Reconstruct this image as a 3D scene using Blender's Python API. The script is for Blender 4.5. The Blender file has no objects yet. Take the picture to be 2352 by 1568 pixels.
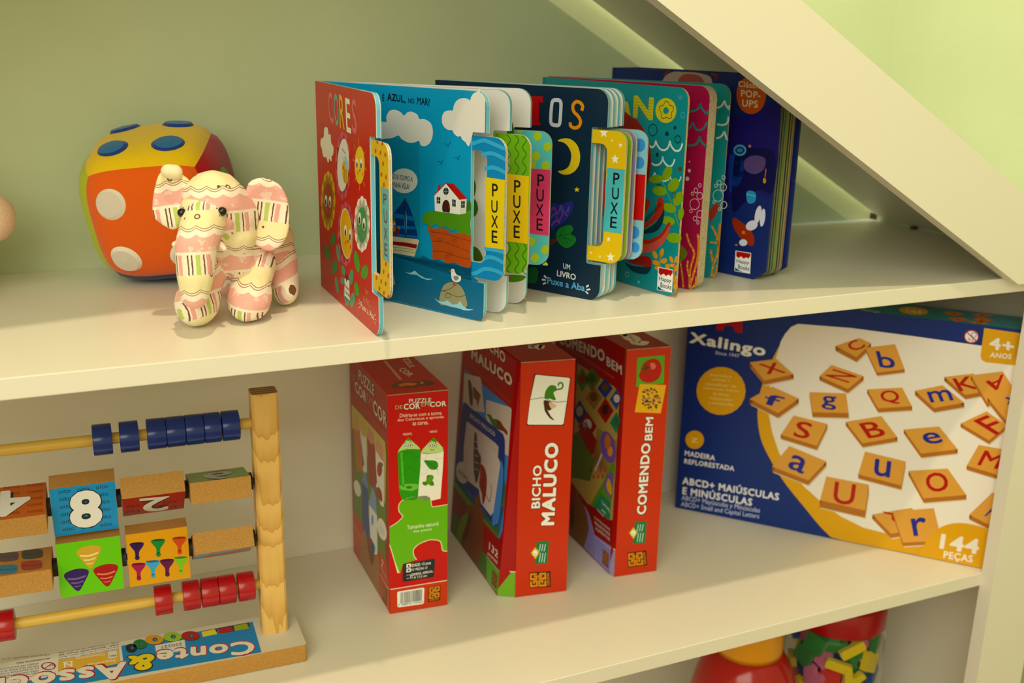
import bpy, bmesh, math, random
from mathutils import Vector, Matrix
from mathutils.geometry import tessellate_polygon
scene = bpy.context.scene
COL = scene.collection
PI = math.pi

# ------------------------------------------------------------------ camera
def make_camera():
    yaw, pitch, roll = 0.4288, 0.2852, 0.0229
    cy, sy, cp, sp = math.cos(yaw), math.sin(yaw), math.cos(pitch), math.sin(pitch)
    f = Vector((sy*cp, cy*cp, -sp)); rt = Vector((cy, -sy, 0)); up = rt.cross(f)
    c, s = math.cos(roll), math.sin(roll)
    r2 = rt*c + up*s; u2 = up*c - rt*s
    cam = bpy.data.cameras.new('camera'); o = bpy.data.objects.new('camera', cam); COL.objects.link(o)
    o.matrix_world = Matrix(((r2.x, u2.x, -f.x, 0.0), (r2.y, u2.y, -f.y, -0.7944), (r2.z, u2.z, -f.z, 0.2437), (0, 0, 0, 1)))
    cam.sensor_width = 36.0; cam.lens = 2436.0/2352*36
    cam.clip_start = 0.02; cam.clip_end = 50
    cam.dof.use_dof = True; cam.dof.focus_distance = 0.93; cam.dof.aperture_fstop = 6.3
    scene.camera = o
make_camera()
# ------------------------------------------------------------------ light and exposure
scene.view_settings.view_transform = 'Standard'
scene.view_settings.look = 'None'
scene.view_settings.gamma = 1.0
scene.view_settings.use_curve_mapping = False
scene.view_settings.exposure = 0.0
def make_world():
    w = bpy.data.worlds.new('room_ambient'); scene.world = w; w.use_nodes = True
    nt = w.node_tree; nt.nodes.clear()
    out = nt.nodes.new('ShaderNodeOutputWorld'); bg = nt.nodes.new('ShaderNodeBackground')
    bg.inputs['Color'].default_value = (1.0, 0.86, 0.48, 1); bg.inputs['Strength'].default_value = WORLD
    nt.links.new(bg.outputs[0], out.inputs[0])
def spot(name, loc, target, power, col, size, angle, blend=0.6):
    l = bpy.data.lights.new(name, 'SPOT'); l.energy = power; l.color = col; l.shadow_soft_size = size
    l.spot_size = math.radians(angle); l.spot_blend = blend
    o = bpy.data.objects.new(name, l); COL.objects.link(o); o.location = loc
    o.rotation_euler = (Vector(target)-Vector(loc)).to_track_quat('-Z', 'Y').to_euler()
def area(name, loc, target, power, col, sx, sy):
    l = bpy.data.lights.new(name, 'AREA'); l.energy = power; l.color = col; l.shape = 'RECTANGLE'; l.size = sx; l.size_y = sy
    o = bpy.data.objects.new(name, l); COL.objects.link(o); o.location = loc
    o.rotation_euler = (Vector(target)-Vector(loc)).to_track_quat('-Z', 'Y').to_euler()
WORLD = 0.70
make_world()
spot('ceiling_downlight', (0.155, -0.51, 1.85), (0.35, -0.1, 0), 66, (1.0, 0.80, 0.52), 0.025, 150, 0.3)
spot('wall_downlight', (0.80, 0.10, 1.75), (0.95, 0.20, 0), 28, (0.60, 0.84, 1.0), 0.26, 110)
area('room_fill', (-0.95, -1.75, 1.15), (0.35, 0.05, 0.05), 33, (1.0, 0.98, 0.80), 1.8, 1.5)  # soft fill added at left front, standing in for the room's bounced light

# ------------------------------------------------------------------ materials
MATS = {}
def s2l(c): return c/12.92 if c <= 0.04045 else ((c+0.055)/1.055)**2.4
def hexlin(h):
    if isinstance(h, str): h = [int(h[i:i+2], 16) for i in (0, 2, 4)]
    return tuple(s2l(x/255) for x in h) + (1.0,)
def base_mat(name, col, rough=0.5, spec=0.5, coat=0.0):
    m = bpy.data.materials.new(name); m.use_nodes = True
    b = m.node_tree.nodes['Principled BSDF']
    b.inputs['Base Color'].default_value = col; b.inputs['Roughness'].default_value = rough
    b.inputs['Specular IOR Level'].default_value = spec; b.inputs['Coat Weight'].default_value = coat
    return m
def bump(m, scale, strength, dist=0.001, detail=3):
    nt = m.node_tree; b = nt.nodes['Principled BSDF']
    tc = nt.nodes.new('ShaderNodeTexCoord'); n = nt.nodes.new('ShaderNodeTexNoise'); bp = nt.nodes.new('ShaderNodeBump')
    n.inputs['Scale'].default_value = scale; n.inputs['Detail'].default_value = detail
    bp.inputs['Strength'].default_value = strength; bp.inputs['Distance'].default_value = dist
    nt.links.new(tc.outputs['Object'], n.inputs['Vector']); nt.links.new(n.outputs['Fac'], bp.inputs['Height']); nt.links.new(bp.outputs[0], b.inputs['Normal'])
    return m
def speckle(m, c1, c2, scale, lo=0.4, hi=0.6):
    nt = m.node_tree; b = nt.nodes['Principled BSDF']
    tc = nt.nodes.new('ShaderNodeTexCoord'); n = nt.nodes.new('ShaderNodeTexNoise'); r = nt.nodes.new('ShaderNodeValToRGB')
    n.inputs['Scale'].default_value = scale; n.inputs['Detail'].default_value = 5
    r.color_ramp.elements[0].position = lo; r.color_ramp.elements[1].position = hi
    r.color_ramp.elements[0].color = c1; r.color_ramp.elements[1].color = c2
    nt.links.new(tc.outputs['Object'], n.inputs['Vector']); nt.links.new(n.outputs['Fac'], r.inputs['Fac']); nt.links.new(r.outputs['Color'], b.inputs['Base Color'])
    return m
def PR(h, rough=0.34):                      # printed, laminated card in one flat ink colour
    k = ('ink', h)
    if k not in MATS: MATS[k] = bump(base_mat('printed_ink', hexlin(h), rough, 0.3), 900, 0.03, 0.0003)
    return MATS[k]
def M(name, h=None, rough=0.5, **kw):
    if name not in MATS: MATS[name] = base_mat(name, hexlin(h), rough, **kw)
    return MATS[name]
MATS['melamine'] = bump(base_mat('white_melamine', hexlin('e8e4d4'), 0.34, 0.5), 220, 0.05, 0.0004)
MATS['edge'] = bump(base_mat('melamine_edge_band', hexlin('e2e1d6'), 0.4, 0.4), 300, 0.05, 0.0004)
MATS['wall'] = bump(speckle(base_mat('sage_wall_paint', hexlin('c6d1a9'), 0.75, 0.25), hexlin('c4cfa7'), hexlin('c8d3ab'), 6), 160, 0.22, 0.0012)
MATS['floor'] = speckle(base_mat('wood_floor', hexlin('8a6a48'), 0.5), hexlin('7a5a3a'), hexlin('96744e'), 9)
MATS['mdf'] = speckle(base_mat('raw_mdf', hexlin('b98238'), 0.75, 0.2), hexlin('b0803c'), hexlin('c29350'), 900, 0.35, 0.65)
MATS['endgrain'] = speckle(base_mat('card_core', hexlin('b5a27e'), 0.8, 0.2), hexlin('a58f68'), hexlin('c2b18e'), 700)

# ------------------------------------------------------------------ mesh builder
class MB:
    def __init__(s): s.v = []; s.f = []; s.mi = []; s.ms = []
    def mat(s, m):
        if m not in s.ms: s.ms.append(m)
        return s.ms.index(m)
    def add(s, vs, fs, m):
        o = len(s.v); s.v += [tuple(v) for v in vs]; i = s.mat(m)
        for f in fs: s.f.append(tuple(o+k for k in f)); s.mi.append(i)
    def box(s, a, b, m, faces=None):
        x0, y0, z0 = a; x1, y1, z1 = b
        vs = [(x0,y0,z0),(x1,y0,z0),(x1,y1,z0),(x0,y1,z0),(x0,y0,z1),(x1,y0,z1),(x1,y1,z1),(x0,y1,z1)]
        s.add(vs, [(3,2,1,0),(4,5,6,7),(0,1,5,4),(1,2,6,5),(2,3,7,6),(3,0,4,7)], m)
    def build(s, name, parent=None, origin=None, smooth=False, bev=0, props=None):
        me = bpy.data.meshes.new(name)
        loc = Vector(origin) if origin is not None else (wloc(parent) if parent else Vector((0, 0, 0)))
        me.from_pydata([tuple(Vector(v)-loc) for v in s.v], [], s.f)
        for m in s.ms: me.materials.append(m)
        me.polygons.foreach_set('material_index', s.mi)
        if smooth: me.polygons.foreach_set('use_smooth', [True]*len(s.f))
        me.update()
        o = bpy.data.objects.new(name, me); COL.objects.link(o)
        if parent: o.parent = parent; o.location = loc - wloc(parent)
        else: o.location = loc
        WL[o.name] = loc
        if bev:
            md = o.modifiers.new('bevel', 'BEVEL'); md.width = bev; md.segments = 2; md.limit_method = 'ANGLE'; md.angle_limit = 0.7
        if props:
            for k, v in props.items(): o[k] = v
        return o
WL = {}
def wloc(o): return WL[o.name]
def thing(name, loc, label, cat, group=None):
    o = bpy.data.objects.new(name, None); COL.objects.link(o); o.location = loc; o.empty_display_size = 0.02
    WL[o.name] = Vector(loc); o['label'] = label; o['category'] = cat
    if group: o['group'] = group
    return o
def tag(o, label, cat, group=None):
    o['label'] = label; o['category'] = cat
    if group: o['group'] = group
    return o
def struct(name, mb, origin=(0, 0, 0), bev=0):
    return mb.build(name, None, origin, bev=bev, props={'kind': 'structure'})
class Frame:
    def __init__(s, O, U, V, N): s.O, s.U, s.V, s.N = map(Vector, (O, U, V, N))
    def p(s, u, v, w=0.0): return s.O + s.U*u + s.V*v + s.N*w
    def moved(s, w): return Frame(s.O+s.N*w, s.U, s.V, s.N)
def tess(pts2):
    tr = tessellate_polygon([[Vector((x, y, 0)) for x, y in pts2]])
    out = []
    for a, b, c in tr:
        ar = (pts2[b][0]-pts2[a][0])*(pts2[c][1]-pts2[a][1])-(pts2[c][0]-pts2[a][0])*(pts2[b][1]-pts2[a][1])
        out.append((a, b, c) if ar > 0 else (a, c, b))
    return out
def area2(p): return sum(p[i][0]*p[(i+1) % len(p)][1]-p[(i+1) % len(p)][0]*p[i][1] for i in range(len(p)))
def rounded(pts, n=5):
    """pts: (u, v) or (u, v, radius) in metres -> outline with rounded corners"""
    out = []; k = len(pts)
    for i in range(k):
        p = pts[i]
        if len(p) == 2 or p[2] == 0: out.append((p[0], p[1])); continue
        P = Vector(p[:2]); A = Vector(pts[i-1][:2]); B = Vector(pts[(i+1) % k][:2]); r = p[2]
        a = (A-P).normalized(); b = (B-P).normalized(); ang = a.angle(b); d = r/math.tan(ang/2)
        c = P + (a+b).normalized()*(r/math.sin(ang/2)); s0 = P+a*d-c; s1 = P+b*d-c
        t0 = math.atan2(s0.y, s0.x); t1 = math.atan2(s1.y, s1.x); dt = (t1-t0+PI) % (2*PI)-PI
        for j in range(n+1):
            t = t0+dt*j/n; out.append((c.x+r*math.cos(t), c.y+r*math.sin(t)))
    return out
def sheet(mb, fr, outline, th, mfront, mback, bands):
    """slab whose front face lies in the frame; bands: [(depth, material)...] down the edge"""
    o = outline if area2(outline) > 0 else outline[::-1]
    if fr.U.cross(fr.V).dot(fr.N) < 0: flip = True
    else: flip = False
    T = tess(o); fl = (lambda t: t[::-1]) if flip else (lambda t: t)
    mb.add([fr.p(u, v) for u, v in o], [fl(t) for t in T], mfront)
    mb.add([fr.p(u, v, -th) for u, v in o], [fl(t)[::-1] for t in T], mback)
    d0 = 0; n = len(o)
    for d1, m in bands:
        vs = [fr.p(u, v, -d0) for u, v in o]+[fr.p(u, v, -d1) for u, v in o]
        mb.add(vs, [fl((i, n+i, n+(i+1) % n, (i+1) % n)) for i in range(n)], m); d0 = d1
# ------------------------------------------------------------------ printed artwork (ink shapes lying on a face, 0.1 mm units)
TEXTS = {}
def prepare_texts():
    need = {(it[3], it[5]) for items in ART.values() for it in items if it[0] == 't'}
    obs = []
    for s, b in sorted(need):
        c = bpy.data.curves.new('lettering', 'FONT'); c.body = s; c.resolution_u = 3 if len(s) < 12 else 2
        if b > 3: c.space_character = 1+0.022*b
        o = bpy.data.objects.new('lettering', c); COL.objects.link(o); obs.append((s, b, o))
    dg = bpy.context.evaluated_depsgraph_get(); dg.update()
    for s, b, o in obs:
        e = o.evaluated_get(dg); me = e.to_mesh()
        vs = [(v.co.x, v.co.y) for v in me.vertices]; fs = [tuple(p.vertices) for p in me.polygons]
        e.to_mesh_clear()
        xs = [v[0] for v in vs]; ys = [v[1] for v in vs]
        x0, x1, y0, y1 = min(xs), max(xs), min(ys), max(ys)
        out = []
        for f in fs:
            ar = sum(vs[f[i]][0]*vs[f[(i+1) % len(f)]][1]-vs[f[(i+1) % len(f)]][0]*vs[f[i]][1] for i in range(len(f)))
            out.append(f if ar > 0 else f[::-1])
        # heavier weights are the letters laid over themselves, nudged round a small circle
        r = 0.0072*b; nk = 0 if b == 0 else (4 if b < 4 else 8); q = []; f2 = []
        for k in range(nk+1):
            dx, dy = (0, 0) if k == 0 else (r*math.cos(2*PI*(k+0.5)/nk), r*math.sin(2*PI*(k+0.5)/nk))
            q += [((x-x0+dx+r)/(x1-x0+2*r), (y-y0+dy+r)/(y1-y0+2*r)) for x, y in vs]; f2 += [tuple(i+k*len(vs) for i in f) for f in out]
        TEXTS[(s, b)] = (q, f2, len(vs))
    for s, b, o in obs:
        c = o.data; bpy.data.objects.remove(o); bpy.data.curves.remove(c)
def catmull(p, closed, n=5):
    out = []; k = len(p); m = k if closed else k-1
    for i in range(m):
        g = lambda j: p[j % k] if closed else p[min(max(j, 0), k-1)]
        a, b, c, d = g(i-1), g(i), g(i+1), g(i+2)
        for j in range(n):
            t = j/n
            out.append(tuple(0.5*(2*b[q]+(c[q]-a[q])*t+(2*a[q]-5*b[q]+4*c[q]-d[q])*t*t+(3*b[q]-a[q]-3*c[q]+d[q])*t**3) for q in (0, 1)))
    if not closed: out.append(p[-1])
    return out
def ribbon(p, w, closed=False):
    n = len(p); L = []; R = []
    for i in range(n):
        a = p[i-1] if (i > 0 or closed) else p[i]; b = p[(i+1) % n] if (i < n-1 or closed) else p[i]
        d = Vector((b[0]-a[0], b[1]-a[1]));
        if d.length < 1e-9: d = Vector((1, 0))
        d.normalize(); nx, ny = -d.y*w/2, d.x*w/2
        if 0 < i < n-1:
            e = Vector((p[i][0]-p[i-1][0], p[i][1]-p[i-1][1]))
            if e.length > 1e-9: k = 1/max(0.45, abs(e.normalized().dot(d))); nx *= k; ny *= k
        L.append((p[i][0]+nx, p[i][1]+ny)); R.append((p[i][0]-nx, p[i][1]-ny))
    m = n if closed else n-1
    fs = [(i, n+i, n+(i+1) % n, (i+1) % n) for i in range(m)]
    return L+R, fs
def art(mb, fr, key, lim=None):
    flip = fr.U.cross(fr.V).dot(fr.N) < 0
    for it in ART.get(key, ()):
        k, h, L, d = it[:4]; w = 0.00004+0.00005*L; m = PR(h)
        if k in 'pc':
            d = [(d[i], d[i+1]) for i in range(0, len(d), 2)]
            if k == 'c': d = catmull(d, True)
            if area2(d) < 0: d = d[::-1]
            vs, fs = d, tess(d)
        elif k in 'er':
            if k == 'r': wd, d = d[0], d[1:]
            n = 22 if abs(d[2])+abs(d[5])+abs(d[3])+abs(d[4]) > 60 else 14
            vs = []
            for i in range(n):
                a = 2*PI*i/n; c, s = math.cos(a), math.sin(a); vs.append((d[0]+d[2]*c+d[4]*s, d[1]+d[3]*c+d[5]*s))
            if area2(vs) < 0: vs = vs[::-1]
            fs = [tuple(range(n))]
            if k == 'r': vs, fs = ribbon(vs, wd, True)
        elif k in 'sS':
            wd = d[0]; p = [(d[i], d[i+1]) for i in range(1, len(d), 2)]
            cl = k == 'S' and p[0] == p[-1]
            if k == 'S': p = catmull(p[:-1] if cl else p, cl, 4)
            vs, fs = ribbon(p, wd, cl)
        elif k == 't':
            q, fs, nv = TEXTS[(it[3], it[5])]; d = it[4]
            vs = [(d[0]+d[2]*x+d[4]*y, d[1]+d[3]*x+d[5]*y) for x, y in q]
        if not key.endswith('top'): vs = [(x, max(y, 3)) for x, y in vs]
        if flip: fs = [f[::-1] for f in fs]
        mb.add([fr.p(x*1e-4, y*1e-4, w+(i//nv*0.000004 if k == 't' else 0)) for i, (x, y) in enumerate(vs)], fs, m)
COLS = {'cores': (190, 20, 7), 'tab_cores': (221, 187, 7), 'page0': (7, 148, 204), 'page1': (216, 219, 223), 'page2': (220, 220, 225), 'tab_page0': (7, 129, 198), 'tab_page1': (104, 166, 7), 'tab_page2': (78, 181, 191), 'tos': (7, 39, 65), 'tab_tos': (221, 187, 7), 'ano': (7, 138, 152), 'mag': (158, 7, 70), 'anoback': (7, 138, 147), 'pop': (18, 40, 114), 'puzf': (198, 15, 7), 'puzl': (163, 23, 7), 'bicf': (201, 48, 7), 'bicl': (163, 7, 7), 'comf': (201, 48, 7), 'coml': (158, 7, 7), 'xal': (7, 43, 123)}
BLOCKS = {'print_eight': (7, 147, 220), 'print_two': (175, 7, 20), 'print_nine': (120, 161, 73), 'print_four': (196, 96, 23), 'print_cones': (103, 202, 9), 'print_pins': (222, 157, 11), 'print_blue': (119, 180, 221), 'print_drums': (196, 127, 30)}
FRAMES = {
 'cores': ((0.24840,0.19420,0.00000),(-0.00983,-0.99995,0.00000),(0.00000,0.00000,1.00000),(-0.99995,0.00983,0.00000)),
 'page0': ((0.25220,0.19600,0.00000),(0.47652,-0.87916,-0.00000),(0.00000,0.00000,1.00000),(-0.87916,-0.47652,0.00000)),
 'page1': ((0.25600,0.19750,0.00000),(0.60263,-0.79802,0.00000),(0.00000,0.00000,1.00000),(-0.79802,-0.60263,0.00000)),
 'page2': ((0.26000,0.19850,0.00000),(0.74426,-0.66789,0.00000),(0.00000,0.00000,1.00000),(-0.66789,-0.74426,0.00000)),
 'tos': ((0.37729,0.22380,0.00000),(0.50731,-0.86176,0.00000),(0.00000,0.00000,1.00000),(-0.86176,-0.50731,0.00000)),
 'ano': ((0.50934,0.25255,0.00000),(0.20556,-0.97864,0.00000),(0.00000,0.00000,1.00000),(-0.97864,-0.20556,0.00000)),
 'mag': ((0.51534,0.25555,0.00000),(0.35253,-0.93580,0.00000),(0.00000,0.00000,1.00000),(-0.93580,-0.35253,0.00000)),
 'anoback': ((0.52334,0.25855,0.00000),(0.59042,-0.80709,0.00000),(0.00000,0.00000,1.00000),(-0.80709,-0.59042,0.00000)),
 'pop': ((0.60881,0.27809,0.00000),(0.32747,-0.94486,0.00000),(0.00000,0.00000,1.00000),(-0.94486,-0.32747,0.00000)),
 'puzf': ((0.30650,0.17408,-0.35958),(0.99652,-0.08338,0.00000),(0.00000,0.00000,1.00000),(-0.08338,-0.99652,0.00000)),
 'puzl': ((0.31020,0.32727,-0.35958),(-0.02412,-0.99971,0.00000),(0.00000,0.00000,1.00000),(-0.99971,0.02412,0.00000)),
 'bicf': ((0.44513,0.15531,-0.35958),(0.98992,-0.14163,0.00000),(0.00000,0.00000,1.00000),(-0.14163,-0.98992,0.00000)),
 'bicl': ((0.43826,0.35079,-0.35958),(-0.05409,-0.99854,0.00000),(0.05858,-0.00317,0.99828),(-0.99682,0.05400,0.05867)),
 'comf': ((0.57058,0.15426,-0.35958),(0.99422,-0.10735,0.00000),(0.00000,0.00000,1.00000),(-0.10735,-0.99422,0.00000)),
 'coml': ((0.57247,0.34742,-0.35958),(-0.02166,-0.99977,0.00000),(0.01697,-0.00037,0.99986),(-0.99962,0.02166,0.01698)),
 'xal': ((0.73848,0.28831,-0.35958),(0.66699,-0.74507,0.00000),(0.00000,0.00000,1.00000),(-0.74507,-0.66699,0.00000)),
 'base': ((-0.11635,0.13066,-0.34098),(0.99953,-0.03050,0.00000),(0.03050,0.99953,0.00000),(-0.00000,0.00000,1.00000)),
 'print_eight': ((-0.01138,0.16751,-0.20639),(0.99892,-0.04648,0.00000),(-0.01090,-0.23424,0.97212),(-0.04519,-0.97107,-0.23450)),
 'print_two': ((0.04863,0.18202,-0.20302),(0.99892,-0.04648,0.00000),(-0.03517,-0.75572,0.65395),(-0.03040,-0.65324,-0.75654)),
 'print_nine': ((0.10597,0.14144,-0.16186),(0.99892,-0.04648,0.00000),(0.04524,0.97211,-0.23012),(0.01070,0.22987,0.97316)),
 'print_four': ((-0.07123,0.14547,-0.17194),(0.99892,-0.04648,0.00000),(0.04596,0.98772,0.14934),(-0.00694,-0.14918,0.98879)),
 'print_cones': ((-0.01170,0.16055,-0.26487),(0.99892,-0.04648,0.00000),(0.00061,0.01319,0.99991),(-0.04648,-0.99883,0.01320)),
 'print_pins': ((0.04801,0.15808,-0.26498),(0.99892,-0.04648,0.00000),(0.00008,0.00180,1.00000),(-0.04648,-0.99892,0.00180)),
 'print_blue': ((0.10801,0.18331,-0.26052),(0.99892,-0.04648,0.00000),(-0.03979,-0.85514,0.51687),(-0.02403,-0.51632,-0.85606)),
 'print_drums': ((-0.07194,0.14748,-0.22609),(0.99892,-0.04648,0.00000),(0.04636,0.99636,-0.07154),(0.00333,0.07146,0.99744)),
}
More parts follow.
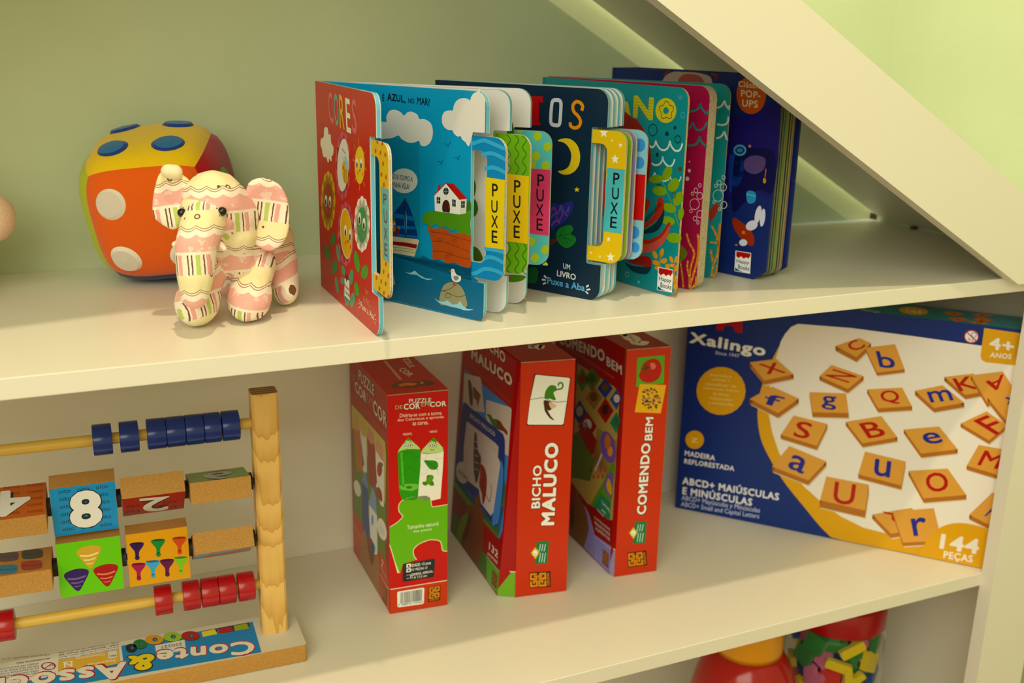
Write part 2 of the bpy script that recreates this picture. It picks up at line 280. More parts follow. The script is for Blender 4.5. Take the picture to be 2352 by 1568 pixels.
ART = {
 'cores': [
  ('t',(213,100,114),2,'C',[440,1609,159,-7,-34,274],2),
  ('t',(85,176,172),2,'O',[633,1599,144,-5,-18,283],2),
  ('t',(222,170,16),2,'R',[800,1589,160,-3,-6,287],2),
  ('t',(232,231,210),2,'E',[1017,1579,146,-6,-25,282],2),
  ('t',(212,94,114),2,'S',[1197,1587,145,-7,-1,284],2),
  ('s',(117,56,36),1,[6,55,1569,525,1548]),
  ('c',(226,223,204),1,[283,1556,367,1554,400,1498,464,1504,488,1432,555,1407,556,1361,534,1328,489,1318,478,1273,440,1268,396,1283,374,1251,334,1244,283,1282,195,1274,148,1300,136,1339,82,1374,103,1429,182,1447,221,1469,234,1526]),
  ('e',(201,71,94),1,[1036,1297,89,10,-8,-106]),
  ('e',(201,71,94),1,[1001,1188,90,12,-8,-106]),
  ('e',(201,71,94),1,[924,1106,91,13,-9,-108]),
  ('e',(201,71,94),1,[828,1077,93,13,-9,-109]),
  ('e',(201,71,94),1,[744,1112,94,13,-10,-110]),
  ('e',(201,71,94),1,[700,1200,94,12,-10,-110]),
  ('e',(201,71,94),1,[710,1313,94,11,-10,-109]),
  ('e',(201,71,94),1,[772,1412,92,10,-10,-107]),
  ('e',(201,71,94),1,[863,1467,91,9,-9,-106]),
  ('e',(201,71,94),1,[955,1461,89,9,-9,-105]),
  ('e',(201,71,94),1,[1019,1398,88,9,-9,-105]),
  ('e',(201,71,94),1,[870,1277,181,21,-19,-217]),
  ('e',(235,226,193),2,[873,1279,192,22,-51,-234]),
  ('e',(221,223,219),3,[882,1279,169,19,-48,-222]),
  ('c',(218,171,17),4,[894,1314,947,1318,962,1261,1036,1255,1036,1180,980,1133,902,1139,851,1194,846,1270]),
  ('s',(50,45,36),5,[9,927,1257,905,1135]),
  ('s',(50,45,36),5,[9,979,1252,969,1136]),
  ('e',(50,45,36),5,[892,1260,12,2,-1,-15]),
  ('c',(148,202,234),4,[936,1368,994,1367,1048,1324,1037,1264,976,1254,937,1304]),
  ('s',(60,53,41),4,[3,873,1311,859,1352]),
  ('s',(60,53,41),4,[3,903,1315,895,1359]),
  ('t',(61,53,49),4,'Amar',[858,1405,126,-25,2,27],0),
  ('e',(225,193,16),1,[1400,1344,150,18,-10,-156]),
  ('s',(225,193,16),1,[8,1389,1565,1390,1505]),
  ('s',(225,193,16),1,[8,1247,1494,1274,1458]),
  ('s',(225,193,16),1,[8,1557,1470,1519,1437]),
  ('s',(225,193,16),1,[8,1191,1369,1237,1360]),
  ('s',(225,193,16),1,[8,1562,1341,1597,1327]),
  ('s',(225,193,16),1,[8,1297,1244,1256,1200]),
  ('s',(225,193,16),1,[8,1503,1221,1542,1189]),
  ('s',(225,193,16),1,[8,1387,1184,1386,1134]),
  ('e',(230,233,227),2,[1326,1350,38,4,-3,-44]),
  ('e',(36,40,41),3,[1322,1336,21,3,-1,-25]),
  ('e',(230,233,227),2,[1449,1359,39,4,-3,-45]),
  ('e',(36,40,41),3,[1445,1345,22,3,-1,-26]),
  ('e',(217,108,43),2,[1342,1274,19,3,-1,-16]),
  ('e',(217,108,43),2,[1478,1284,19,3,-1,-16]),
  ('e',(41,38,39),2,[1405,1300,14,2,0,-10]),
  ('e',(215,165,17),1,[489,915,92,14,-10,-98]),
  ('e',(215,165,17),1,[457,822,93,14,-10,-99]),
  ('e',(215,165,17),1,[386,745,95,15,-10,-100]),
  ('e',(215,165,17),1,[296,705,96,17,-11,-101]),
  ('e',(215,165,17),1,[208,715,98,16,-11,-101]),
  ('e',(215,165,17),1,[150,773,98,15,-12,-102]),
  ('e',(215,165,17),1,[136,862,98,14,-12,-102]),
  ('e',(215,165,17),1,[171,957,97,14,-12,-100]),
  ('e',(215,165,17),1,[244,1033,96,13,-11,-99]),
  ('e',(215,165,17),1,[335,1069,94,13,-11,-98]),
  ('e',(215,165,17),1,[419,1057,93,13,-10,-97]),
  ('e',(215,165,17),1,[475,1001,93,13,-10,-98]),
  ('e',(215,165,17),1,[315,889,189,28,-21,-200]),
  ('e',(153,49,7),2,[315,885,164,24,-18,-169]),
  ('e',(230,233,227),3,[234,876,48,8,-6,-54]),
  ('e',(36,40,41),4,[229,860,26,4,-3,-32]),
  ('e',(230,233,227),3,[384,889,46,7,-6,-54]),
  ('e',(36,40,41),4,[379,873,25,3,-3,-32]),
  ('e',(184,67,49),3,[265,794,21,3,-2,-17]),
  ('e',(184,67,49),3,[385,803,20,3,-2,-17]),
  ('S',(62,127,56),1,[6,324,663,379,49]),
  ('S',(86,135,100),1,[6,804,1033,718,517,636,35]),
  ('s',(74,128,78),1,[7,938,408,987,14]),
  ('S',(77,136,47),1,[6,1422,690,1365,412,1311,5]),
  ('e',(233,236,226),1,[1594,889,82,14,-4,-83]),
  ('e',(233,236,226),1,[1570,809,82,15,-5,-83]),
  ('e',(233,236,226),1,[1510,743,84,15,-5,-85]),
  ('e',(233,236,226),1,[1431,708,85,16,-6,-86]),
  ('e',(233,236,226),1,[1353,714,86,16,-6,-86]),
  ('e',(233,236,226),1,[1298,761,87,15,-6,-87]),
  ('e',(233,236,226),1,[1282,835,87,15,-6,-86]),
  ('e',(233,236,226),1,[1309,917,86,14,-6,-85]),
  ('e',(233,236,226),1,[1371,983,85,13,-6,-84]),
  ('e',(233,236,226),1,[1450,1016,84,13,-5,-84]),
  ('e',(233,236,226),1,[1526,1007,83,13,-5,-82]),
  ('e',(233,236,226),1,[1579,961,81,13,-5,-83]),
  ('e',(233,236,226),1,[1441,862,167,29,-11,-169]),
  ('e',(48,147,85),2,[1440,855,151,26,-10,-152]),
  ('e',(230,233,227),3,[1371,899,46,8,-4,-53]),
  ('e',(36,40,41),4,[1367,883,25,4,-2,-31]),
  ('e',(230,233,227),3,[1502,873,45,8,-3,-54]),
  ('e',(36,40,41),4,[1498,856,25,5,-1,-31]),
  ('e',(202,83,88),3,[1359,809,22,4,-1,-19]),
  ('e',(202,83,88),3,[1481,780,21,4,-2,-19]),
  ('e',(197,76,102),1,[1096,718,95,17,-8,-101]),
  ('e',(197,76,102),1,[1065,621,96,19,-8,-101]),
  ('e',(197,76,102),1,[994,540,98,19,-8,-103]),
  ('e',(197,76,102),1,[901,497,99,20,-9,-104]),
  ('e',(197,76,102),1,[810,504,101,20,-9,-105]),
  ('e',(197,76,102),1,[748,561,102,20,-10,-105]),
  ('e',(197,76,102),1,[731,653,102,18,-9,-105]),
  ('e',(197,76,102),1,[765,752,101,18,-9,-104]),
  ('e',(197,76,102),1,[839,833,100,16,-9,-103]),
  ('e',(197,76,102),1,[932,873,98,15,-8,-102]),
  ('e',(197,76,102),1,[1020,862,96,16,-8,-100]),
  ('e',(197,76,102),1,[1079,806,96,16,-7,-100]),
  ('e',(197,76,102),1,[917,686,195,35,-17,-206]),
  ('e',(235,199,123),2,[926,692,206,39,26,-223]),
  ('e',(217,170,7),3,[938,692,182,35,24,-209]),
  ('e',(230,233,227),4,[910,712,45,8,-5,-57]),
  ('e',(36,40,41),5,[906,695,24,4,-3,-34]),
  ('e',(230,233,227),4,[1061,700,41,8,-5,-57]),
  ('e',(36,40,41),5,[1057,683,22,4,-3,-33]),
  ('e',(205,82,73),4,[907,607,21,4,-2,-21]),
  ('e',(205,82,73),4,[1065,599,20,4,-2,-21]),
  ('e',(41,38,31),4,[989,632,15,3,-1,-13]),
  ('e',(62,124,50),2,[456,553,91,15,-34,-72]),
  ('s',(54,106,54),3,[3,424,501,480,604]),
  ('e',(62,124,50),2,[231,389,108,26,45,-65]),
  ('s',(54,106,54),3,[3,192,328,259,447]),
  ('e',(62,124,50),2,[486,297,110,20,-36,-76]),
  ('s',(54,106,54),3,[3,447,240,513,350]),
  ('e',(81,150,116),2,[629,459,56,13,35,-73]),
  ('s',(54,106,54),3,[3,606,398,645,518]),
  ('e',(81,150,116),2,[558,149,58,15,37,-73]),
  ('s',(54,106,54),3,[3,535,86,575,210]),
  ('e',(81,150,116),2,[809,336,61,16,29,-43]),
  ('s',(54,106,54),3,[3,787,296,824,375]),
  ('e',(81,150,116),2,[1070,332,70,14,-23,-74]),
  ('s',(54,106,54),3,[3,1045,279,1088,384]),
  ('e',(81,150,116),2,[763,231,69,15,-3,-37]),
  ('s',(54,106,54),3,[3,740,200,779,259]),
  ('e',(81,150,116),2,[890,114,85,23,38,-77]),
  ('s',(54,106,54),3,[3,859,46,912,179]),
  ('e',(81,150,116),2,[1092,133,85,18,-30,-73]),
  ('s',(54,106,54),3,[3,1063,80,1113,184]),
  ('e',(74,151,38),2,[1262,510,83,20,42,-87]),
  ('s',(54,106,54),3,[3,1232,436,1284,582]),
  ('e',(74,151,38),2,[1498,468,106,18,-32,-65]),
  ('s',(54,106,54),3,[3,1463,420,1522,513]),
  ('e',(74,151,38),2,[1236,262,73,20,29,-59]),
  ('s',(54,106,54),3,[3,1210,210,1254,313]),
  ('p',(230,229,219),4,[843,273,928,285,1002,325,1008,99,829,107]),
  ('p',(106,20,18),4,[854,325,1007,310,999,285,934,278,901,242]),
  ('t',(32,34,113),5,'Happy',[842,188,158,-9,3,42],2),
  ('t',(32,34,113),5,'Books',[868,140,136,-9,3,35],2),
  ('s',(38,42,109),5,[9,844,107,1002,98]),
  ('t',(197,138,89),2,'UM',[1498,288,97,-8,-2,49],2),
  ('t',(197,138,89),2,'LIVRO',[1439,209,224,-10,-7,52],2),
  ('t',(235,226,193),2,'Puxe a Aba',[1355,126,407,-9,-2,58],2),
  ('s',(235,226,193),2,[7,1293,189,1328,178]),
  ('s',(235,226,193),2,[7,1282,155,1321,154]),
  ('s',(235,226,193),2,[7,1296,111,1330,127]),
  ('s',(235,226,193),2,[7,1765,170,1803,172]),
  ('s',(235,226,193),2,[7,1781,133,1822,136]),
  ('s',(235,226,193),2,[7,1762,109,1799,92]),
 ],
 'tab_cores': [
  ('e',(195,69,7),1,[1884,1582,22,2,-1,-19]),
  ('e',(195,69,7),1,[2013,1581,21,2,-1,-18]),
  ('e',(195,69,7),1,[1832,1506,22,3,-1,-18]),
  ('e',(195,69,7),1,[1959,1505,21,3,-1,-18]),
  ('e',(195,69,7),1,[2086,1504,21,2,-1,-18]),
  ('e',(195,69,7),1,[2025,1430,21,2,0,-19]),
  ('e',(195,69,7),1,[1979,1342,22,3,0,-18]),
  ('e',(195,69,7),1,[2100,1337,21,3,-1,-18]),
  ('e',(195,69,7),1,[2042,1272,21,3,-1,-19]),
  ('e',(195,69,7),1,[2068,654,21,4,-1,-20]),
  ('e',(195,69,7),1,[2006,580,21,5,-1,-20]),
  ('e',(195,69,7),1,[2131,575,21,4,-1,-20]),
  ('e',(195,69,7),1,[1937,485,22,5,-1,-20]),
  ('e',(195,69,7),1,[2057,494,22,5,-1,-19]),
  ('e',(195,69,7),1,[1884,415,23,5,0,-20]),
  ('e',(195,69,7),1,[2006,407,22,5,-1,-20]),
  ('e',(195,69,7),1,[2124,405,22,6,0,-19]),
  ('e',(195,69,7),1,[1806,489,23,5,-1,-20]),
  ('p',(96,182,193),2,[1966,1247,2172,1249,2172,679,1989,682]),
  ('t',(87,68,94),3,'P',[2026,1119,88,1,-1,86],2),
  ('t',(87,68,94),3,'U',[2030,977,93,0,-1,108],2),
  ('t',(87,68,94),3,'X',[2029,844,93,3,-1,98],2),
  ('t',(87,68,94),3,'E',[2038,719,84,0,-1,102],2),
 ],
 'page0': [
  ('p',(7,134,181),1,[728,1507,1224,1480,1237,457,708,451]),
  ('t',(17,19,33),3,'É',[791,1809,24,-1,1,72],3),
  ('t',(17,19,33),3,'AZUL,',[851,1808,217,-10,1,72],4),
  ('t',(17,19,33),3,'NO',[1100,1808,72,-3,0,44],2),
  ('t',(17,19,33),3,'MAR?',[1204,1802,145,-6,1,64],2),
  ('c',(220,220,219),4,[750,1616,836,1630,837,1675,878,1728,945,1742,1010,1725,1050,1699,1089,1727,1142,1737,1206,1717,1231,1682,1287,1684,1354,1659,1382,1612,1382,1549,1354,1490,1296,1454,1244,1460,1225,1494,1170,1476,1101,1470,1022,1493,982,1522,911,1496,830,1484,748,1481]),
  ('c',(220,220,219),4,[1803,1522,1748,1525,1712,1545,1695,1569,1663,1564,1623,1585,1604,1611,1558,1611,1514,1632,1489,1668,1489,1719,1514,1757,1563,1773,1606,1776,1618,1814,1642,1851,1684,1876,1732,1883,1768,1879,1794,1869,1803,1892,1827,1924,1862,1939,1897,1939]),
  ('p',(220,220,219),5,[1897,1939,1929,1925,1947,1904,1955,1878,1956,1616,1808,1612,1803,1522,1662,1652,1804,1870]),
  ('S',(10,48,78),3,[4,1518,1492,1544,1491,1556,1472,1571,1499,1591,1513]),
  ('S',(10,48,78),3,[4,1436,1334,1466,1336,1482,1316,1493,1346,1504,1361]),
  ('S',(10,48,78),3,[4,1631,1387,1657,1388,1668,1368,1679,1396,1691,1410]),
  ('e',(212,214,215),3,[1044,1130,163,8,-11,-111]),
  ('p',(212,214,215),3,[804,1121,907,1161,906,1086]),
  ('t',(29,37,50),4,'AZUL? COMO A',[882,1139,267,-7,1,43],1),
  ('t',(29,37,50),4,'MINHA VELA?',[887,1057,226,5,1,48],1),
  ('c',(7,53,133),3,[1055,959,985,892,906,800,875,613,1044,623,1197,634,1172,757,1123,878]),
  ('p',(7,110,189),4,[923,829,1162,822,1172,784,906,788]),
  ('p',(7,110,189),4,[893,715,1178,736,1182,711,886,688]),
  ('p',(7,110,189),4,[888,638,1192,655,1196,637,879,613]),
  ('c',(79,166,216),5,[1058,878,1078,791,1065,653,1045,726]),
  ('s',(24,46,65),6,[13,1055,965,1058,625]),
  ('e',(60,45,46),6,[1057,965,12,1,0,-12]),
  ('c',(196,119,38),4,[860,757,927,763,942,713,925,643,869,628]),
  ('p',(60,127,39),5,[871,781,931,791,935,755,871,753]),
  ('e',(229,227,225),5,[918,715,14,2,-1,-23]),
  ('e',(21,23,28),6,[920,712,8,1,0,-14]),
  ('p',(166,15,12),4,[869,674,938,659,983,696,993,667,945,615,868,600]),
  ('e',(196,119,38),5,[979,700,15,2,0,-14]),
  ('c',(212,203,167),5,[837,596,1044,617,1209,624,1211,582,1189,526,1156,453,1083,450,981,461,835,453]),
  ('p',(152,14,14),6,[847,563,1044,577,1201,578,1189,540,1043,541,847,532]),
  ('s',(119,107,82),6,[3,846,478,1043,498,1175,498]),
  ('s',(119,107,82),6,[3,846,507,1043,522,1185,524]),
  ('e',(20,21,33),7,[890,535,17,2,0,-28]),
  ('c',(7,101,148),7,[708,458,887,453,981,446,1083,442,1185,451,1241,462,1265,488,1344,468,1388,462,1446,481,1510,456,1563,458,1612,489,1673,465,1749,450,1818,475,1824,403,1827,347]),
  ('p',(7,101,148),7,[708,458,1245,463,1520,461,1711,459,1825,462,1829,341,1964,341,1965,342,1965,40,1943,6,700,21]),
  ('c',(178,73,9),8,[1321,764,1383,747,1518,764,1614,732,1708,759,1816,752,1818,607,1818,468,1730,458,1635,478,1559,459,1481,488,1388,471,1383,591,1356,676]),
  ('S',(109,47,11),9,[4,1354,713,1519,720,1671,703,1815,694]),
  ('S',(109,47,11),9,[4,1374,634,1538,642,1709,614,1816,592]),
  ('S',(109,47,11),9,[4,1387,546,1520,557,1673,535,1817,534]),
  ('r',(109,47,11),9,[4,1465,658,33,5,0,-13]),
  ('r',(109,47,11),9,[4,1645,675,19,3,0,-12]),
  ('r',(109,47,11),9,[4,1596,546,23,3,0,-13]),
  ('r',(109,47,11),9,[4,1554,518,18,2,1,-12]),
  ('c',(76,140,15),9,[1266,806,1281,860,1364,898,1518,914,1650,907,1743,927,1813,952,1814,838,1814,737,1745,750,1686,737,1651,777,1599,755,1537,784,1465,768,1422,799,1368,760,1309,782,1270,781]),
  ('c',(50,112,20),8,[1758,920,1771,1019,1812,1034,1813,938]),
  ('p',(229,231,233),10,[1406,1044,1539,1158,1695,1036,1697,907,1412,905]),
  ('p',(208,209,204),10,[1695,1039,1771,1053,1767,927,1697,907]),
  ('p',(184,20,7),11,[1539,1161,1625,1165,1775,1052,1692,1034]),
  ('s',(156,16,7),12,[7,1402,1041,1539,1161,1697,1034]),
  ('p',(180,24,16),9,[1448,1138,1471,1138,1471,1098,1448,1081]),
  ('s',(142,13,7),12,[3,1592,1142,1732,1071]),
  ('s',(142,13,7),12,[3,1573,1147,1714,1048]),
  ('c',(69,30,16),11,[1500,915,1502,981,1540,1017,1578,990,1582,915,1541,910]),
  ('e',(144,47,28),12,[1567,954,5,0,0,-8]),
  ('p',(35,45,51),11,[1433,1031,1475,1030,1475,975,1433,975]),
  ('s',(193,196,190),12,[3,1454,1028,1454,976]),
  ('s',(193,196,190),12,[3,1433,1002,1475,1004]),
  ('p',(35,45,51),11,[1610,1029,1649,1028,1650,969,1610,969]),
  ('s',(193,196,190),12,[3,1629,1026,1630,969]),
  ('s',(193,196,190),12,[3,1610,998,1649,999]),
  ('p',(35,45,51),11,[1710,1023,1751,1028,1750,973,1711,967]),
  ('s',(193,196,190),12,[3,1730,1020,1731,974]),
  ('s',(193,196,190),12,[3,1711,997,1751,999]),
  ('e',(35,45,51),11,[1539,1090,31,4,1,-31]),
  ('s',(193,196,190),12,[3,1539,1119,1540,1060]),
  ('s',(193,196,190),12,[3,1511,1089,1568,1092]),
  ('c',(226,228,234),9,[1601,406,1613,419,1636,418,1649,391,1674,372,1712,366,1709,328,1665,306,1617,318,1604,354]),
  ('c',(137,137,130),10,[1632,354,1674,365,1690,345,1659,320,1636,332]),
  ('p',(193,61,7),9,[1601,406,1575,394,1603,386]),
  ('e',(16,17,22),10,[1617,400,4,1,0,-5]),
  ('p',(193,61,7),10,[1618,278,1633,301,1675,275]),
  ('c',(152,147,113),8,[1475,75,1481,183,1521,258,1589,294,1656,297,1717,274,1761,214,1780,105,1638,95]),
  ('S',(69,64,44),9,[4,1486,207,1580,192,1676,178,1771,208]),
  ('S',(69,64,44),9,[4,1492,200,1580,229,1656,287]),
  ('r',(69,64,44),9,[4,1570,170,33,6,0,-18]),
  ('p',(145,206,234),9,[1408,122,1463,100,1522,106,1561,128,1619,97,1677,113,1705,145,1744,106,1791,87,1861,97,1810,76,1754,69,1677,76,1600,74,1522,80,1453,90]),
  ('p',(145,206,234),8,[1049,305,1113,305,1174,336,1220,306,1304,284,1392,293,1324,273,1254,281,1194,301,1113,294]),
  ('p',(213,166,9),8,[790,274,900,283,928,167,788,155]),
 ],
 'tab_page0': [
  ('p',(219,195,7),3,[1965,1252,2168,1248,2168,667,1973,660]),
  ('t',(28,23,18),4,'P',[2034,1100,63,-2,-2,109],2),
  ('t',(28,23,18),4,'U',[2030,963,68,1,-3,105],2),
  ('t',(28,23,18),4,'X',[2032,837,71,1,-2,105],2),
  ('t',(28,23,18),4,'E',[2039,707,63,1,-3,108],2),
  ('S',(49,165,220),2,[33,1815,1514,1862,1530,1933,1552,2021,1536,2161,1500]),
  ('S',(49,165,220),2,[33,1917,1432,2005,1453,2076,1445,2168,1413]),
  ('S',(49,165,220),2,[34,1946,1317,2025,1338,2096,1331,2168,1308]),
  ('S',(49,165,220),2,[35,1815,401,1880,423,1962,468,2080,474,2168,453]),
  ('S',(49,165,220),2,[35,1960,562,2023,581,2095,574,2168,553]),
  ('S',(49,165,220),2,[35,1959,644,2040,650,2168,645]),
 ],
 'tab_page1': [
  ('p',(221,186,7),3,[1957,1248,2165,1244,2168,659,1968,659]),
  ('t',(28,23,18),4,'P',[2023,1093,65,-2,-2,109],2),
  ('t',(28,23,18),4,'U',[2019,960,72,-1,-3,111],2),
  ('t',(28,23,18),4,'X',[2019,829,75,1,-3,110],2),
  ('t',(28,23,18),4,'E',[2030,698,61,1,-3,110],2),
  ('S',(31,124,7),2,[8,1832,1582,1872,1527,1834,1465,1875,1408,1837,1345,1878,1289,1839,1225]),
  ('S',(31,124,7),2,[9,1851,644,1893,586,1853,519,1895,461,1856,393,1898,383]),
  ('S',(31,124,7),2,[8,1938,1582,1978,1534,1941,1472,1981,1416,1943,1353,1984,1297,1946,1234]),
  ('S',(31,124,7),2,[9,1960,657,2001,599,1963,532,2004,475,1966,407,2007,383]),
  ('S',(31,124,7),2,[8,2019,1582,2059,1539,2022,1478,2062,1422,2025,1360,2065,1303,2028,1241]),
  ('S',(31,124,7),2,[9,2043,666,2084,609,2046,542,2087,485,2049,417,2090,383]),
  ('S',(31,124,7),2,[8,2091,1582,2131,1544,2094,1483,2134,1427,2097,1365,2137,1309,2100,1247]),
  ('S',(31,124,7),2,[9,2116,674,2157,617,2120,551,2161,494,2123,427,2165,383]),
 ],
 'tab_page2': [
  ('p',(204,52,108),3,[1974,1251,2168,1250,2168,657,1983,667]),
  ('t',(35,17,26),4,'P',[2048,1098,66,-4,-3,111],2),
  ('t',(35,17,26),4,'U',[2044,963,71,-3,-3,113],2),
  ('t',(35,17,26),4,'X',[2043,834,73,-2,-3,107],2),
  ('t',(35,17,26),4,'E',[2053,701,60,-4,-3,110],2),
  ('c',(159,187,22),2,[2034,1579,2068,1563,2072,1526,2036,1495,2002,1519,2004,1554]),
  ('c',(159,187,22),2,[2128,1492,2162,1477,2167,1439,2131,1408,2096,1432,2098,1467]),
  ('c',(159,187,22),2,[2026,1404,2061,1388,2065,1350,2029,1319,1994,1343,1996,1379]),
  ('c',(159,187,22),2,[2118,1328,2152,1312,2157,1275,2121,1243,2086,1267,2088,1303]),
  ('c',(159,187,22),2,[1873,1582,1908,1582,1912,1580,1876,1549,1841,1574,1843,1582]),
  ('c',(159,187,22),2,[2002,638,2037,622,2041,582,2004,549,1969,574,1971,611]),
  ('c',(159,187,22),2,[2138,572,2168,556,2168,517,2140,483,2105,508,2107,545]),
  ('c',(159,187,22),2,[2042,487,2078,471,2082,432,2045,397,2009,422,2011,460]),
  ('c',(159,187,22),2,[2152,414,2168,399,2168,383,2155,383,2119,383,2121,387]),
  ('c',(159,187,22),2,[1990,1321,2025,1305,2029,1267,1993,1235,1958,1260,1960,1296]),
 ],
 'page1': [
  ('c',(65,101,24),2,[1622,505,1621,573,1682,558,1726,487,1709,455,1641,447]),
  ('c',(61,117,34),1,[1605,1172,1634,1160,1648,1103,1632,1029,1598,1025]),
  ('c',(61,117,34),1,[1599,996,1650,986,1672,914,1643,852,1592,847]),
 ],
 'page2': [
  ('c',(54,100,18),1,[1755,1587,1762,1631,1795,1659,1815,1605,1819,1503,1766,1456]),
  ('c',(68,140,15),1,[1760,259,1953,272,1946,234,1890,208,1826,199,1761,212]),
  ('c',(184,53,72),2,[1792,255,1816,257,1822,234,1793,231]),
 ],
 'tos': [
  ('p',(170,7,13),2,[1123,1846,1267,1849,1267,1791,1238,1795,1225,1817,1228,1613,1250,1605,1250,1582,1132,1577]),
  ('S',(190,202,216),2,[35,1415,1824,1447,1823,1467,1798,1468,1721,1462,1622,1446,1599,1417,1596,1377,1602,1362,1629,1362,1714,1369,1793,1386,1820,1415,1824]),
  ('S',(214,139,7),2,[32,1693,1745,1704,1782,1676,1814,1631,1820,1598,1784,1610,1732,1659,1693,1687,1648,1670,1602,1625,1585,1582,1601,1577,1632]),
  ('c',(216,192,22),2,[1445,1455,1506,1481,1587,1480,1661,1431,1697,1339,1680,1237,1610,1169,1525,1150,1460,1174,1523,1192,1581,1237,1601,1331,1571,1402,1514,1444]),
  ('p',(222,193,14),2,[1675,1052,1684,1034,1706,1036,1689,1022,1696,1004,1677,1013,1658,1000,1663,1019,1645,1030,1668,1033]),
  ('c',(29,42,138),2,[1397,848,1493,866,1570,894,1630,906,1638,845,1602,768,1539,701,1458,644,1406,622]),
  ('S',(121,51,147),3,[13,1404,804,1433,830,1471,775,1511,853,1558,785,1598,856]),
  ('S',(121,51,147),3,[13,1402,730,1445,772,1491,710,1535,782,1585,766]),
  ('S',(137,56,133),3,[13,1407,652,1456,706,1501,689]),
  ('S',(40,100,202),3,[10,1494,859,1535,782,1599,826]),
  ('S',(40,100,202),3,[10,1454,765,1500,697]),
  ('p',(70,39,29),2,[1392,518,1463,542,1498,529,1438,479,1386,449]),
  ('c',(20,113,41),3,[1465,573,1492,633,1580,676,1635,680,1652,641,1630,605,1688,571,1674,516,1598,462,1523,478,1475,529]),
  ('s',(7,70,35),4,[5,1474,559,1630,605]),
  ('s',(7,70,35),4,[5,1506,555,1555,651]),
  ('s',(7,70,35),4,[5,1532,566,1647,536]),
  ('s',(7,70,35),4,[4,1558,581,1597,492]),
  ('c',(14,100,48),2,[1140,192,1231,221,1269,195,1258,85,1200,60,1144,68]),
  ('t',(213,223,234),2,'UM',[1556,259,79,-4,-1,51],2),
  ('t',(213,223,234),2,'LIVRO',[1488,174,214,-11,1,60],3),
  ('t',(80,167,231),2,'Puxe a Aba',[1380,82,428,-11,-1,68],3),
  ('p',(213,223,234),2,[1334,151,1348,164,1376,142,1362,132]),
  ('p',(213,223,234),2,[1317,122,1359,122,1363,107,1316,105]),
  ('p',(213,223,234),2,[1328,77,1363,95,1369,83,1334,62]),
  ('p',(213,223,234),2,[1818,128,1846,145,1851,130,1826,111]),
  ('p',(213,223,234),2,[1826,99,1867,109,1868,94,1827,84]),
  ('p',(213,223,234),2,[1811,70,1824,78,1851,61,1843,49]),
 ],
 'tab_tos': [
  ('p',(70,182,201),2,[1983,1253,2168,1254,2168,668,1972,669]),
  ('t',(18,19,30),3,'P',[2052,1108,66,-1,0,109],2),
  ('t',(18,19,30),3,'U',[2048,974,72,0,-2,109],2),
  ('t',(18,19,30),3,'X',[2039,839,78,0,-1,108],2),
  ('t',(18,19,30),3,'E',[2042,711,71,0,1,105],2),
  ('p',(236,239,232),2,[1930,1582,1944,1581,1978,1581,1952,1558,1964,1525,1933,1542,1905,1521,1913,1555,1884,1575,1919,1579]),
  ('p',(236,239,232),2,[2024,1514,2028,1505,2037,1506,2030,1499,2033,1490,2025,1495,2017,1489,2019,1498,2011,1504,2021,1505]),
  ('p',(236,239,232),2,[2109,1490,2116,1474,2133,1475,2120,1463,2126,1447,2111,1455,2097,1445,2101,1462,2087,1471,2104,1474]),
  ('p',(236,239,232),2,[2059,1383,2072,1353,2103,1355,2080,1333,2090,1302,2062,1318,2037,1298,2044,1330,2018,1347,2049,1352]),
  ('p',(236,239,232),2,[2032,627,2039,611,2057,612,2044,599,2050,582,2034,590,2020,578,2024,596,2009,606,2027,609]),
  ('p',(236,239,232),2,[1851,467,1855,457,1865,458,1858,451,1861,441,1852,446,1844,439,1846,449,1838,455,1848,456]),
  ('p',(236,239,232),2,[1950,443,1954,434,1964,435,1957,428,1960,418,1951,422,1943,416,1945,426,1937,431,1947,433]),
  ('p',(236,239,232),2,[2062,486,2075,455,2109,459,2084,433,2094,401,2065,416,2038,393,2046,428,2018,446,2052,452]),
 ],
 'ano': [
  ('p',(195,187,25),2,[1294,1792,1339,1786,1389,1661,1319,1641]),
  ('t',(195,187,25),2,'N',[1420,1644,283,-6,0,215],6),
  ('s',(115,126,33),3,[3,1423,1824,1693,1823]),
  ('s',(115,126,33),3,[3,1423,1796,1693,1796]),
  ('s',(115,126,33),3,[3,1423,1768,1693,1769]),
  ('s',(115,126,33),3,[3,1423,1740,1693,1741]),
  ('s',(115,126,33),3,[3,1423,1712,1693,1714]),
  ('s',(115,126,33),3,[3,1423,1684,1694,1686]),
  ('s',(115,126,33),3,[3,1423,1656,1694,1659]),
  ('e',(204,192,24),2,[1870,1744,139,10,10,-114]),
  ('S',(23,42,43),3,[6,1870,1830,1895,1820,1910,1801,1928,1794,1955,1790,1973,1773,1964,1750,1949,1733,1949,1716,1952,1691,1934,1675,1906,1678,1884,1683,1863,1675,1835,1667,1814,1681,1812,1706,1809,1723,1791,1738,1778,1760,1793,1779,1820,1786,1836,1796,1848,1817,1870,1830]),
  ('e',(7,138,153),3,[1872,1744,37,3,3,-31]),
  ('r',(7,49,66),2,[9,1710,1551,59,5,4,-54]),
  ('r',(7,49,66),2,[9,2049,1495,36,3,3,-33]),
  ('r',(7,49,66),2,[9,1840,1015,33,5,3,-35]),
  ('e',(7,49,66),2,[2003,1597,18,2,1,-17]),
  ('e',(7,49,66),2,[1903,1532,25,2,2,-22]),
  ('e',(7,49,66),2,[1789,1326,21,2,2,-20]),
  ('e',(86,74,20),2,[2104,1228,25,3,2,-22]),
  ('r',(67,100,81),4,[10,2046,974,26,4,2,-27]),
  ('r',(76,168,199),2,[7,2097,1718,26,2,2,-25]),
  ('e',(75,138,173),2,[2048,1875,28,2,2,-22]),
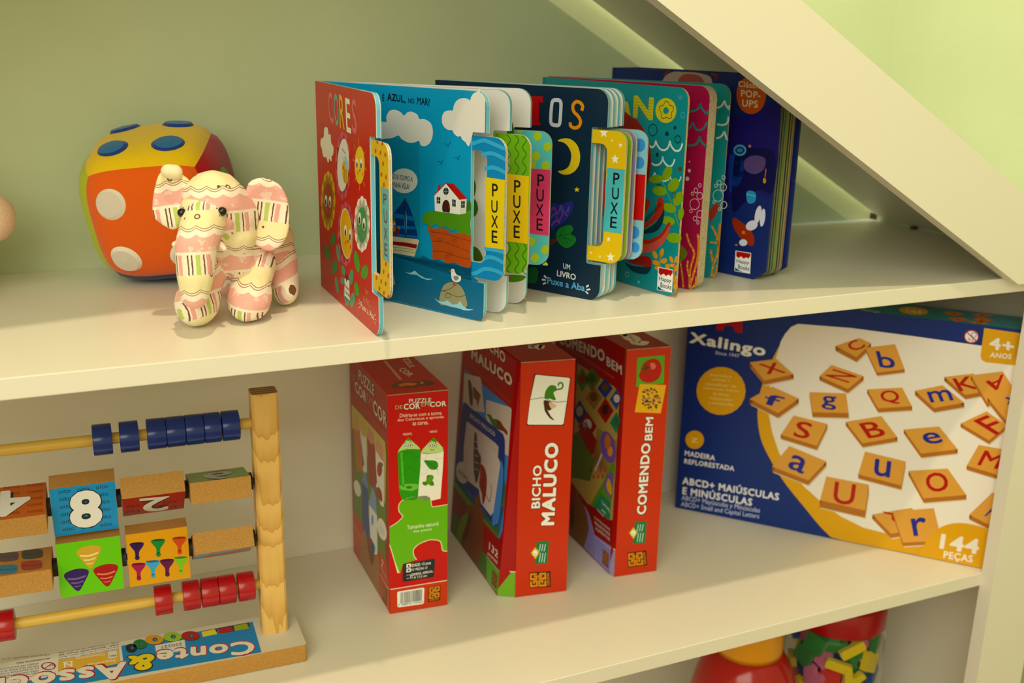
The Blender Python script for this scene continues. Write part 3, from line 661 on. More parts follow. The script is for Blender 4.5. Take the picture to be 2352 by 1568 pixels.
  ('S',(216,229,232),2,[19,1673,1400,1717,1389,1747,1411,1761,1452,1781,1419,1835,1380,1898,1384,1936,1419,1949,1464,1969,1428,2022,1390,2078,1396,2104,1430,2115,1465]),
  ('S',(216,229,232),2,[19,1719,1239,1768,1226,1822,1238,1857,1272,1867,1308,1887,1272,1949,1235,2001,1252,2029,1310]),
  ('S',(216,229,232),2,[13,1743,1090,1770,1153,1803,1112,1861,1089,1928,1095,1970,1120,1977,1156,2001,1118,2059,1093,2105,1114,2125,1161]),
  ('c',(150,32,17),4,[1219,1633,1422,1644,1561,1571,1659,1440,1710,1297,1703,1118,1658,977,1586,861,1282,803]),
  ('e',(7,39,56),5,[1623,1138,56,7,9,-111]),
  ('c',(186,42,18),5,[1553,849,1694,891,1732,881,1722,819,1674,744,1566,689]),
  ('c',(7,49,68),5,[1579,536,1708,596,1832,684,1898,784,1930,834,1928,714,1864,616,1759,566,1623,540]),
  ('c',(186,42,18),6,[1574,594,1748,701,1817,803,1830,905,1885,932,1925,893,1919,814,1867,732,1752,644,1577,554]),
  ('t',(48,17,14),7,'OS ARREGALADOS',[1640,608,261,254,-33,26],2),
  ('c',(177,39,22),6,[1584,475,1760,504,1905,589,1985,693,2021,713,2030,662,1997,567,1916,469,1792,389,1595,342]),
  ('c',(198,80,68),7,[1588,428,1768,465,1929,563,2019,690,2027,654,1997,567,1916,469,1792,389,1595,342]),
  ('c',(152,28,17),6,[1487,253,1642,316,1764,332,1804,296,1799,248,1717,225,1490,221]),
  ('c',(7,52,81),5,[1421,209,1538,199,1695,219,1799,248,1782,190,1712,147,1542,144]),
  ('S',(126,167,10),5,[9,1870,1101,1959,987,2055,845,2137,699]),
  ('e',(126,167,10),4,[1942,1168,54,-11,-36,-68]),
  ('e',(126,167,10),4,[1796,1096,96,18,8,-37]),
  ('e',(126,167,10),4,[2035,1070,62,-17,-42,-64]),
  ('e',(126,167,10),4,[1852,990,97,1,-7,-45]),
  ('e',(126,167,10),4,[2108,948,57,-11,-35,-69]),
  ('e',(126,167,10),4,[1999,847,91,-10,-17,-42]),
  ('e',(126,167,10),4,[2157,815,37,1,-8,-59]),
  ('e',(126,167,10),4,[1995,724,90,-3,-11,-42]),
  ('e',(126,167,10),4,[2087,574,98,10,-2,-49]),
  ('e',(212,145,19),3,[1844,368,27,14,27,-32]),
  ('e',(212,145,19),3,[1934,403,27,-1,-11,-44]),
  ('e',(212,145,19),3,[1866,292,53,-4,-9,-24]),
  ('e',(212,145,19),3,[1971,330,41,21,16,-20]),
  ('e',(212,145,19),3,[1909,246,60,4,-3,-22]),
  ('e',(212,145,19),3,[2070,363,19,9,19,-28]),
  ('e',(212,145,19),3,[2136,375,21,0,-8,-33]),
  ('e',(212,145,19),3,[2090,306,41,0,-5,-18]),
  ('e',(212,145,19),3,[2140,290,25,3,-1,-31]),
  ('e',(212,145,19),3,[2022,281,30,6,3,-30]),
  ('e',(212,145,19),3,[2122,187,33,7,4,-39]),
  ('e',(212,145,19),3,[2150,117,29,2,-5,-35]),
  ('s',(212,145,19),3,[8,1922,394,1918,240,1917,162]),
  ('s',(212,145,19),3,[7,2113,360,2128,127]),
  ('p',(238,243,243),8,[1899,258,2106,268,2110,44,1902,28]),
  ('p',(179,7,8),9,[1912,252,2100,261,2101,236,2077,199,2050,211,2015,189,1980,207,1942,182,1913,201]),
  ('p',(7,68,128),9,[1912,70,1965,49,2028,42,2104,48,1908,34]),
  ('t',(23,36,122),9,'Happy',[1922,117,169,10,0,50],2),
  ('t',(23,36,122),9,'Books',[1948,64,152,5,-1,50],2),
  ('r',(146,201,229),2,[6,1458,95,27,6,2,-25]),
  ('e',(113,172,202),2,[1636,53,16,3,1,-15]),
 ],
 'mag': [
  ('S',(27,126,129),2,[20,1855,1720,1908,1731,1952,1744,1982,1772,1994,1798,2008,1766,2061,1722,2085,1726,2085,1746]),
  ('S',(27,126,129),2,[19,1868,1559,1897,1584,1920,1619,1939,1587,1983,1558,2035,1572,2065,1604,2078,1640]),
  ('S',(27,126,129),2,[21,1872,1404,1936,1410,1988,1437,2010,1494,2032,1452,2085,1416,2085,1424]),
  ('r',(215,196,214),2,[6,2005,851,55,7,5,-52]),
  ('r',(215,196,214),2,[6,2058,938,33,4,3,-33]),
  ('r',(215,196,214),2,[6,2009,985,21,2,2,-23]),
  ('r',(215,196,214),2,[6,1971,949,15,1,2,-15]),
  ('r',(215,196,214),2,[6,2050,1038,16,1,1,-17]),
  ('r',(215,196,214),2,[6,2074,763,34,5,3,-35]),
  ('r',(215,196,214),2,[6,2023,713,22,3,2,-22]),
  ('r',(215,196,214),2,[6,2059,679,14,2,1,-17]),
  ('r',(215,196,214),2,[6,1967,779,17,2,2,-16]),
  ('e',(215,196,214),2,[1911,1252,9,1,0,-9]),
  ('e',(215,196,214),2,[1916,1165,18,2,2,-18]),
  ('e',(215,196,214),2,[1899,1085,22,3,2,-21]),
  ('S',(206,127,11),3,[24,1934,555,1973,467,2043,370,2010,208,2015,6]),
  ('e',(227,210,163),4,[1944,533,6,1,0,-7]),
  ('e',(227,210,163),4,[1963,489,7,1,1,-7]),
  ('e',(227,210,163),4,[1991,443,6,1,0,-7]),
  ('e',(227,210,163),4,[2026,394,6,1,0,-7]),
  ('e',(227,210,163),4,[2035,329,6,1,0,-7]),
  ('e',(227,210,163),4,[2018,248,7,2,1,-6]),
  ('e',(227,210,163),4,[2011,153,7,1,1,-7]),
  ('e',(227,210,163),4,[2014,43,7,1,1,-7]),
  ('S',(206,127,11),3,[24,2067,566,2085,467,2085,317,2049,152,2014,6]),
  ('e',(227,210,163),4,[2080,542,7,1,1,-7]),
  ('e',(227,210,163),4,[2062,193,7,1,1,-7]),
  ('e',(227,210,163),4,[2040,111,6,1,0,-7]),
  ('e',(227,210,163),4,[2022,28,7,2,1,-7]),
  ('S',(206,127,11),3,[22,1882,265,1918,129,1943,6]),
  ('e',(227,210,163),4,[1891,231,6,1,1,-6]),
  ('e',(227,210,163),4,[1909,163,6,1,1,-6]),
  ('e',(227,210,163),4,[1924,94,6,1,1,-6]),
  ('e',(227,210,163),4,[1937,25,6,1,0,-7]),
  ('S',(206,127,11),3,[23,1975,288,1972,217,2009,113]),
  ('e',(227,210,163),4,[1974,270,6,1,1,-6]),
  ('e',(227,210,163),4,[1972,235,7,1,1,-7]),
  ('e',(227,210,163),4,[1981,191,6,1,0,-7]),
  ('e',(227,210,163),4,[1999,139,7,1,1,-7]),
  ('S',(206,127,11),3,[21,2085,145,2079,63,2019,6]),
  ('e',(227,210,163),4,[2064,44,6,1,0,-6]),
  ('e',(227,210,163),4,[2034,7,6,1,1,-6]),
  ('c',(110,121,34),2,[1841,416,1898,417,1960,356,1910,277,1854,260]),
 ],
 'anoback': [
  ('S',(209,213,216),2,[18,1850,1732,1881,1745,1905,1766,1922,1801,1944,1760,1975,1729,1975,1738,1975,1764]),
  ('S',(209,213,216),2,[18,1862,1576,1911,1568,1956,1581,1975,1610,1975,1654]),
  ('S',(209,213,216),2,[19,1865,1434,1908,1449,1932,1477,1944,1501,1965,1462,1975,1428,1975,1440]),
  ('r',(209,213,224),2,[6,1932,862,54,6,5,-58]),
  ('r',(209,213,224),2,[6,1981,951,32,3,3,-36]),
  ('r',(209,213,224),2,[6,1931,994,22,2,2,-25]),
  ('r',(209,213,224),2,[6,1974,1050,17,1,2,-19]),
  ('r',(209,213,224),2,[6,1900,959,14,2,1,-18]),
  ('r',(209,213,224),2,[6,1999,773,32,4,2,-36]),
  ('r',(209,213,224),2,[6,1895,792,14,1,1,-17]),
  ('r',(209,213,224),2,[6,1959,726,14,2,2,-15]),
  ('S',(195,132,17),3,[24,1975,577,1975,494,1975,373,1975,269,1939,148,1928,6]),
  ('e',(227,210,163),4,[1974,239,6,0,1,-7]),
  ('e',(227,210,163),4,[1951,178,5,1,0,-7]),
  ('e',(227,210,163),4,[1936,111,6,0,1,-7]),
  ('e',(227,210,163),4,[1931,35,6,1,1,-7]),
  ('S',(195,132,17),3,[22,1885,550,1952,444,1975,334]),
  ('e',(227,210,163),4,[1902,523,5,1,0,-6]),
  ('e',(227,210,163),4,[1935,470,5,1,1,-6]),
  ('e',(227,210,163),4,[1961,416,5,1,0,-6]),
  ('S',(195,132,17),3,[21,1882,374,1966,377]),
  ('e',(227,210,163),4,[1903,375,5,0,1,-6]),
  ('e',(227,210,163),4,[1945,376,5,1,0,-5]),
  ('S',(195,132,17),3,[23,1896,299,1932,164]),
  ('e',(227,210,163),4,[1905,265,6,1,1,-6]),
  ('e',(227,210,163),4,[1923,197,5,1,1,-6]),
  ('S',(195,132,17),3,[21,1975,148,1975,73,1936,7]),
  ('e',(227,210,163),4,[1952,24,5,0,0,-6]),
  ('c',(163,47,31),2,[1850,675,1893,768,1933,788,1949,749,1926,667,1874,589]),
 ],
 'pop': [
  ('c',(179,154,147),1,[706,1962,816,2040,981,2050,1144,2050,1307,2022,1352,1961,1361,1867,716,1832]),
  ('c',(166,74,70),2,[907,1956,964,2019,1065,2033,1167,2023,1242,1972,1241,1877,915,1859]),
  ('s',(143,19,22),2,[23,724,1996,737,2029,784,2047]),
  ('s',(143,19,22),2,[25,1335,2046,1404,2034,1393,1987]),
  ('c',(29,22,116),1,[1439,1667,1655,1635,1931,1701,2178,1763,2195,913,1916,933,1524,755]),
  ('c',(17,16,79),2,[1711,1261,1912,1343,2174,1306,2195,925,2029,931,1891,802,1728,683]),
  ('e',(196,83,7),4,[1841,1860,177,10,18,-186]),
  ('t',(217,203,181),5,'Clássicos',[1679,1934,359,-10,-5,58],3),
  ('t',(217,203,181),5,'POP-',[1721,1838,237,-8,-5,70],4),
  ('t',(217,203,181),5,'UPS',[1744,1741,191,-3,-4,73],4),
  ('r',(69,160,208),3,[22,1761,1303,68,6,4,-47]),
  ('e',(55,127,185),4,[1761,1303,41,3,2,-22]),
  ('c',(39,145,207),4,[1883,881,1928,909,1991,894,2004,840,1986,795,1932,775,1900,803]),
  ('s',(105,193,241),5,[8,1888,869,1995,860]),
  ('s',(181,121,22),4,[11,2093,1149,2089,1064]),
  ('e',(196,136,32),4,[2087,1029,19,2,4,-29]),
  ('c',(21,59,162),2,[1637,1222,1732,1248,1814,1192,1812,1017,1729,879,1670,888]),
  ('e',(211,215,243),4,[2046,678,36,-2,-14,-93]),
  ('e',(211,215,243),5,[2104,654,30,0,-5,-93]),
  ('e',(211,215,243),6,[1982,556,62,41,33,-37]),
  ('c',(156,42,10),3,[1756,605,1856,570,1957,520,2024,432,2013,349,1915,366,1810,449,1743,538]),
  ('e',(211,215,243),5,[1896,363,50,8,4,-35]),
  ('p',(196,142,32),3,[1811,342,1816,332,1830,333,1820,324,1825,314,1813,319,1802,310,1805,322,1793,327,1807,330]),
  ('p',(196,142,32),4,[1887,495,1896,479,1918,481,1902,467,1909,451,1891,458,1874,445,1878,464,1860,473,1881,477]),
  ('p',(196,142,32),4,[1875,1376,1882,1363,1899,1364,1887,1354,1893,1341,1878,1347,1864,1338,1867,1352,1853,1360,1870,1362]),
  ('c',(87,67,130),3,[1831,1210,1938,1268,2070,1249,2063,1139,1957,1081,1840,1116]),
  ('p',(238,243,243),5,[1810,265,2004,271,2012,52,1816,46]),
  ('p',(179,7,8),6,[1822,259,1998,264,1999,240,1977,205,1952,217,1919,197,1886,215,1851,192,1823,211]),
  ('p',(7,68,128),6,[1825,86,1874,64,1933,56,2004,59,1822,52]),
  ('t',(23,36,122),6,'Happy',[1833,130,159,6,-1,48],2),
  ('t',(23,36,122),6,'Books',[1858,78,141,0,-1,49],2),
 ],
 'puzf': [
  ('p',(202,55,7),1,[4,293,32,290,632,296,632,4,4,4]),
  ('s',(240,228,219),2,[9,4,295,32,292,632,298]),
  ('t',(60,14,7),2,'PUZZLE',[222,2368,235,-14,0,55],5),
  ('t',(241,234,228),3,'PUZZLE',[220,2372,233,-13,0,48],2),
  ('t',(60,14,7),2,'DE',[81,2314,77,-2,-1,44],5),
  ('t',(228,168,118),3,'DE',[78,2319,76,-2,-1,42],2),
  ('t',(60,14,7),2,'COR',[169,2301,170,-5,-2,66],7),
  ('t',(241,234,228),3,'COR',[166,2306,169,-5,-2,64],4),
  ('t',(60,14,7),2,'EM',[353,2317,86,-2,-2,41],5),
  ('t',(228,168,118),3,'EM',[350,2322,85,-3,-2,40],2),
  ('t',(60,14,7),2,'COR',[444,2301,174,-5,-2,60],7),
  ('t',(241,234,228),3,'COR',[441,2307,173,-5,-2,58],4),
  ('t',(241,221,202),2,'Divirta-se com a turma',[122,2228,442,-14,1,41],1),
  ('t',(241,221,202),2,'dos Colorecos e aprenda',[99,2178,489,-13,-1,40],1),
  ('t',(241,221,202),2,'as cores.',[257,2128,169,-6,-1,32],1),
  ('t',(241,221,202),2,'FRENTE',[157,2027,91,-2,-1,25],1),
  ('t',(241,221,202),2,'VERSO',[433,2026,86,-1,-1,23],1),
  ('p',(192,222,138),2,[98,1844,114,1881,208,2001,324,1880,336,1855,334,1828,105,1818]),
  ('p',(47,156,19),3,[185,1971,208,2001,239,1968,224,1962,204,1966]),
  ('p',(38,155,7),3,[98,1844,123,1862,176,1872,246,1870,336,1857,339,1679,308,1306,270,1292,136,1314,109,1436]),
  ('p',(83,189,40),4,[125,1843,149,1849,166,1466,142,1460]),
  ('p',(192,222,138),2,[347,1826,361,1853,479,1971,576,1851,587,1803,549,1794,423,1790,352,1807]),
  ('p',(47,156,19),3,[448,1940,479,1971,518,1926,495,1919,470,1928]),
  ('p',(242,243,236),2,[345,1827,405,1806,495,1793,587,1803,581,1649,555,1273,459,1262,369,1276,310,1315]),
  ('e',(39,65,36),4,[185,1910,22,-3,0,-24]),
  ('e',(243,243,243),5,[185,1910,18,-2,0,-21]),
  ('e',(31,45,33),6,[185,1910,8,-1,0,-10]),
  ('e',(39,65,36),4,[233,1912,22,-3,0,-24]),
  ('e',(243,243,243),5,[233,1912,18,-3,0,-21]),
  ('e',(31,45,33),6,[233,1912,8,-1,0,-11]),
  ('e',(39,65,36),4,[445,1885,22,-3,0,-24]),
  ('e',(243,243,243),5,[445,1885,18,-2,0,-21]),
  ('e',(31,45,33),6,[445,1885,8,-1,0,-10]),
  ('e',(39,65,36),4,[491,1880,23,-2,0,-24]),
  ('e',(243,243,243),5,[491,1880,19,-2,0,-20]),
  ('e',(31,45,33),6,[491,1880,8,0,0,-10]),
  ('S',(33,65,28),6,[4,193,1881,209,1865,228,1872]),
  ('S',(33,65,28),6,[5,445,1848,463,1830,484,1843]),
  ('S',(33,65,28),6,[5,163,1944,185,1956]),
  ('S',(33,65,28),6,[5,224,1958,246,1949]),
  ('S',(33,65,28),6,[5,437,1923,454,1933]),
  ('S',(33,65,28),6,[5,490,1921,513,1910]),
  ('S',(24,114,7),5,[3,105,1762,140,1763,162,1792,193,1840,246,1829,272,1784,336,1772]),
  ('S',(24,114,7),5,[3,108,1595,165,1599,183,1655,254,1661,280,1606,329,1610]),
  ('S',(195,197,176),4,[3,345,1748,396,1751,414,1795,495,1800,513,1737,580,1729]),
  ('S',(195,197,176),4,[3,334,1576,396,1578,414,1627,513,1611,522,1562,568,1552]),
  ('c',(43,145,13),4,[377,1727,423,1724,495,1711,527,1675,522,1628,486,1609,441,1624,405,1671]),
  ('s',(26,105,13),5,[4,383,1722,459,1669,527,1599]),
  ('c',(87,156,19),4,[405,1549,428,1559,468,1550,479,1520,468,1484,485,1435,446,1435,423,1452,392,1442,365,1459,360,1488,396,1493]),
  ('e',(28,54,16),5,[423,1546,9,-1,0,-7]),
  ('e',(63,125,17),5,[383,1471,20,-2,0,-17]),
  ('e',(63,125,17),5,[466,1461,15,-2,0,-21]),
  ('p',(112,196,67),4,[106,1473,180,1488,258,1482,317,1466,313,1421,248,1400,131,1428]),
  ('e',(50,135,15),5,[215,1446,35,-4,0,-16]),
  ('S',(239,232,195),3,[8,8,1023,79,1059,138,1110,142,1139,109,1181,104,1255,149,1311,257,1333,396,1329,443,1300,453,1239,461,1200,495,1189,632,1195]),
  ('p',(101,184,7),2,[4,1020,79,1055,142,1114,111,1177,106,1255,149,1309,257,1331,396,1327,441,1298,455,1207,495,1185,632,1192,632,651,582,664,563,754,537,788,435,808,315,774,255,714,266,648,294,600,144,570,113,477,93,476,55,616,4,817]),
  ('S',(239,232,195),3,[9,632,648,582,664,563,754,532,789,435,810,315,776,259,718,266,648,294,600]),
  ('s',(239,232,195),3,[9,113,477,93,476,55,616,4,817]),
  ('t',(234,243,213),4,'Tamanho natural',[190,967,341,0,1,47],1),
  ('t',(234,243,213),4,'das peças',[259,913,202,1,-1,36],1),
  ('c',(39,39,46),5,[144,554,158,574,314,575,472,581,494,565,492,482,484,378,466,363,314,362,165,358,141,377,141,473]),
  ('t',(241,243,243),6,'IDADE: +3 anos',[238,520,212,2,0,37],2),
  ('t',(241,243,243),6,'Nº PEÇAS: 21',[237,466,173,2,1,35],2),
  ('t',(241,243,243),6,'DIMENS. APROX.:',[235,414,241,5,0,30],2),
  ('t',(241,243,243),6,'7 X 17,5 cm',[235,374,172,3,0,29],2),
  ('p',(241,243,243),6,[182,564,230,565,230,521,182,520]),
  ('p',(241,243,243),6,[182,510,230,511,229,467,181,466]),
  ('p',(241,243,243),6,[181,433,229,434,229,391,181,390]),
  ('p',(39,39,46),7,[177,430,223,431,223,394,177,395]),
  ('e',(39,39,46),7,[206,540,10,-1,0,-13]),
  ('e',(39,39,46),7,[205,488,14,-2,0,-11]),
  ('p',(241,243,243),3,[79,243,96,253,364,254,378,241,372,69,358,58,94,62,80,77]),
  ('p',(33,35,42),4,[114,237,117,237,114,102,110,102]),
  ('p',(33,35,42),4,[123,237,126,237,123,102,120,102]),
  ('p',(33,35,42),4,[130,237,137,236,134,102,127,102]),
  ('p',(33,35,42),4,[143,237,145,237,142,103,140,102]),
  ('p',(33,35,42),4,[151,237,154,237,151,103,148,102]),
  ('p',(33,35,42),4,[158,237,163,237,160,102,155,102]),
  ('p',(33,35,42),4,[169,237,172,237,169,102,166,102]),
  ('p',(33,35,42),4,[175,237,182,237,179,102,172,102]),
  ('p',(33,35,42),4,[188,237,194,237,192,102,185,102]),
  ('p',(33,35,42),4,[198,237,202,237,199,102,196,102]),
  ('p',(33,35,42),4,[205,237,208,237,206,102,202,102]),
  ('p',(33,35,42),4,[214,237,221,237,218,102,211,102]),
  ('p',(33,35,42),4,[227,237,229,238,227,103,224,102]),
  ('p',(33,35,42),4,[235,237,238,238,235,103,232,102]),
  ('p',(33,35,42),4,[240,237,243,238,240,103,238,102]),
  ('p',(33,35,42),4,[247,237,250,238,247,103,244,102]),
  ('p',(33,35,42),4,[254,237,261,237,258,102,251,102]),
  ('p',(33,35,42),4,[266,238,273,237,271,102,264,102]),
  ('p',(33,35,42),4,[279,238,286,237,283,102,276,102]),
  ('p',(33,35,42),4,[290,238,297,237,294,102,287,102]),
  ('p',(33,35,42),4,[299,238,305,237,302,102,297,102]),
  ('p',(33,35,42),4,[308,238,310,238,308,103,305,102]),
  ('p',(33,35,42),4,[313,238,320,237,318,102,311,102]),
  ('p',(33,35,42),4,[323,238,328,238,326,102,320,102]),
  ('p',(33,35,42),4,[334,238,341,237,338,102,331,102]),
  ('p',(33,35,42),4,[346,238,352,238,349,102,344,102]),
  ('t',(33,35,42),4,'7  908010 139563',[86,76,272,-3,0,25],1),
  ('p',(51,24,11),3,[425,246,558,251,555,73,421,69]),
  ('s',(226,142,7),4,[15,483,235,441,234,440,184,481,186,482,210,460,210]),
  ('s',(226,142,7),4,[15,541,187,542,237,500,236,499,186,522,187,522,212]),
  ('s',(226,142,7),4,[15,480,116,438,115,440,164,481,166,480,141,458,140]),
  ('s',(226,142,7),4,[15,540,168,539,118,498,117,499,166,521,167,521,142]),
  ('t',(226,142,7),4,'GROW',[432,78,112,3,1,24],3),
 ],
 'puzl': [
  ('t',(60,14,7),2,'PUZZLE',[424,2280,628,17,1,128],5),
  ('t',(216,200,186),3,'PUZZLE',[408,2284,629,17,2,126],2),
  ('t',(60,14,7),2,'COR',[269,2099,469,7,-14,130],7),
  ('t',(216,200,186),3,'COR',[253,2103,471,6,-14,128],4),
  ('t',(60,14,7),2,'COR',[1014,2099,499,9,-12,163],7),
  ('t',(216,200,186),3,'COR',[1000,2102,500,9,-12,161],4),
  ('t',(193,117,81),3,'DE',[57,2189,194,0,-8,95],2),
  ('t',(193,117,81),3,'EM',[742,2160,240,9,-9,89],2),
  ('s',(191,132,112),2,[7,81,2071,811,2083,1452,2040]),
  ('s',(191,132,112),2,[7,81,2071,811,2083,1452,2040]),
  ('p',(188,61,10),1,[10,562,1413,565,1504,267,1507,4,4,21]),
  ('s',(225,204,182),3,[8,12,372,1401,263,1519,284]),
  ('p',(93,124,24),2,[66,1889,421,1905,1434,1937,1470,1829,1392,565,946,534,61,561]),
  ('p',(188,178,75),3,[66,1889,421,1905,1434,1937,1455,1782,1405,1223,1062,1374,476,1575,59,1599]),
  ('p',(188,102,7),4,[129,1647,392,1720,577,1350,450,1199,246,1138]),
  ('p',(199,153,94),5,[112,1641,190,1802,337,1832,422,1709,282,1636]),
  ('p',(218,218,219),4,[406,1703,678,1738,690,1307,529,1197]),
  ('p',(203,164,79),5,[392,1720,513,1894,634,1872,685,1719,544,1666]),
  ('p',(149,38,19),4,[717,1752,1012,1777,1097,1345,982,1222,759,1204]),
  ('p',(200,130,109),5,[716,1730,784,1883,981,1871,1025,1761,862,1700]),
  ('p',(225,226,225),4,[1068,1756,1386,1755,1348,1167,1228,1135,1058,1286]),
  ('p',(206,141,116),5,[1051,1708,1122,1861,1329,1835,1391,1695,1253,1682]),
  ('e',(164,29,16),5,[1205,1542,99,40,-4,-86]),
  ('e',(54,117,40),6,[1285,1624,56,23,-1,-25]),
  ('c',(150,38,25),5,[1056,1253,1167,1321,1284,1297,1280,1200,1160,1180,1067,1183]),
  ('p',(42,75,143),4,[464,1171,695,1156,781,545,637,454,451,504]),
  ('p',(106,136,184),5,[459,1102,548,1261,671,1256,738,1107,599,1093]),
  ('p',(225,226,225),4,[746,978,1077,949,1069,348,932,279,748,507]),
  ('p',(123,154,199),5,[743,932,909,1224,1051,1154,1077,949,931,949]),
  ('e',(67,155,221),6,[886,807,46,21,-4,-68]),
  ('e',(69,157,210),6,[897,465,92,45,-3,-65]),
  ('e',(225,226,225),5,[254,920,147,71,72,-73]),
  ('e',(225,226,225),5,[1265,873,167,88,87,-91]),
  ('s',(96,94,91),6,[4,1167,877,1364,904]),
  ('s',(96,94,91),6,[4,1165,845,1363,873]),
  ('s',(96,94,91),6,[4,1164,814,1362,842]),
  ('c',(153,105,60),5,[278,117,438,429,564,534,637,454,745,323,1127,488,1137,248,1102,4,766,10,409,4]),
  ('c',(120,54,24),6,[718,515,909,538,936,349,816,220,707,327]),
  ('t',(230,209,181),4,'7',[1216,411,85,5,5,91],2),
  ('s',(225,204,182),4,[6,1071,382,1405,375]),
  ('p',(51,24,11),4,[1251,229,1413,232,1391,20,1227,14]),
  ('s',(178,103,7),5,[17,1320,215,1269,214,1263,154,1314,155,1317,185,1289,184]),
  ('s',(178,103,7),5,[17,1386,157,1392,216,1342,215,1335,156,1363,156,1366,186]),
  ('s',(178,103,7),5,[18,1305,71,1253,70,1260,130,1311,131,1308,101,1280,101]),
  ('s',(178,103,7),5,[17,1383,133,1377,74,1326,72,1333,132,1360,133,1357,103]),
  ('t',(178,103,7),5,'GROW',[1242,26,137,4,3,28],3),
 ],
 'bicf': [
  ('t',(70,17,7),2,'BICHO',[265,1042,7,517,-116,9],9),
  ('t',(243,243,243),3,'BICHO',[256,1052,8,503,-101,7],4),
  ('t',(70,17,7),2,'MALUCO',[437,819,17,984,-170,15],12),
  ('t',(243,243,243),3,'MALUCO',[429,828,17,970,-156,14],7),
  ('c',(109,38,7),1,[152,2596,172,2591,527,2531,552,2505,528,2256,496,2001,476,1986,268,2008,94,2023,78,2052,108,2308,143,2577]),
  ('p',(240,243,243),2,[159,2576,168,2583,531,2524,544,2510,518,2267,491,2018,476,2001,98,2034,84,2050,110,2308]),
  ('S',(60,94,91),4,[6,110,2314,199,2321,258,2321,338,2281,418,2261,512,2265]),
  ('S',(64,127,38),3,[18,335,2370,397,2401,453,2411,467,2444,450,2475,421,2471,416,2444]),
  ('c',(63,132,30),4,[270,2316,276,2395,323,2454,382,2446,397,2405,365,2368,393,2296,368,2288,328,2307]),
  ('c',(76,44,18),4,[263,2293,339,2271,376,2218,322,2172,298,2194,344,2110,386,2061,335,2087,279,2166,265,2227]),
  ('c',(223,190,151),5,[319,2268,400,2230,385,2203,341,2199]),
  ('p',(7,122,65),3,[230,652,373,645,362,375,217,378]),
  ('p',(220,192,19),4,[166,524,215,589,268,524,224,441]),
  ('e',(243,243,243),5,[217,517,27,-3,1,-37]),
  ('s',(64,68,68),6,[4,205,510,218,496,230,507]),
  ('s',(200,228,236),4,[9,262,535,276,620]),
  ('s',(200,228,236),4,[9,291,531,304,617]),
  ('s',(200,228,236),4,[9,320,527,333,613]),
  ('s',(200,228,236),4,[9,266,398,279,511]),
  ('s',(200,228,236),4,[9,295,395,308,507]),
  ('s',(200,228,236),4,[9,324,391,337,504]),
  ('p',(51,24,11),3,[164,91,154,286,403,271,413,75]),
  ('s',(226,142,7),4,[23,178,175,181,114,250,110,247,170,213,172,214,140]),
  ('s',(226,142,7),4,[22,243,257,174,261,177,201,246,197,244,229,210,231]),
  ('s',(226,142,7),4,[23,345,164,348,103,278,108,275,169,310,166,312,134]),
  ('s',(226,142,7),4,[23,271,255,340,251,344,191,274,195,272,228,307,225]),
  ('t',(226,142,7),4,'GROW',[400,92,-9,164,-33,2],3),
 ],
 'bicl': [
  ('t',(60,7,7),2,'BICHO',[848,2598,720,-3,-24,117],8),
  ('t',(217,207,202),3,'BICHO',[833,2602,722,-3,-24,115],5),
  ('t',(60,7,7),2,'MALUCO',[507,2338,1305,75,-26,126],10),
  ('t',(217,207,202),3,'MALUCO',[491,2342,1307,74,-25,124],7),
  ('t',(203,127,79),3,'Forme novos animais e crie nomes para eles!',[452,2257,1312,-36,-4,20],1),
  ('p',(42,140,227),1,[299,2157,981,2168,1831,2184,1845,1669,1845,785,1775,649,218,683]),
  ('p',(210,209,205),2,[279,2097,824,2220,865,2192,1043,1870,706,1773,307,1722]),
  ('s',(148,142,133),3,[4,565,2160,690,1778]),
  ('c',(63,69,51),3,[431,2054,488,2082,577,2026,637,1887,622,1808,543,1813,469,1948]),
  ('c',(131,65,36),3,[620,2040,742,2038,880,2021,860,1973,809,1861,761,1918,659,1926]),
  ('p',(210,209,205),2,[1067,2032,1414,2109,1792,2189,1833,2175,1845,1655,1599,1616,1093,1836]),
  ('s',(148,142,133),3,[4,1435,2111,1457,1904]),
  ('c',(65,116,33),3,[1114,1874,1234,1911,1321,1896,1452,1927,1473,1829,1309,1821,1189,1859]),
  ('c',(120,52,21),3,[1452,1927,1557,1940,1641,1921,1762,1906,1758,1865,1653,1866,1525,1839,1456,1844]),
  ('p',(89,147,34),1,[248,1370,172,818,172,622,805,532,1572,563,1747,657,1845,1063,1845,1315,1361,1574]),
  ('c',(17,56,149),4,[298,1686,410,1768,645,1773,1527,1829,1677,1815,1732,1717,1785,1238,1736,838,1642,763,1479,741,1064,768,434,773,189,831,238,1255]),
  ('c',(59,141,231),5,[1603,1466,1738,1460,1756,1124,1721,842,1641,768,1530,764]),
  ('t',(210,209,205),6,'BICHO MALUCO',[592,1653,836,66,-11,50],4),
  ('p',(210,209,205),5,[483,1566,1454,1656,1552,1648,1556,1498,1490,956,1089,940,499,856,441,1222]),
  ('p',(217,215,212),6,[1138,1552,1592,1522,1641,1481,1549,877,1482,795,1147,804,1024,966]),
  ('c',(74,72,65),7,[775,1510,846,1537,924,1375,1039,1324,1040,1176,962,973,853,1057,798,1251]),
  ('s',(210,209,205),8,[8,791,1431,922,1459]),
  ('s',(210,209,205),8,[8,808,1352,938,1380]),
  ('s',(210,209,205),8,[8,824,1272,954,1302]),
  ('s',(210,209,205),8,[8,841,1192,971,1223]),
  ('s',(210,209,205),8,[8,857,1113,987,1144]),
  ('c',(149,43,11),7,[1055,1246,1202,1242,1284,1129,1271,912,1203,818,1151,924,1049,988,1052,1117]),
  ('s',(52,30,23),8,[8,1075,1148,1219,1165]),
  ('s',(52,30,23),8,[8,1090,1080,1233,1097]),
  ('s',(52,30,23),8,[8,1104,1011,1247,1029]),
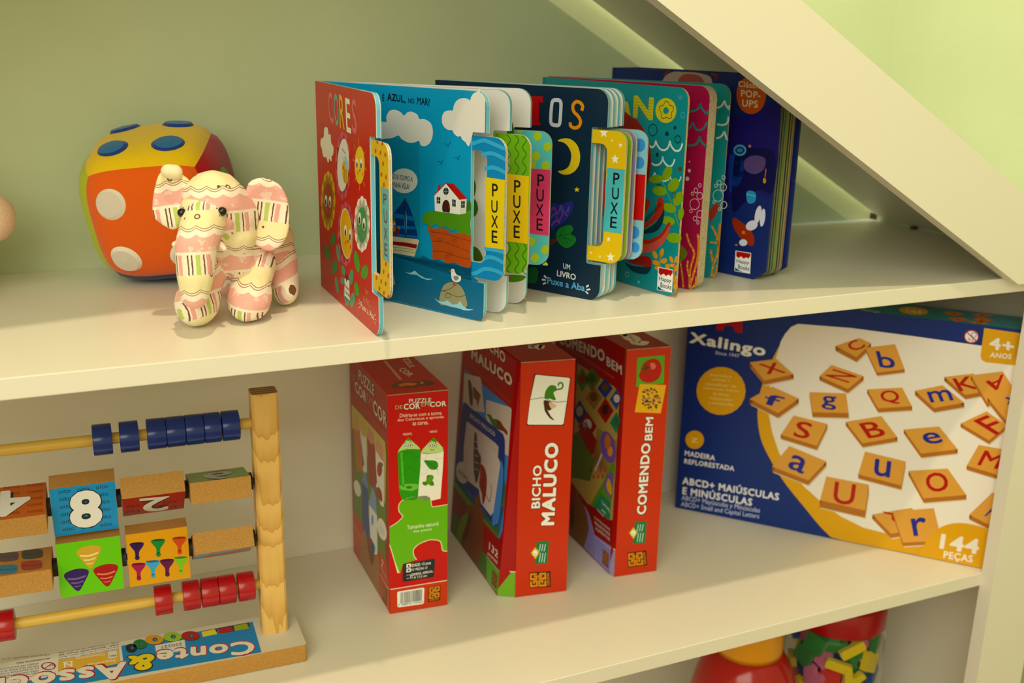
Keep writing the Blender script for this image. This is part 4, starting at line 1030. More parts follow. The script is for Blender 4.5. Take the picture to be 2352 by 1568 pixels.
  ('s',(52,30,23),8,[8,1118,942,1261,961]),
  ('S',(139,45,13),7,[14,1287,972,1409,941,1447,1093,1395,1144]),
  ('e',(210,209,205),7,[458,901,217,100,81,-110]),
  ('t',(64,68,68),8,'ZIGRE',[304,843,369,29,-26,46],3),
  ('p',(130,31,15),3,[172,588,660,589,770,534,481,310,172,289]),
  ('p',(71,111,27),3,[172,270,481,310,1445,288,1531,19,613,6,172,6]),
  ('c',(106,147,34),4,[514,314,714,486,770,373,609,16,389,6]),
  ('p',(158,7,7),4,[1254,630,1789,646,1845,614,1845,320,1445,288]),
  ('t',(227,218,216),6,'132',[1497,396,284,20,1,92],4),
  ('t',(227,218,216),6,'ANIMAIS',[1464,314,328,37,-2,37],3),
  ('p',(89,176,7),5,[1446,286,1845,302,1845,30,1503,10]),
  ('s',(238,236,229),6,[5,1439,287,1845,299]),
  ('c',(129,68,33),5,[695,500,755,608,934,676,956,798,1008,848,1083,864,1153,750,1235,721,1316,403,1272,247,1094,6,788,6,591,19,589,113,757,436]),
  ('c',(96,47,26),6,[793,499,897,546,843,337,681,75,622,117]),
  ('p',(51,24,11),6,[1649,227,1812,233,1820,60,1657,52]),
  ('s',(168,105,7),7,[14,1721,217,1670,215,1672,166,1723,168,1722,192,1694,191]),
  ('s',(168,105,7),7,[14,1795,171,1793,220,1742,218,1745,169,1772,170,1771,194]),
  ('s',(168,105,7),7,[14,1726,100,1675,97,1673,146,1724,149,1725,124,1697,123]),
  ('s',(168,105,7),7,[14,1796,152,1798,103,1748,101,1746,150,1773,151,1774,126]),
  ('t',(168,105,7),7,'GROW',[1670,61,136,7,-1,23],3),
 ],
 'comf': [
  ('t',(70,17,7),2,'COMENDO',[360,738,6,889,-132,8],10),
  ('t',(243,243,243),3,'COMENDO',[351,748,6,874,-117,6],5),
  ('t',(70,17,7),2,'BEM',[379,1641,-2,293,-108,11],9),
  ('t',(243,243,243),3,'BEM',[370,1650,0,279,-94,10],4),
  ('p',(85,173,36),2,[129,2639,455,2644,469,2320,137,2302]),
  ('p',(233,178,17),3,[176,2334,500,2295,455,1967,136,2008]),
  ('c',(188,25,7),4,[172,2474,207,2570,307,2616,392,2585,432,2493,406,2385,315,2339,210,2361,162,2425]),
  ('s',(29,85,24),5,[14,242,2508,191,2502]),
  ('s',(29,85,24),5,[14,242,2508,214,2451]),
  ('s',(29,85,24),5,[14,242,2508,293,2520]),
  ('s',(29,85,24),5,[14,242,2508,260,2556]),
  ('s',(29,85,24),5,[14,242,2508,232,2572]),
  ('c',(226,112,96),5,[290,2563,342,2559,356,2509,311,2492]),
  ('e',(91,53,23),4,[225,2237,17,-7,-3,-9]),
  ('e',(190,156,104),5,[364,2129,12,-13,-6,-6]),
  ('e',(153,111,60),6,[303,2158,4,-15,-9,-1]),
  ('e',(91,53,23),7,[258,2080,13,-3,-1,-10]),
  ('e',(153,111,60),8,[425,2139,18,-6,-2,-12]),
  ('e',(153,111,60),9,[366,2081,15,-7,-3,-10]),
  ('e',(71,39,19),10,[396,2183,15,-5,-2,-9]),
  ('e',(190,156,104),4,[342,2121,11,-15,-9,-6]),
  ('e',(190,156,104),5,[301,2184,16,-9,-5,-8]),
  ('e',(91,53,23),6,[224,2145,2,-14,-12,0]),
  ('e',(71,39,19),7,[287,2086,15,-1,1,-10]),
  ('e',(153,111,60),8,[368,2129,5,-13,-9,-2]),
  ('e',(190,156,104),9,[242,2134,8,-16,-8,-3]),
  ('e',(91,53,23),10,[318,2267,15,-6,-3,-11]),
  ('e',(153,111,60),4,[246,2162,10,-11,-9,-6]),
  ('e',(153,111,60),5,[309,2081,9,-16,-9,-4]),
  ('e',(91,53,23),6,[309,2064,3,-13,-10,0]),
  ('e',(190,156,104),7,[420,2118,15,-12,-5,-8]),
  ('e',(91,53,23),8,[432,2096,18,-7,-2,-9]),
  ('e',(153,111,60),9,[400,2154,17,-4,-1,-11]),
  ('e',(71,39,19),10,[281,2132,1,-14,-10,1]),
  ('e',(71,39,19),4,[358,2251,17,-10,-4,-9]),
  ('e',(153,111,60),5,[328,2058,9,-10,-9,-7]),
  ('e',(190,156,104),6,[395,2026,10,-11,-7,-7]),
  ('e',(91,53,23),7,[231,2185,10,-15,-9,-4]),
  ('e',(190,156,104),8,[240,2256,5,-16,-11,-2]),
  ('e',(190,156,104),9,[340,2016,18,-7,-3,-9]),
  ('e',(190,156,104),10,[346,2221,13,-8,-4,-8]),
  ('e',(190,156,104),4,[222,2158,7,-13,-10,-3]),
  ('e',(153,111,60),5,[331,2218,2,-18,-11,0]),
  ('e',(153,111,60),6,[390,2169,4,-13,-9,-1]),
  ('e',(71,39,19),7,[319,2113,9,-11,-8,-6]),
  ('e',(190,156,104),8,[260,2229,17,-6,-2,-8]),
  ('e',(153,111,60),9,[240,2118,8,-16,-8,-3]),
  ('e',(153,111,60),10,[428,2151,12,-7,-4,-7]),
  ('e',(91,53,23),4,[352,2093,8,-13,-9,-4]),
  ('e',(190,156,104),5,[371,2119,11,-7,-4,-9]),
  ('e',(190,156,104),6,[290,2128,17,-10,-5,-9]),
  ('e',(190,156,104),7,[317,2058,15,-12,-7,-8]),
  ('e',(190,156,104),8,[327,2247,14,-9,-4,-7]),
  ('e',(153,111,60),9,[268,2145,4,-15,-10,0]),
  ('e',(153,111,60),10,[355,2146,10,-12,-9,-6]),
  ('e',(71,39,19),4,[228,2101,12,-9,-6,-9]),
  ('e',(190,156,104),5,[416,2172,17,-8,-3,-9]),
  ('e',(190,156,104),6,[433,2123,12,-11,-6,-6]),
  ('e',(71,39,19),7,[401,2069,14,-4,-1,-8]),
  ('e',(190,156,104),8,[269,2096,14,-2,0,-10]),
  ('e',(190,156,104),9,[213,2151,11,-10,-7,-7]),
  ('e',(91,53,23),10,[241,2238,12,-6,-3,-8]),
  ('e',(91,53,23),4,[268,2254,7,-14,-9,-3]),
  ('e',(190,156,104),5,[295,2165,16,-4,-2,-10]),
  ('e',(71,39,19),6,[284,2206,11,-14,-8,-5]),
  ('e',(71,39,19),7,[267,2256,14,-13,-8,-8]),
  ('e',(190,156,104),8,[250,2258,14,-8,-4,-9]),
  ('e',(190,156,104),9,[420,2138,15,-9,-5,-8]),
  ('e',(71,39,19),10,[390,2047,16,-13,-6,-8]),
  ('e',(153,111,60),4,[290,2160,14,-3,0,-9]),
  ('e',(71,39,19),5,[372,2172,10,-17,-11,-4]),
  ('e',(153,111,60),6,[428,2103,16,-4,-2,-11]),
  ('e',(71,39,19),7,[387,2225,11,-9,-6,-8]),
  ('e',(91,53,23),8,[388,2054,7,-15,-10,-3]),
  ('e',(91,53,23),9,[326,2050,17,-5,-2,-11]),
  ('e',(71,39,19),10,[266,2123,13,-9,-7,-9]),
  ('e',(153,111,60),4,[418,2102,15,-8,-5,-9]),
  ('e',(153,111,60),5,[388,2179,14,-7,-4,-9]),
  ('e',(153,111,60),6,[293,2247,14,-12,-8,-8]),
  ('e',(91,53,23),7,[292,2121,10,-15,-7,-4]),
  ('e',(71,39,19),8,[358,2121,11,-11,-8,-8]),
  ('e',(91,53,23),9,[298,2045,5,-16,-10,-2]),
  ('e',(153,111,60),10,[380,2174,4,-17,-8,-1]),
  ('p',(7,122,65),3,[216,666,367,657,363,385,210,390]),
  ('p',(220,192,19),4,[152,538,202,603,260,536,215,453]),
  ('e',(243,243,243),5,[206,530,29,-3,3,-37]),
  ('s',(64,68,68),6,[4,194,523,208,509,220,520]),
  ('s',(200,228,236),4,[9,253,547,265,633]),
  ('s',(200,228,236),4,[9,283,543,295,629]),
  ('s',(200,228,236),4,[9,314,539,326,625]),
  ('s',(200,228,236),4,[9,261,410,272,523]),
  ('s',(200,228,236),4,[9,292,405,302,519]),
  ('s',(200,228,236),4,[9,322,401,333,515]),
  ('p',(51,24,11),3,[169,97,145,288,384,283,410,91]),
  ('s',(226,142,7),4,[21,176,179,184,120,251,118,243,178,210,179,214,146]),
  ('s',(226,142,7),4,[21,232,263,166,264,173,205,240,203,236,236,202,236]),
  ('s',(226,142,7),4,[21,337,176,345,116,278,117,270,177,304,176,308,144]),
  ('s',(226,142,7),4,[21,259,262,326,261,334,201,267,203,263,235,296,234]),
  ('t',(226,142,7),4,'GROW',[396,106,-21,161,-32,1],3),
 ],
 'coml': [
  ('t',(60,7,7),2,'COMENDO',[233,2322,1193,113,-16,141],9),
  ('t',(217,207,202),3,'COMENDO',[220,2327,1195,112,-16,140],6),
  ('t',(60,7,7),2,'BEM',[1474,2412,363,-2,-15,110],8),
  ('t',(217,207,202),3,'BEM',[1463,2417,364,-2,-15,108],5),
  ('t',(195,118,96),3,'Alimentação balanceada de forma divertida!',[415,2333,1245,-20,-3,32],1),
  ('p',(178,156,77),1,[747,2229,1668,2232,1783,2198,1806,2075,1843,574,1777,496,755,707]),
  ('p',(70,127,38),2,[716,2013,875,2214,1067,2124,912,1924]),
  ('e',(150,38,25),3,[892,2083,78,25,7,-57]),
  ('p',(76,121,32),2,[937,2088,1122,2294,1338,2214,1158,2010]),
  ('e',(47,86,31),3,[1138,2166,90,28,8,-57]),
  ('p',(23,61,144),2,[1279,2086,1447,2264,1641,2203,1479,2026]),
  ('e',(97,72,43),3,[1461,2157,81,26,7,-47]),
  ('p',(150,110,32),2,[1008,1880,1192,2089,1407,2013,1229,1805]),
  ('e',(97,65,36),3,[1209,1962,89,29,7,-57]),
  ('p',(163,7,7),2,[1313,1823,1488,2040,1695,1955,1527,1741]),
  ('e',(61,28,21),3,[1505,1905,86,30,8,-60]),
  ('p',(16,136,88),2,[1625,1786,1764,1969,1843,1896,1799,1714]),
  ('e',(19,116,79),3,[1780,1855,69,24,7,-51]),
  ('p',(149,8,11),2,[853,1466,1072,1729,1327,1637,1116,1376]),
  ('e',(212,208,204),3,[1092,1571,106,38,9,-71]),
  ('p',(26,52,123),2,[685,1584,857,1808,1062,1715,896,1493]),
  ('e',(169,164,151),3,[874,1667,85,29,8,-64]),
  ('p',(26,75,167),2,[1590,2053,1730,2222,1843,2156,1762,1988]),
  ('e',(217,213,202),3,[1744,2117,69,23,7,-47]),
  ('p',(149,8,11),3,[872,1407,1043,1600,1349,1463,1278,1252,1201,1244]),
  ('p',(83,111,27),3,[730,1310,861,1403,1338,1211,1243,909,748,761]),
  ('p',(198,104,72),1,[1350,1624,1810,1636,1843,1163,1321,997,1288,1256]),
  ('e',(111,79,172),4,[1623,1492,161,80,103,-155]),
  ('e',(203,111,7),5,[1605,1549,69,26,11,-86]),
  ('e',(224,145,32),5,[1679,1461,59,23,8,-60]),
  ('s',(202,198,208),5,[35,1493,1357,1354,1087]),
  ('p',(185,74,39),3,[1235,1093,1287,1108,1285,1044,1233,1028]),
  ('p',(185,74,39),3,[1298,1023,1350,1038,1346,984,1295,968]),
  ('p',(185,74,39),3,[1348,1138,1399,1153,1397,1089,1345,1074]),
  ('p',(185,74,39),3,[1410,1068,1460,1084,1457,1030,1406,1014]),
  ('p',(185,74,39),3,[1458,1182,1508,1197,1506,1134,1456,1118]),
  ('p',(185,74,39),3,[1519,1113,1569,1128,1566,1075,1516,1059]),
  ('p',(185,74,39),3,[1567,1225,1616,1240,1614,1177,1565,1162]),
  ('p',(185,74,39),3,[1627,1157,1676,1172,1673,1119,1624,1104]),
  ('p',(89,147,27),3,[1774,1410,1810,1293,1785,882,1359,632,1294,635,1578,1064]),
  ('p',(122,84,179),4,[1567,986,1699,1222,1790,1223,1791,915,1719,926]),
  ('c',(213,170,20),5,[1643,1039,1691,1132,1773,1052,1765,956,1670,988]),
  ('p',(28,137,96),4,[1380,641,1520,872,1777,868,1783,673,1737,636]),
  ('t',(217,214,211),5,'LAVE',[1575,769,204,-32,-16,41],3),
  ('t',(217,214,211),5,'AS',[1566,680,105,-12,6,35],3),
  ('t',(217,214,211),5,'MÃOS',[1471,633,159,-14,2,33],3),
  ('p',(148,7,7),2,[702,556,1166,601,1380,641,1795,657,1843,681,1843,347,1445,303,1268,494]),
  ('t',(217,214,211),5,'ILUSTRAÇÕES',[1412,502,390,15,-9,39],2),
  ('t',(217,214,211),5,'REALISTAS DOS',[1433,442,376,18,-9,39],2),
  ('t',(217,214,211),5,'ALIMENTOS',[1454,381,363,21,-9,39],2),
  ('p',(144,138,218),4,[1150,550,1268,494,1445,303,1843,352,1843,39,1841,11,729,24,683,208]),
  ('s',(230,227,243),6,[5,1449,303,1843,315,1843,355]),
  ('S',(220,224,243),6,[4,1150,550,1316,461,1487,225,1521,13]),
  ('c',(129,82,33),5,[873,495,910,666,996,615,1153,530,1273,365,1276,257,1173,8,1014,6,798,45,788,324]),
  ('c',(96,53,26),6,[803,398,889,458,898,193,825,114]),
  ('p',(51,24,11),6,[1662,236,1811,237,1818,57,1669,54]),
  ('s',(188,114,10),7,[15,1727,223,1680,223,1682,172,1729,172,1728,198,1703,197]),
  ('s',(188,114,10),7,[15,1795,173,1793,223,1747,223,1749,173,1774,173,1773,198]),
  ('s',(188,114,10),7,[15,1732,101,1685,100,1683,151,1730,152,1731,127,1706,126]),
  ('s',(188,114,10),7,[15,1796,153,1798,102,1752,102,1750,152,1775,153,1776,127]),
  ('t',(188,114,10),7,'GROW',[1680,63,125,2,0,24],3),
 ],
 'xal': [
  ('c',(219,163,7),1,[2959,1680,3592,1147,3830,302,3830,64,3749,5,2974,5,2137,5,1941,71,1659,342,1375,638,1178,905,1037,1159,967,1470,973,1768,1035,2026,1099,2258,1204,2471,1433,2654,2483,2459]),
  ('p',(7,43,123),2,[950,2950,3830,2950,3830,2688,3416,2718,2641,2733,1867,2734,1386,2723,1167,2422,1016,2246]),
  ('p',(235,232,228),3,[3830,2708,3417,2716,2641,2729,1966,2734,1347,2703,1270,2654,1207,2558,1164,2454,1144,2331,1109,2148,1085,1943,1088,1673,1108,1494,1167,1275,1276,1017,1423,812,1632,619,1859,455,2103,319,2380,228,2747,204,3830,323]),
  ('p',(219,163,7),4,[3392,2925,3830,2913,3830,2540,3460,2530,3417,2550,3397,2592]),
  ('t',(235,232,228),5,'4+',[3473,2695,256,-19,-10,141],5),
  ('t',(235,232,228),5,'ANOS',[3493,2594,222,8,0,61],4),
  ('e',(169,22,21),4,[3274,2808,78,10,11,-78]),
  ('e',(236,233,242),5,[3274,2808,66,9,9,-66]),
  ('s',(169,22,21),7,[12,3221,2853,3331,2763]),
  ('r',(54,56,53),6,[6,3297,2831,24,3,4,-30]),
  ('t',(54,56,62),6,'0-3',[3246,2759,52,-9,-2,32],1),
  ('p',(176,7,19),2,[352,2776,674,2772,688,2497,598,2498,591,2537,558,2572,508,2575,460,2550,447,2495,365,2493]),
  ('t',(238,242,243),3,'Xalingo',[29,2239,961,-41,9,187],5),
  ('t',(193,205,243),3,'Since 1947',[376,2180,304,-1,1,45],2),
  ('e',(219,163,7),2,[483,1707,310,50,25,-318]),
  ('t',(238,213,128),3,'Estimula a',[332,1883,268,18,1,39],1),
  ('t',(238,213,128),3,'criança a',[353,1823,236,17,1,39],1),
  ('t',(238,213,128),3,'identificar os',[280,1754,389,28,2,40],1),
  ('t',(238,213,128),3,'diferentes traços',[246,1689,466,34,2,40],1),
  ('t',(238,213,128),3,'de letras',[383,1640,203,15,2,40],1),
  ('t',(238,213,128),3,'maiúsculas',[344,1574,292,22,1,40],1),
  ('t',(238,213,128),3,'e minúsculas',[332,1510,325,26,1,40],1),
  ('e',(219,163,7),2,[196,995,121,21,9,-126]),
  ('t',(241,212,127),3,'z',[147,950,95,8,-2,66],1),
  ('t',(230,233,243),2,'MADEIRA',[80,754,400,3,0,73],4),
  ('t',(230,233,243),2,'REFLORESTADA',[81,643,657,18,0,70],4),
  ('t',(230,233,243),2,'ABCD+ MAIÚSCULAS',[76,349,1256,23,-2,127],5),
  ('t',(230,233,243),2,'E MINÚSCULAS',[86,207,918,20,0,131],5),
  ('t',(193,205,243),2,'ABCD+ Mayúsculas y Minúsculas',[79,102,1030,34,3,90],1),
  ('t',(193,205,243),2,'ABCD+ Small and Capital Letters',[76,12,1030,41,3,88],1),
  ('p',(211,204,183),4,[1827,2418,2084,2555,2226,2507,2080,2315]),
  ('p',(178,109,29),5,[1809,2491,2066,2627,2072,2568,1815,2431]),
  ('p',(178,109,29),5,[2066,2627,2208,2579,2215,2520,2072,2568]),
  ('p',(178,109,29),5,[2208,2579,2063,2387,2069,2328,2215,2520]),
  ('p',(178,109,29),5,[2063,2387,1809,2491,1815,2431,2069,2328]),
  ('p',(217,158,63),6,[1809,2491,2066,2627,2208,2579,2063,2387]),
  ('t',(176,9,9),7,'C',[2046,2449,119,91,-136,67],2),
  ('p',(211,204,183),7,[2166,2466,2491,2555,2630,2269,2331,2181]),
  ('p',(178,109,29),8,[2150,2517,2475,2606,2480,2568,2155,2480]),
  ('p',(178,109,29),8,[2475,2606,2614,2320,2619,2282,2480,2568]),
  ('p',(178,109,29),8,[2614,2320,2315,2232,2320,2194,2619,2282]),
  ('p',(178,109,29),8,[2315,2232,2150,2517,2155,2480,2320,2194]),
  ('p',(217,158,63),9,[2150,2517,2475,2606,2614,2320,2315,2232]),
  ('t',(28,39,148),10,'b',[2337,2299,188,12,-71,197],2),
  ('p',(211,204,183),4,[829,2066,1150,2159,1374,1993,1029,1860]),
  ('p',(178,109,29),5,[813,2138,1133,2229,1138,2173,818,2080]),
  ('p',(178,109,29),5,[1133,2229,1357,2064,1362,2007,1138,2173]),
  ('p',(178,109,29),5,[1357,2064,1012,1932,1017,1874,1362,2007]),
  ('p',(178,109,29),5,[1012,1932,813,2138,818,2080,1017,1874]),
  ('p',(217,158,63),6,[813,2138,1133,2229,1357,2064,1012,1932]),
  ('t',(176,9,9),7,'X',[1036,2014,238,57,-127,116],2),
  ('p',(211,204,183),4,[1680,2023,1805,2185,2187,2102,2025,1913]),
  ('p',(178,109,29),5,[1663,2088,1788,2250,1793,2198,1668,2036]),
  ('p',(178,109,29),5,[1788,2250,2170,2166,2175,2115,1793,2198]),
  ('p',(178,109,29),5,[2170,2166,2008,1978,2013,1926,2175,2115]),
  ('p',(178,109,29),5,[2008,1978,1663,2088,1668,2036,2013,1926]),
  ('p',(217,158,63),6,[1663,2088,1788,2250,2170,2166,2008,1978]),
  ('t',(176,9,9),7,'N',[2009,2055,91,99,-287,49],2),
  ('p',(211,204,183),4,[1586,1793,2012,1847,2068,1602,1646,1541]),
  ('p',(178,109,29),5,[1568,1868,1994,1921,2000,1860,1574,1807]),
  ('p',(178,109,29),5,[1994,1921,2050,1677,2056,1616,2000,1860]),
  ('p',(178,109,29),5,[2050,1677,1628,1616,1634,1554,2056,1616]),
  ('p',(178,109,29),5,[1628,1616,1568,1868,1574,1807,1634,1554]),
  ('p',(217,158,63),6,[1568,1868,1994,1921,2050,1677,1628,1616]),
  ('t',(28,39,148),7,'g',[1727,1678,176,6,-14,176],2),
  ('p',(211,204,183),4,[871,1585,1130,1793,1465,1690,1235,1459]),
  ('p',(178,109,29),5,[853,1662,1113,1869,1118,1807,859,1599]),
  ('p',(178,109,29),5,[1113,1869,1448,1766,1454,1704,1118,1807]),
  ('p',(178,109,29),5,[1448,1766,1217,1535,1223,1473,1454,1704]),
  ('p',(178,109,29),5,[1217,1535,853,1662,859,1599,1223,1473]),
  ('p',(217,158,63),6,[853,1662,1113,1869,1448,1766,1217,1535]),
  ('t',(28,39,148),7,'f',[1006,1632,231,-30,51,149],2),
  ('p',(211,204,183),4,[2244,1944,2630,2028,2767,1818,2392,1728]),
  ('p',(178,109,29),5,[2227,2009,2613,2092,2619,2041,2232,1957]),
  ('p',(178,109,29),5,[2613,2092,2749,1882,2755,1831,2619,2041]),
  ('p',(178,109,29),5,[2749,1882,2375,1793,2381,1742,2755,1831]),
  ('p',(178,109,29),5,[2375,1793,2227,2009,2232,1957,2381,1742]),
  ('p',(217,158,63),6,[2227,2009,2613,2092,2749,1882,2375,1793]),
  ('t',(176,9,9),7,'Q',[2422,1849,205,43,-62,164],2),
  ('p',(211,204,183),4,[2776,2009,3064,2123,3320,1950,3007,1833]),
  ('p',(178,109,29),5,[2758,2076,3046,2190,3053,2136,2765,2022]),
  ('p',(178,109,29),5,[3046,2190,3302,2016,3310,1963,3053,2136]),
  ('p',(178,109,29),5,[3302,2016,2989,1900,2996,1846,3310,1963]),
  ('p',(178,109,29),5,[2989,1900,2758,2076,2765,2022,2996,1846]),
  ('p',(217,158,63),6,[2758,2076,3046,2190,3302,2016,2989,1900]),
  ('t',(28,39,148),7,'m',[2947,1958,244,71,-66,127],2),
  ('p',(211,204,183),4,[3069,2229,3371,2318,3558,2140,3318,2048]),
  ('p',(178,109,29),5,[3052,2292,3353,2380,3360,2331,3058,2242]),
  ('p',(178,109,29),5,[3353,2380,3541,2202,3547,2153,3360,2331]),
  ('p',(178,109,29),5,[3541,2202,3301,2111,3308,2061,3547,2153]),
  ('p',(178,109,29),5,[3301,2111,3052,2292,3058,2242,3308,2061]),
  ('p',(217,158,63),6,[3052,2292,3353,2380,3541,2202,3301,2111]),
  ('t',(176,9,9),7,'K',[3238,2143,203,69,-102,141],2),
  ('p',(211,204,183),7,[3347,2290,3668,2385,3789,2225,3561,1990]),
  ('p',(178,109,29),8,[3329,2355,3650,2450,3658,2398,3336,2302]),
  ('p',(178,109,29),8,[3650,2450,3771,2290,3778,2238,3658,2398]),
  ('p',(178,109,29),8,[3771,2290,3543,2056,3550,2003,3778,2238]),
  ('p',(178,109,29),8,[3543,2056,3329,2355,3336,2302,3550,2003]),
  ('p',(217,158,63),9,[3329,2355,3650,2450,3771,2290,3543,2056]),
  ('t',(176,9,9),10,'A',[3662,2427,-173,-123,43,-141],3),
  ('p',(211,204,183),10,[3556,2052,3786,2245,3830,2150,3830,1744]),
  ('p',(178,109,29),11,[3538,2118,3768,2310,3775,2258,3545,2065]),
  ('p',(178,109,29),11,[3768,2310,3830,2215,3830,2162,3775,2258]),
  ('p',(178,109,29),11,[3830,2215,3830,1810,3830,1756,3830,2162]),
  ('p',(178,109,29),11,[3830,1810,3538,2118,3545,2065,3830,1756]),
  ('p',(217,158,63),12,[3538,2118,3768,2310,3830,2215,3830,1810]),
  ('t',(28,39,148),13,'x',[3748,2069,99,57,-37,77],2),
  ('p',(211,204,183),4,[3314,1702,3565,1894,3800,1766,3639,1551]),
  ('p',(178,109,29),5,[3297,1761,3548,1952,3554,1907,3303,1715]),
  ('p',(178,109,29),5,[3548,1952,3783,1824,3789,1779,3554,1907]),
  ('p',(178,109,29),5,[3783,1824,3622,1610,3628,1564,3789,1779]),
  ('p',(178,109,29),5,[3622,1610,3297,1761,3303,1715,3628,1564]),
  ('p',(217,158,63),6,[3297,1761,3548,1952,3783,1824,3622,1610]),
  ('t',(176,9,9),7,'F',[3684,1685,140,96,-265,131],2),
  ('p',(211,204,183),4,[1292,1191,1424,1471,1836,1430,1740,1124]),
  ('p',(178,109,29),5,[1275,1259,1407,1538,1412,1485,1280,1205]),
  ('p',(178,109,29),5,[1407,1538,1819,1496,1825,1443,1412,1485]),
  ('p',(178,109,29),5,[1819,1496,1722,1192,1728,1138,1825,1443]),
  ('p',(178,109,29),5,[1722,1192,1275,1259,1280,1205,1728,1138]),
  ('p',(217,158,63),6,[1275,1259,1407,1538,1819,1496,1722,1192]),
  ('t',(176,9,9),7,'S',[1418,1262,197,-7,42,220],2),
  ('p',(211,204,183),4,[2045,1496,2442,1638,2651,1405,2267,1256]),
  ('p',(178,109,29),5,[2028,1562,2425,1703,2431,1652,2034,1509]),
  ('p',(178,109,29),5,[2425,1703,2634,1470,2640,1418,2431,1652]),
  ('p',(178,109,29),5,[2634,1470,2249,1322,2255,1270,2640,1418]),
  ('p',(178,109,29),5,[2249,1322,2028,1562,2034,1509,2255,1270]),
  ('p',(217,158,63),6,[2028,1562,2425,1703,2634,1470,2249,1322]),
  ('t',(176,9,9),7,'B',[2311,1394,211,76,-139,171],2),
  ('p',(211,204,183),4,[2710,1514,3090,1621,3325,1376,2936,1248]),
  ('p',(178,109,29),5,[2693,1579,3073,1685,3079,1634,2699,1528]),
  ('p',(178,109,29),5,[3073,1685,3307,1440,3314,1389,3079,1634]),
  ('p',(178,109,29),5,[3307,1440,2919,1313,2925,1261,3314,1389]),
  ('p',(178,109,29),5,[2919,1313,2693,1579,2699,1528,2925,1261]),
  ('p',(217,158,63),6,[2693,1579,3073,1685,3307,1440,2919,1313]),
  ('t',(28,39,148),7,'e',[2967,1432,186,66,-92,125],2),
  ('p',(211,204,183),4,[3447,1193,3540,1470,3830,1464,3830,1135]),
  ('p',(178,109,29),5,[3429,1257,3522,1534,3529,1483,3435,1206]),
  ('p',(178,109,29),5,[3522,1534,3830,1527,3830,1477,3529,1483]),
  ('p',(178,109,29),5,[3830,1527,3830,1199,3830,1148,3830,1477]),
  ('p',(178,109,29),5,[3830,1199,3429,1257,3435,1206,3830,1148]),
  ('p',(217,158,63),6,[3429,1257,3522,1534,3830,1527,3830,1199]),
  ('t',(176,9,9),7,'M',[3536,1288,221,-12,57,194],2),
  ('p',(211,204,183),4,[1226,738,1411,1053,1873,934,1683,641]),
  ('p',(178,109,29),5,[1208,817,1393,1131,1399,1067,1214,752]),
  ('p',(178,109,29),5,[1393,1131,1855,1011,1861,948,1399,1067]),
  ('p',(178,109,29),5,[1855,1011,1665,719,1671,655,1861,948]),
  ('p',(178,109,29),5,[1665,719,1208,817,1214,752,1671,655]),
  ('p',(217,158,63),6,[1208,817,1393,1131,1855,1011,1665,719]),
  ('t',(28,39,148),7,'a',[1388,840,207,-60,60,204],2),
  ('p',(211,204,183),4,[2261,847,2308,1156,2777,1118,2766,802]),
  ('p',(178,109,29),5,[2244,915,2290,1222,2296,1169,2250,861]),
  ('p',(178,109,29),5,[2290,1222,2760,1183,2766,1131,2296,1169]),
  ('p',(178,109,29),5,[2760,1183,2748,868,2755,815,2766,1131]),
  ('p',(178,109,29),5,[2748,868,2244,915,2250,861,2755,815]),
  ('p',(217,158,63),6,[2244,915,2290,1222,2760,1183,2748,868]),
  ('t',(28,39,148),7,'u',[2418,938,192,-4,-4,220],2),
  ('p',(211,204,183),4,[2825,1000,3250,1113,3492,824,3035,683]),
  ('p',(178,109,29),5,[2807,1070,3231,1182,3239,1126,2813,1013]),
  ('p',(178,109,29),5,[3231,1182,3473,893,3480,837,3239,1126]),
  ('p',(178,109,29),5,[3473,893,3016,754,3024,697,3480,837]),
  ('p',(178,109,29),5,[3016,754,2807,1070,2813,1013,3024,697]),
  ('p',(217,158,63),6,[2807,1070,3231,1182,3473,893,3016,754]),
  ('t',(176,9,9),7,'O',[3065,831,232,89,-90,228],2),
  ('p',(211,204,183),4,[1853,374,1896,705,2403,698,2397,350]),
  ('p',(178,109,29),5,[1831,484,1875,814,1885,719,1841,388]),
  ('p',(178,109,29),5,[1875,814,2381,805,2392,711,1885,719]),
  ('p',(178,109,29),5,[2381,805,2375,459,2386,364,2392,711]),
  ('p',(178,109,29),5,[2375,459,1831,484,1841,388,2386,364]),
  ('p',(217,158,63),6,[1831,484,1875,814,2381,805,2375,459]),
  ('t',(176,9,9),7,'U',[1982,481,255,6,1,290],2),
  ('p',(211,204,183),4,[2482,352,2916,534,3137,331,2724,146]),
  ('p',(178,109,29),5,[2464,425,2898,605,2905,547,2471,366]),
  ('p',(178,109,29),5,[2898,605,3118,402,3126,344,2905,547]),
  ('p',(178,109,29),5,[3118,402,2706,218,2712,159,3126,344]),
  ('p',(178,109,29),5,[2706,218,2464,425,2471,366,2712,159]),
  ('p',(217,158,63),6,[2464,425,2898,605,3118,402,2706,218]),
  ('t',(176,9,9),7,'Y',[2834,477,-152,105,-108,-92],2),
  ('p',(211,204,183),7,[2708,457,3162,595,3300,198,2873,73]),
  ('p',(178,109,29),8,[2691,515,3145,653,3151,609,2696,470]),
  ('p',(178,109,29),8,[3145,653,3283,256,3288,212,3151,609]),
  ('p',(178,109,29),8,[3283,256,2856,132,2861,86,3288,212]),
  ('p',(178,109,29),8,[2856,132,2691,515,2696,470,2861,86]),
  ('p',(217,158,63),9,[2691,515,3145,653,3283,256,2856,132]),
  ('t',(28,39,148),10,'r',[2966,242,166,54,-67,226],2),
  ('p',(211,204,183),7,[3556,581,3763,913,3830,873,3830,596,3773,506]),
  ('p',(178,109,29),8,[3537,651,3745,982,3752,926,3545,595]),
  ('p',(178,109,29),8,[3745,982,3830,941,3830,886,3752,926]),
  ('p',(178,109,29),8,[3830,941,3830,665,3830,609,3830,886]),
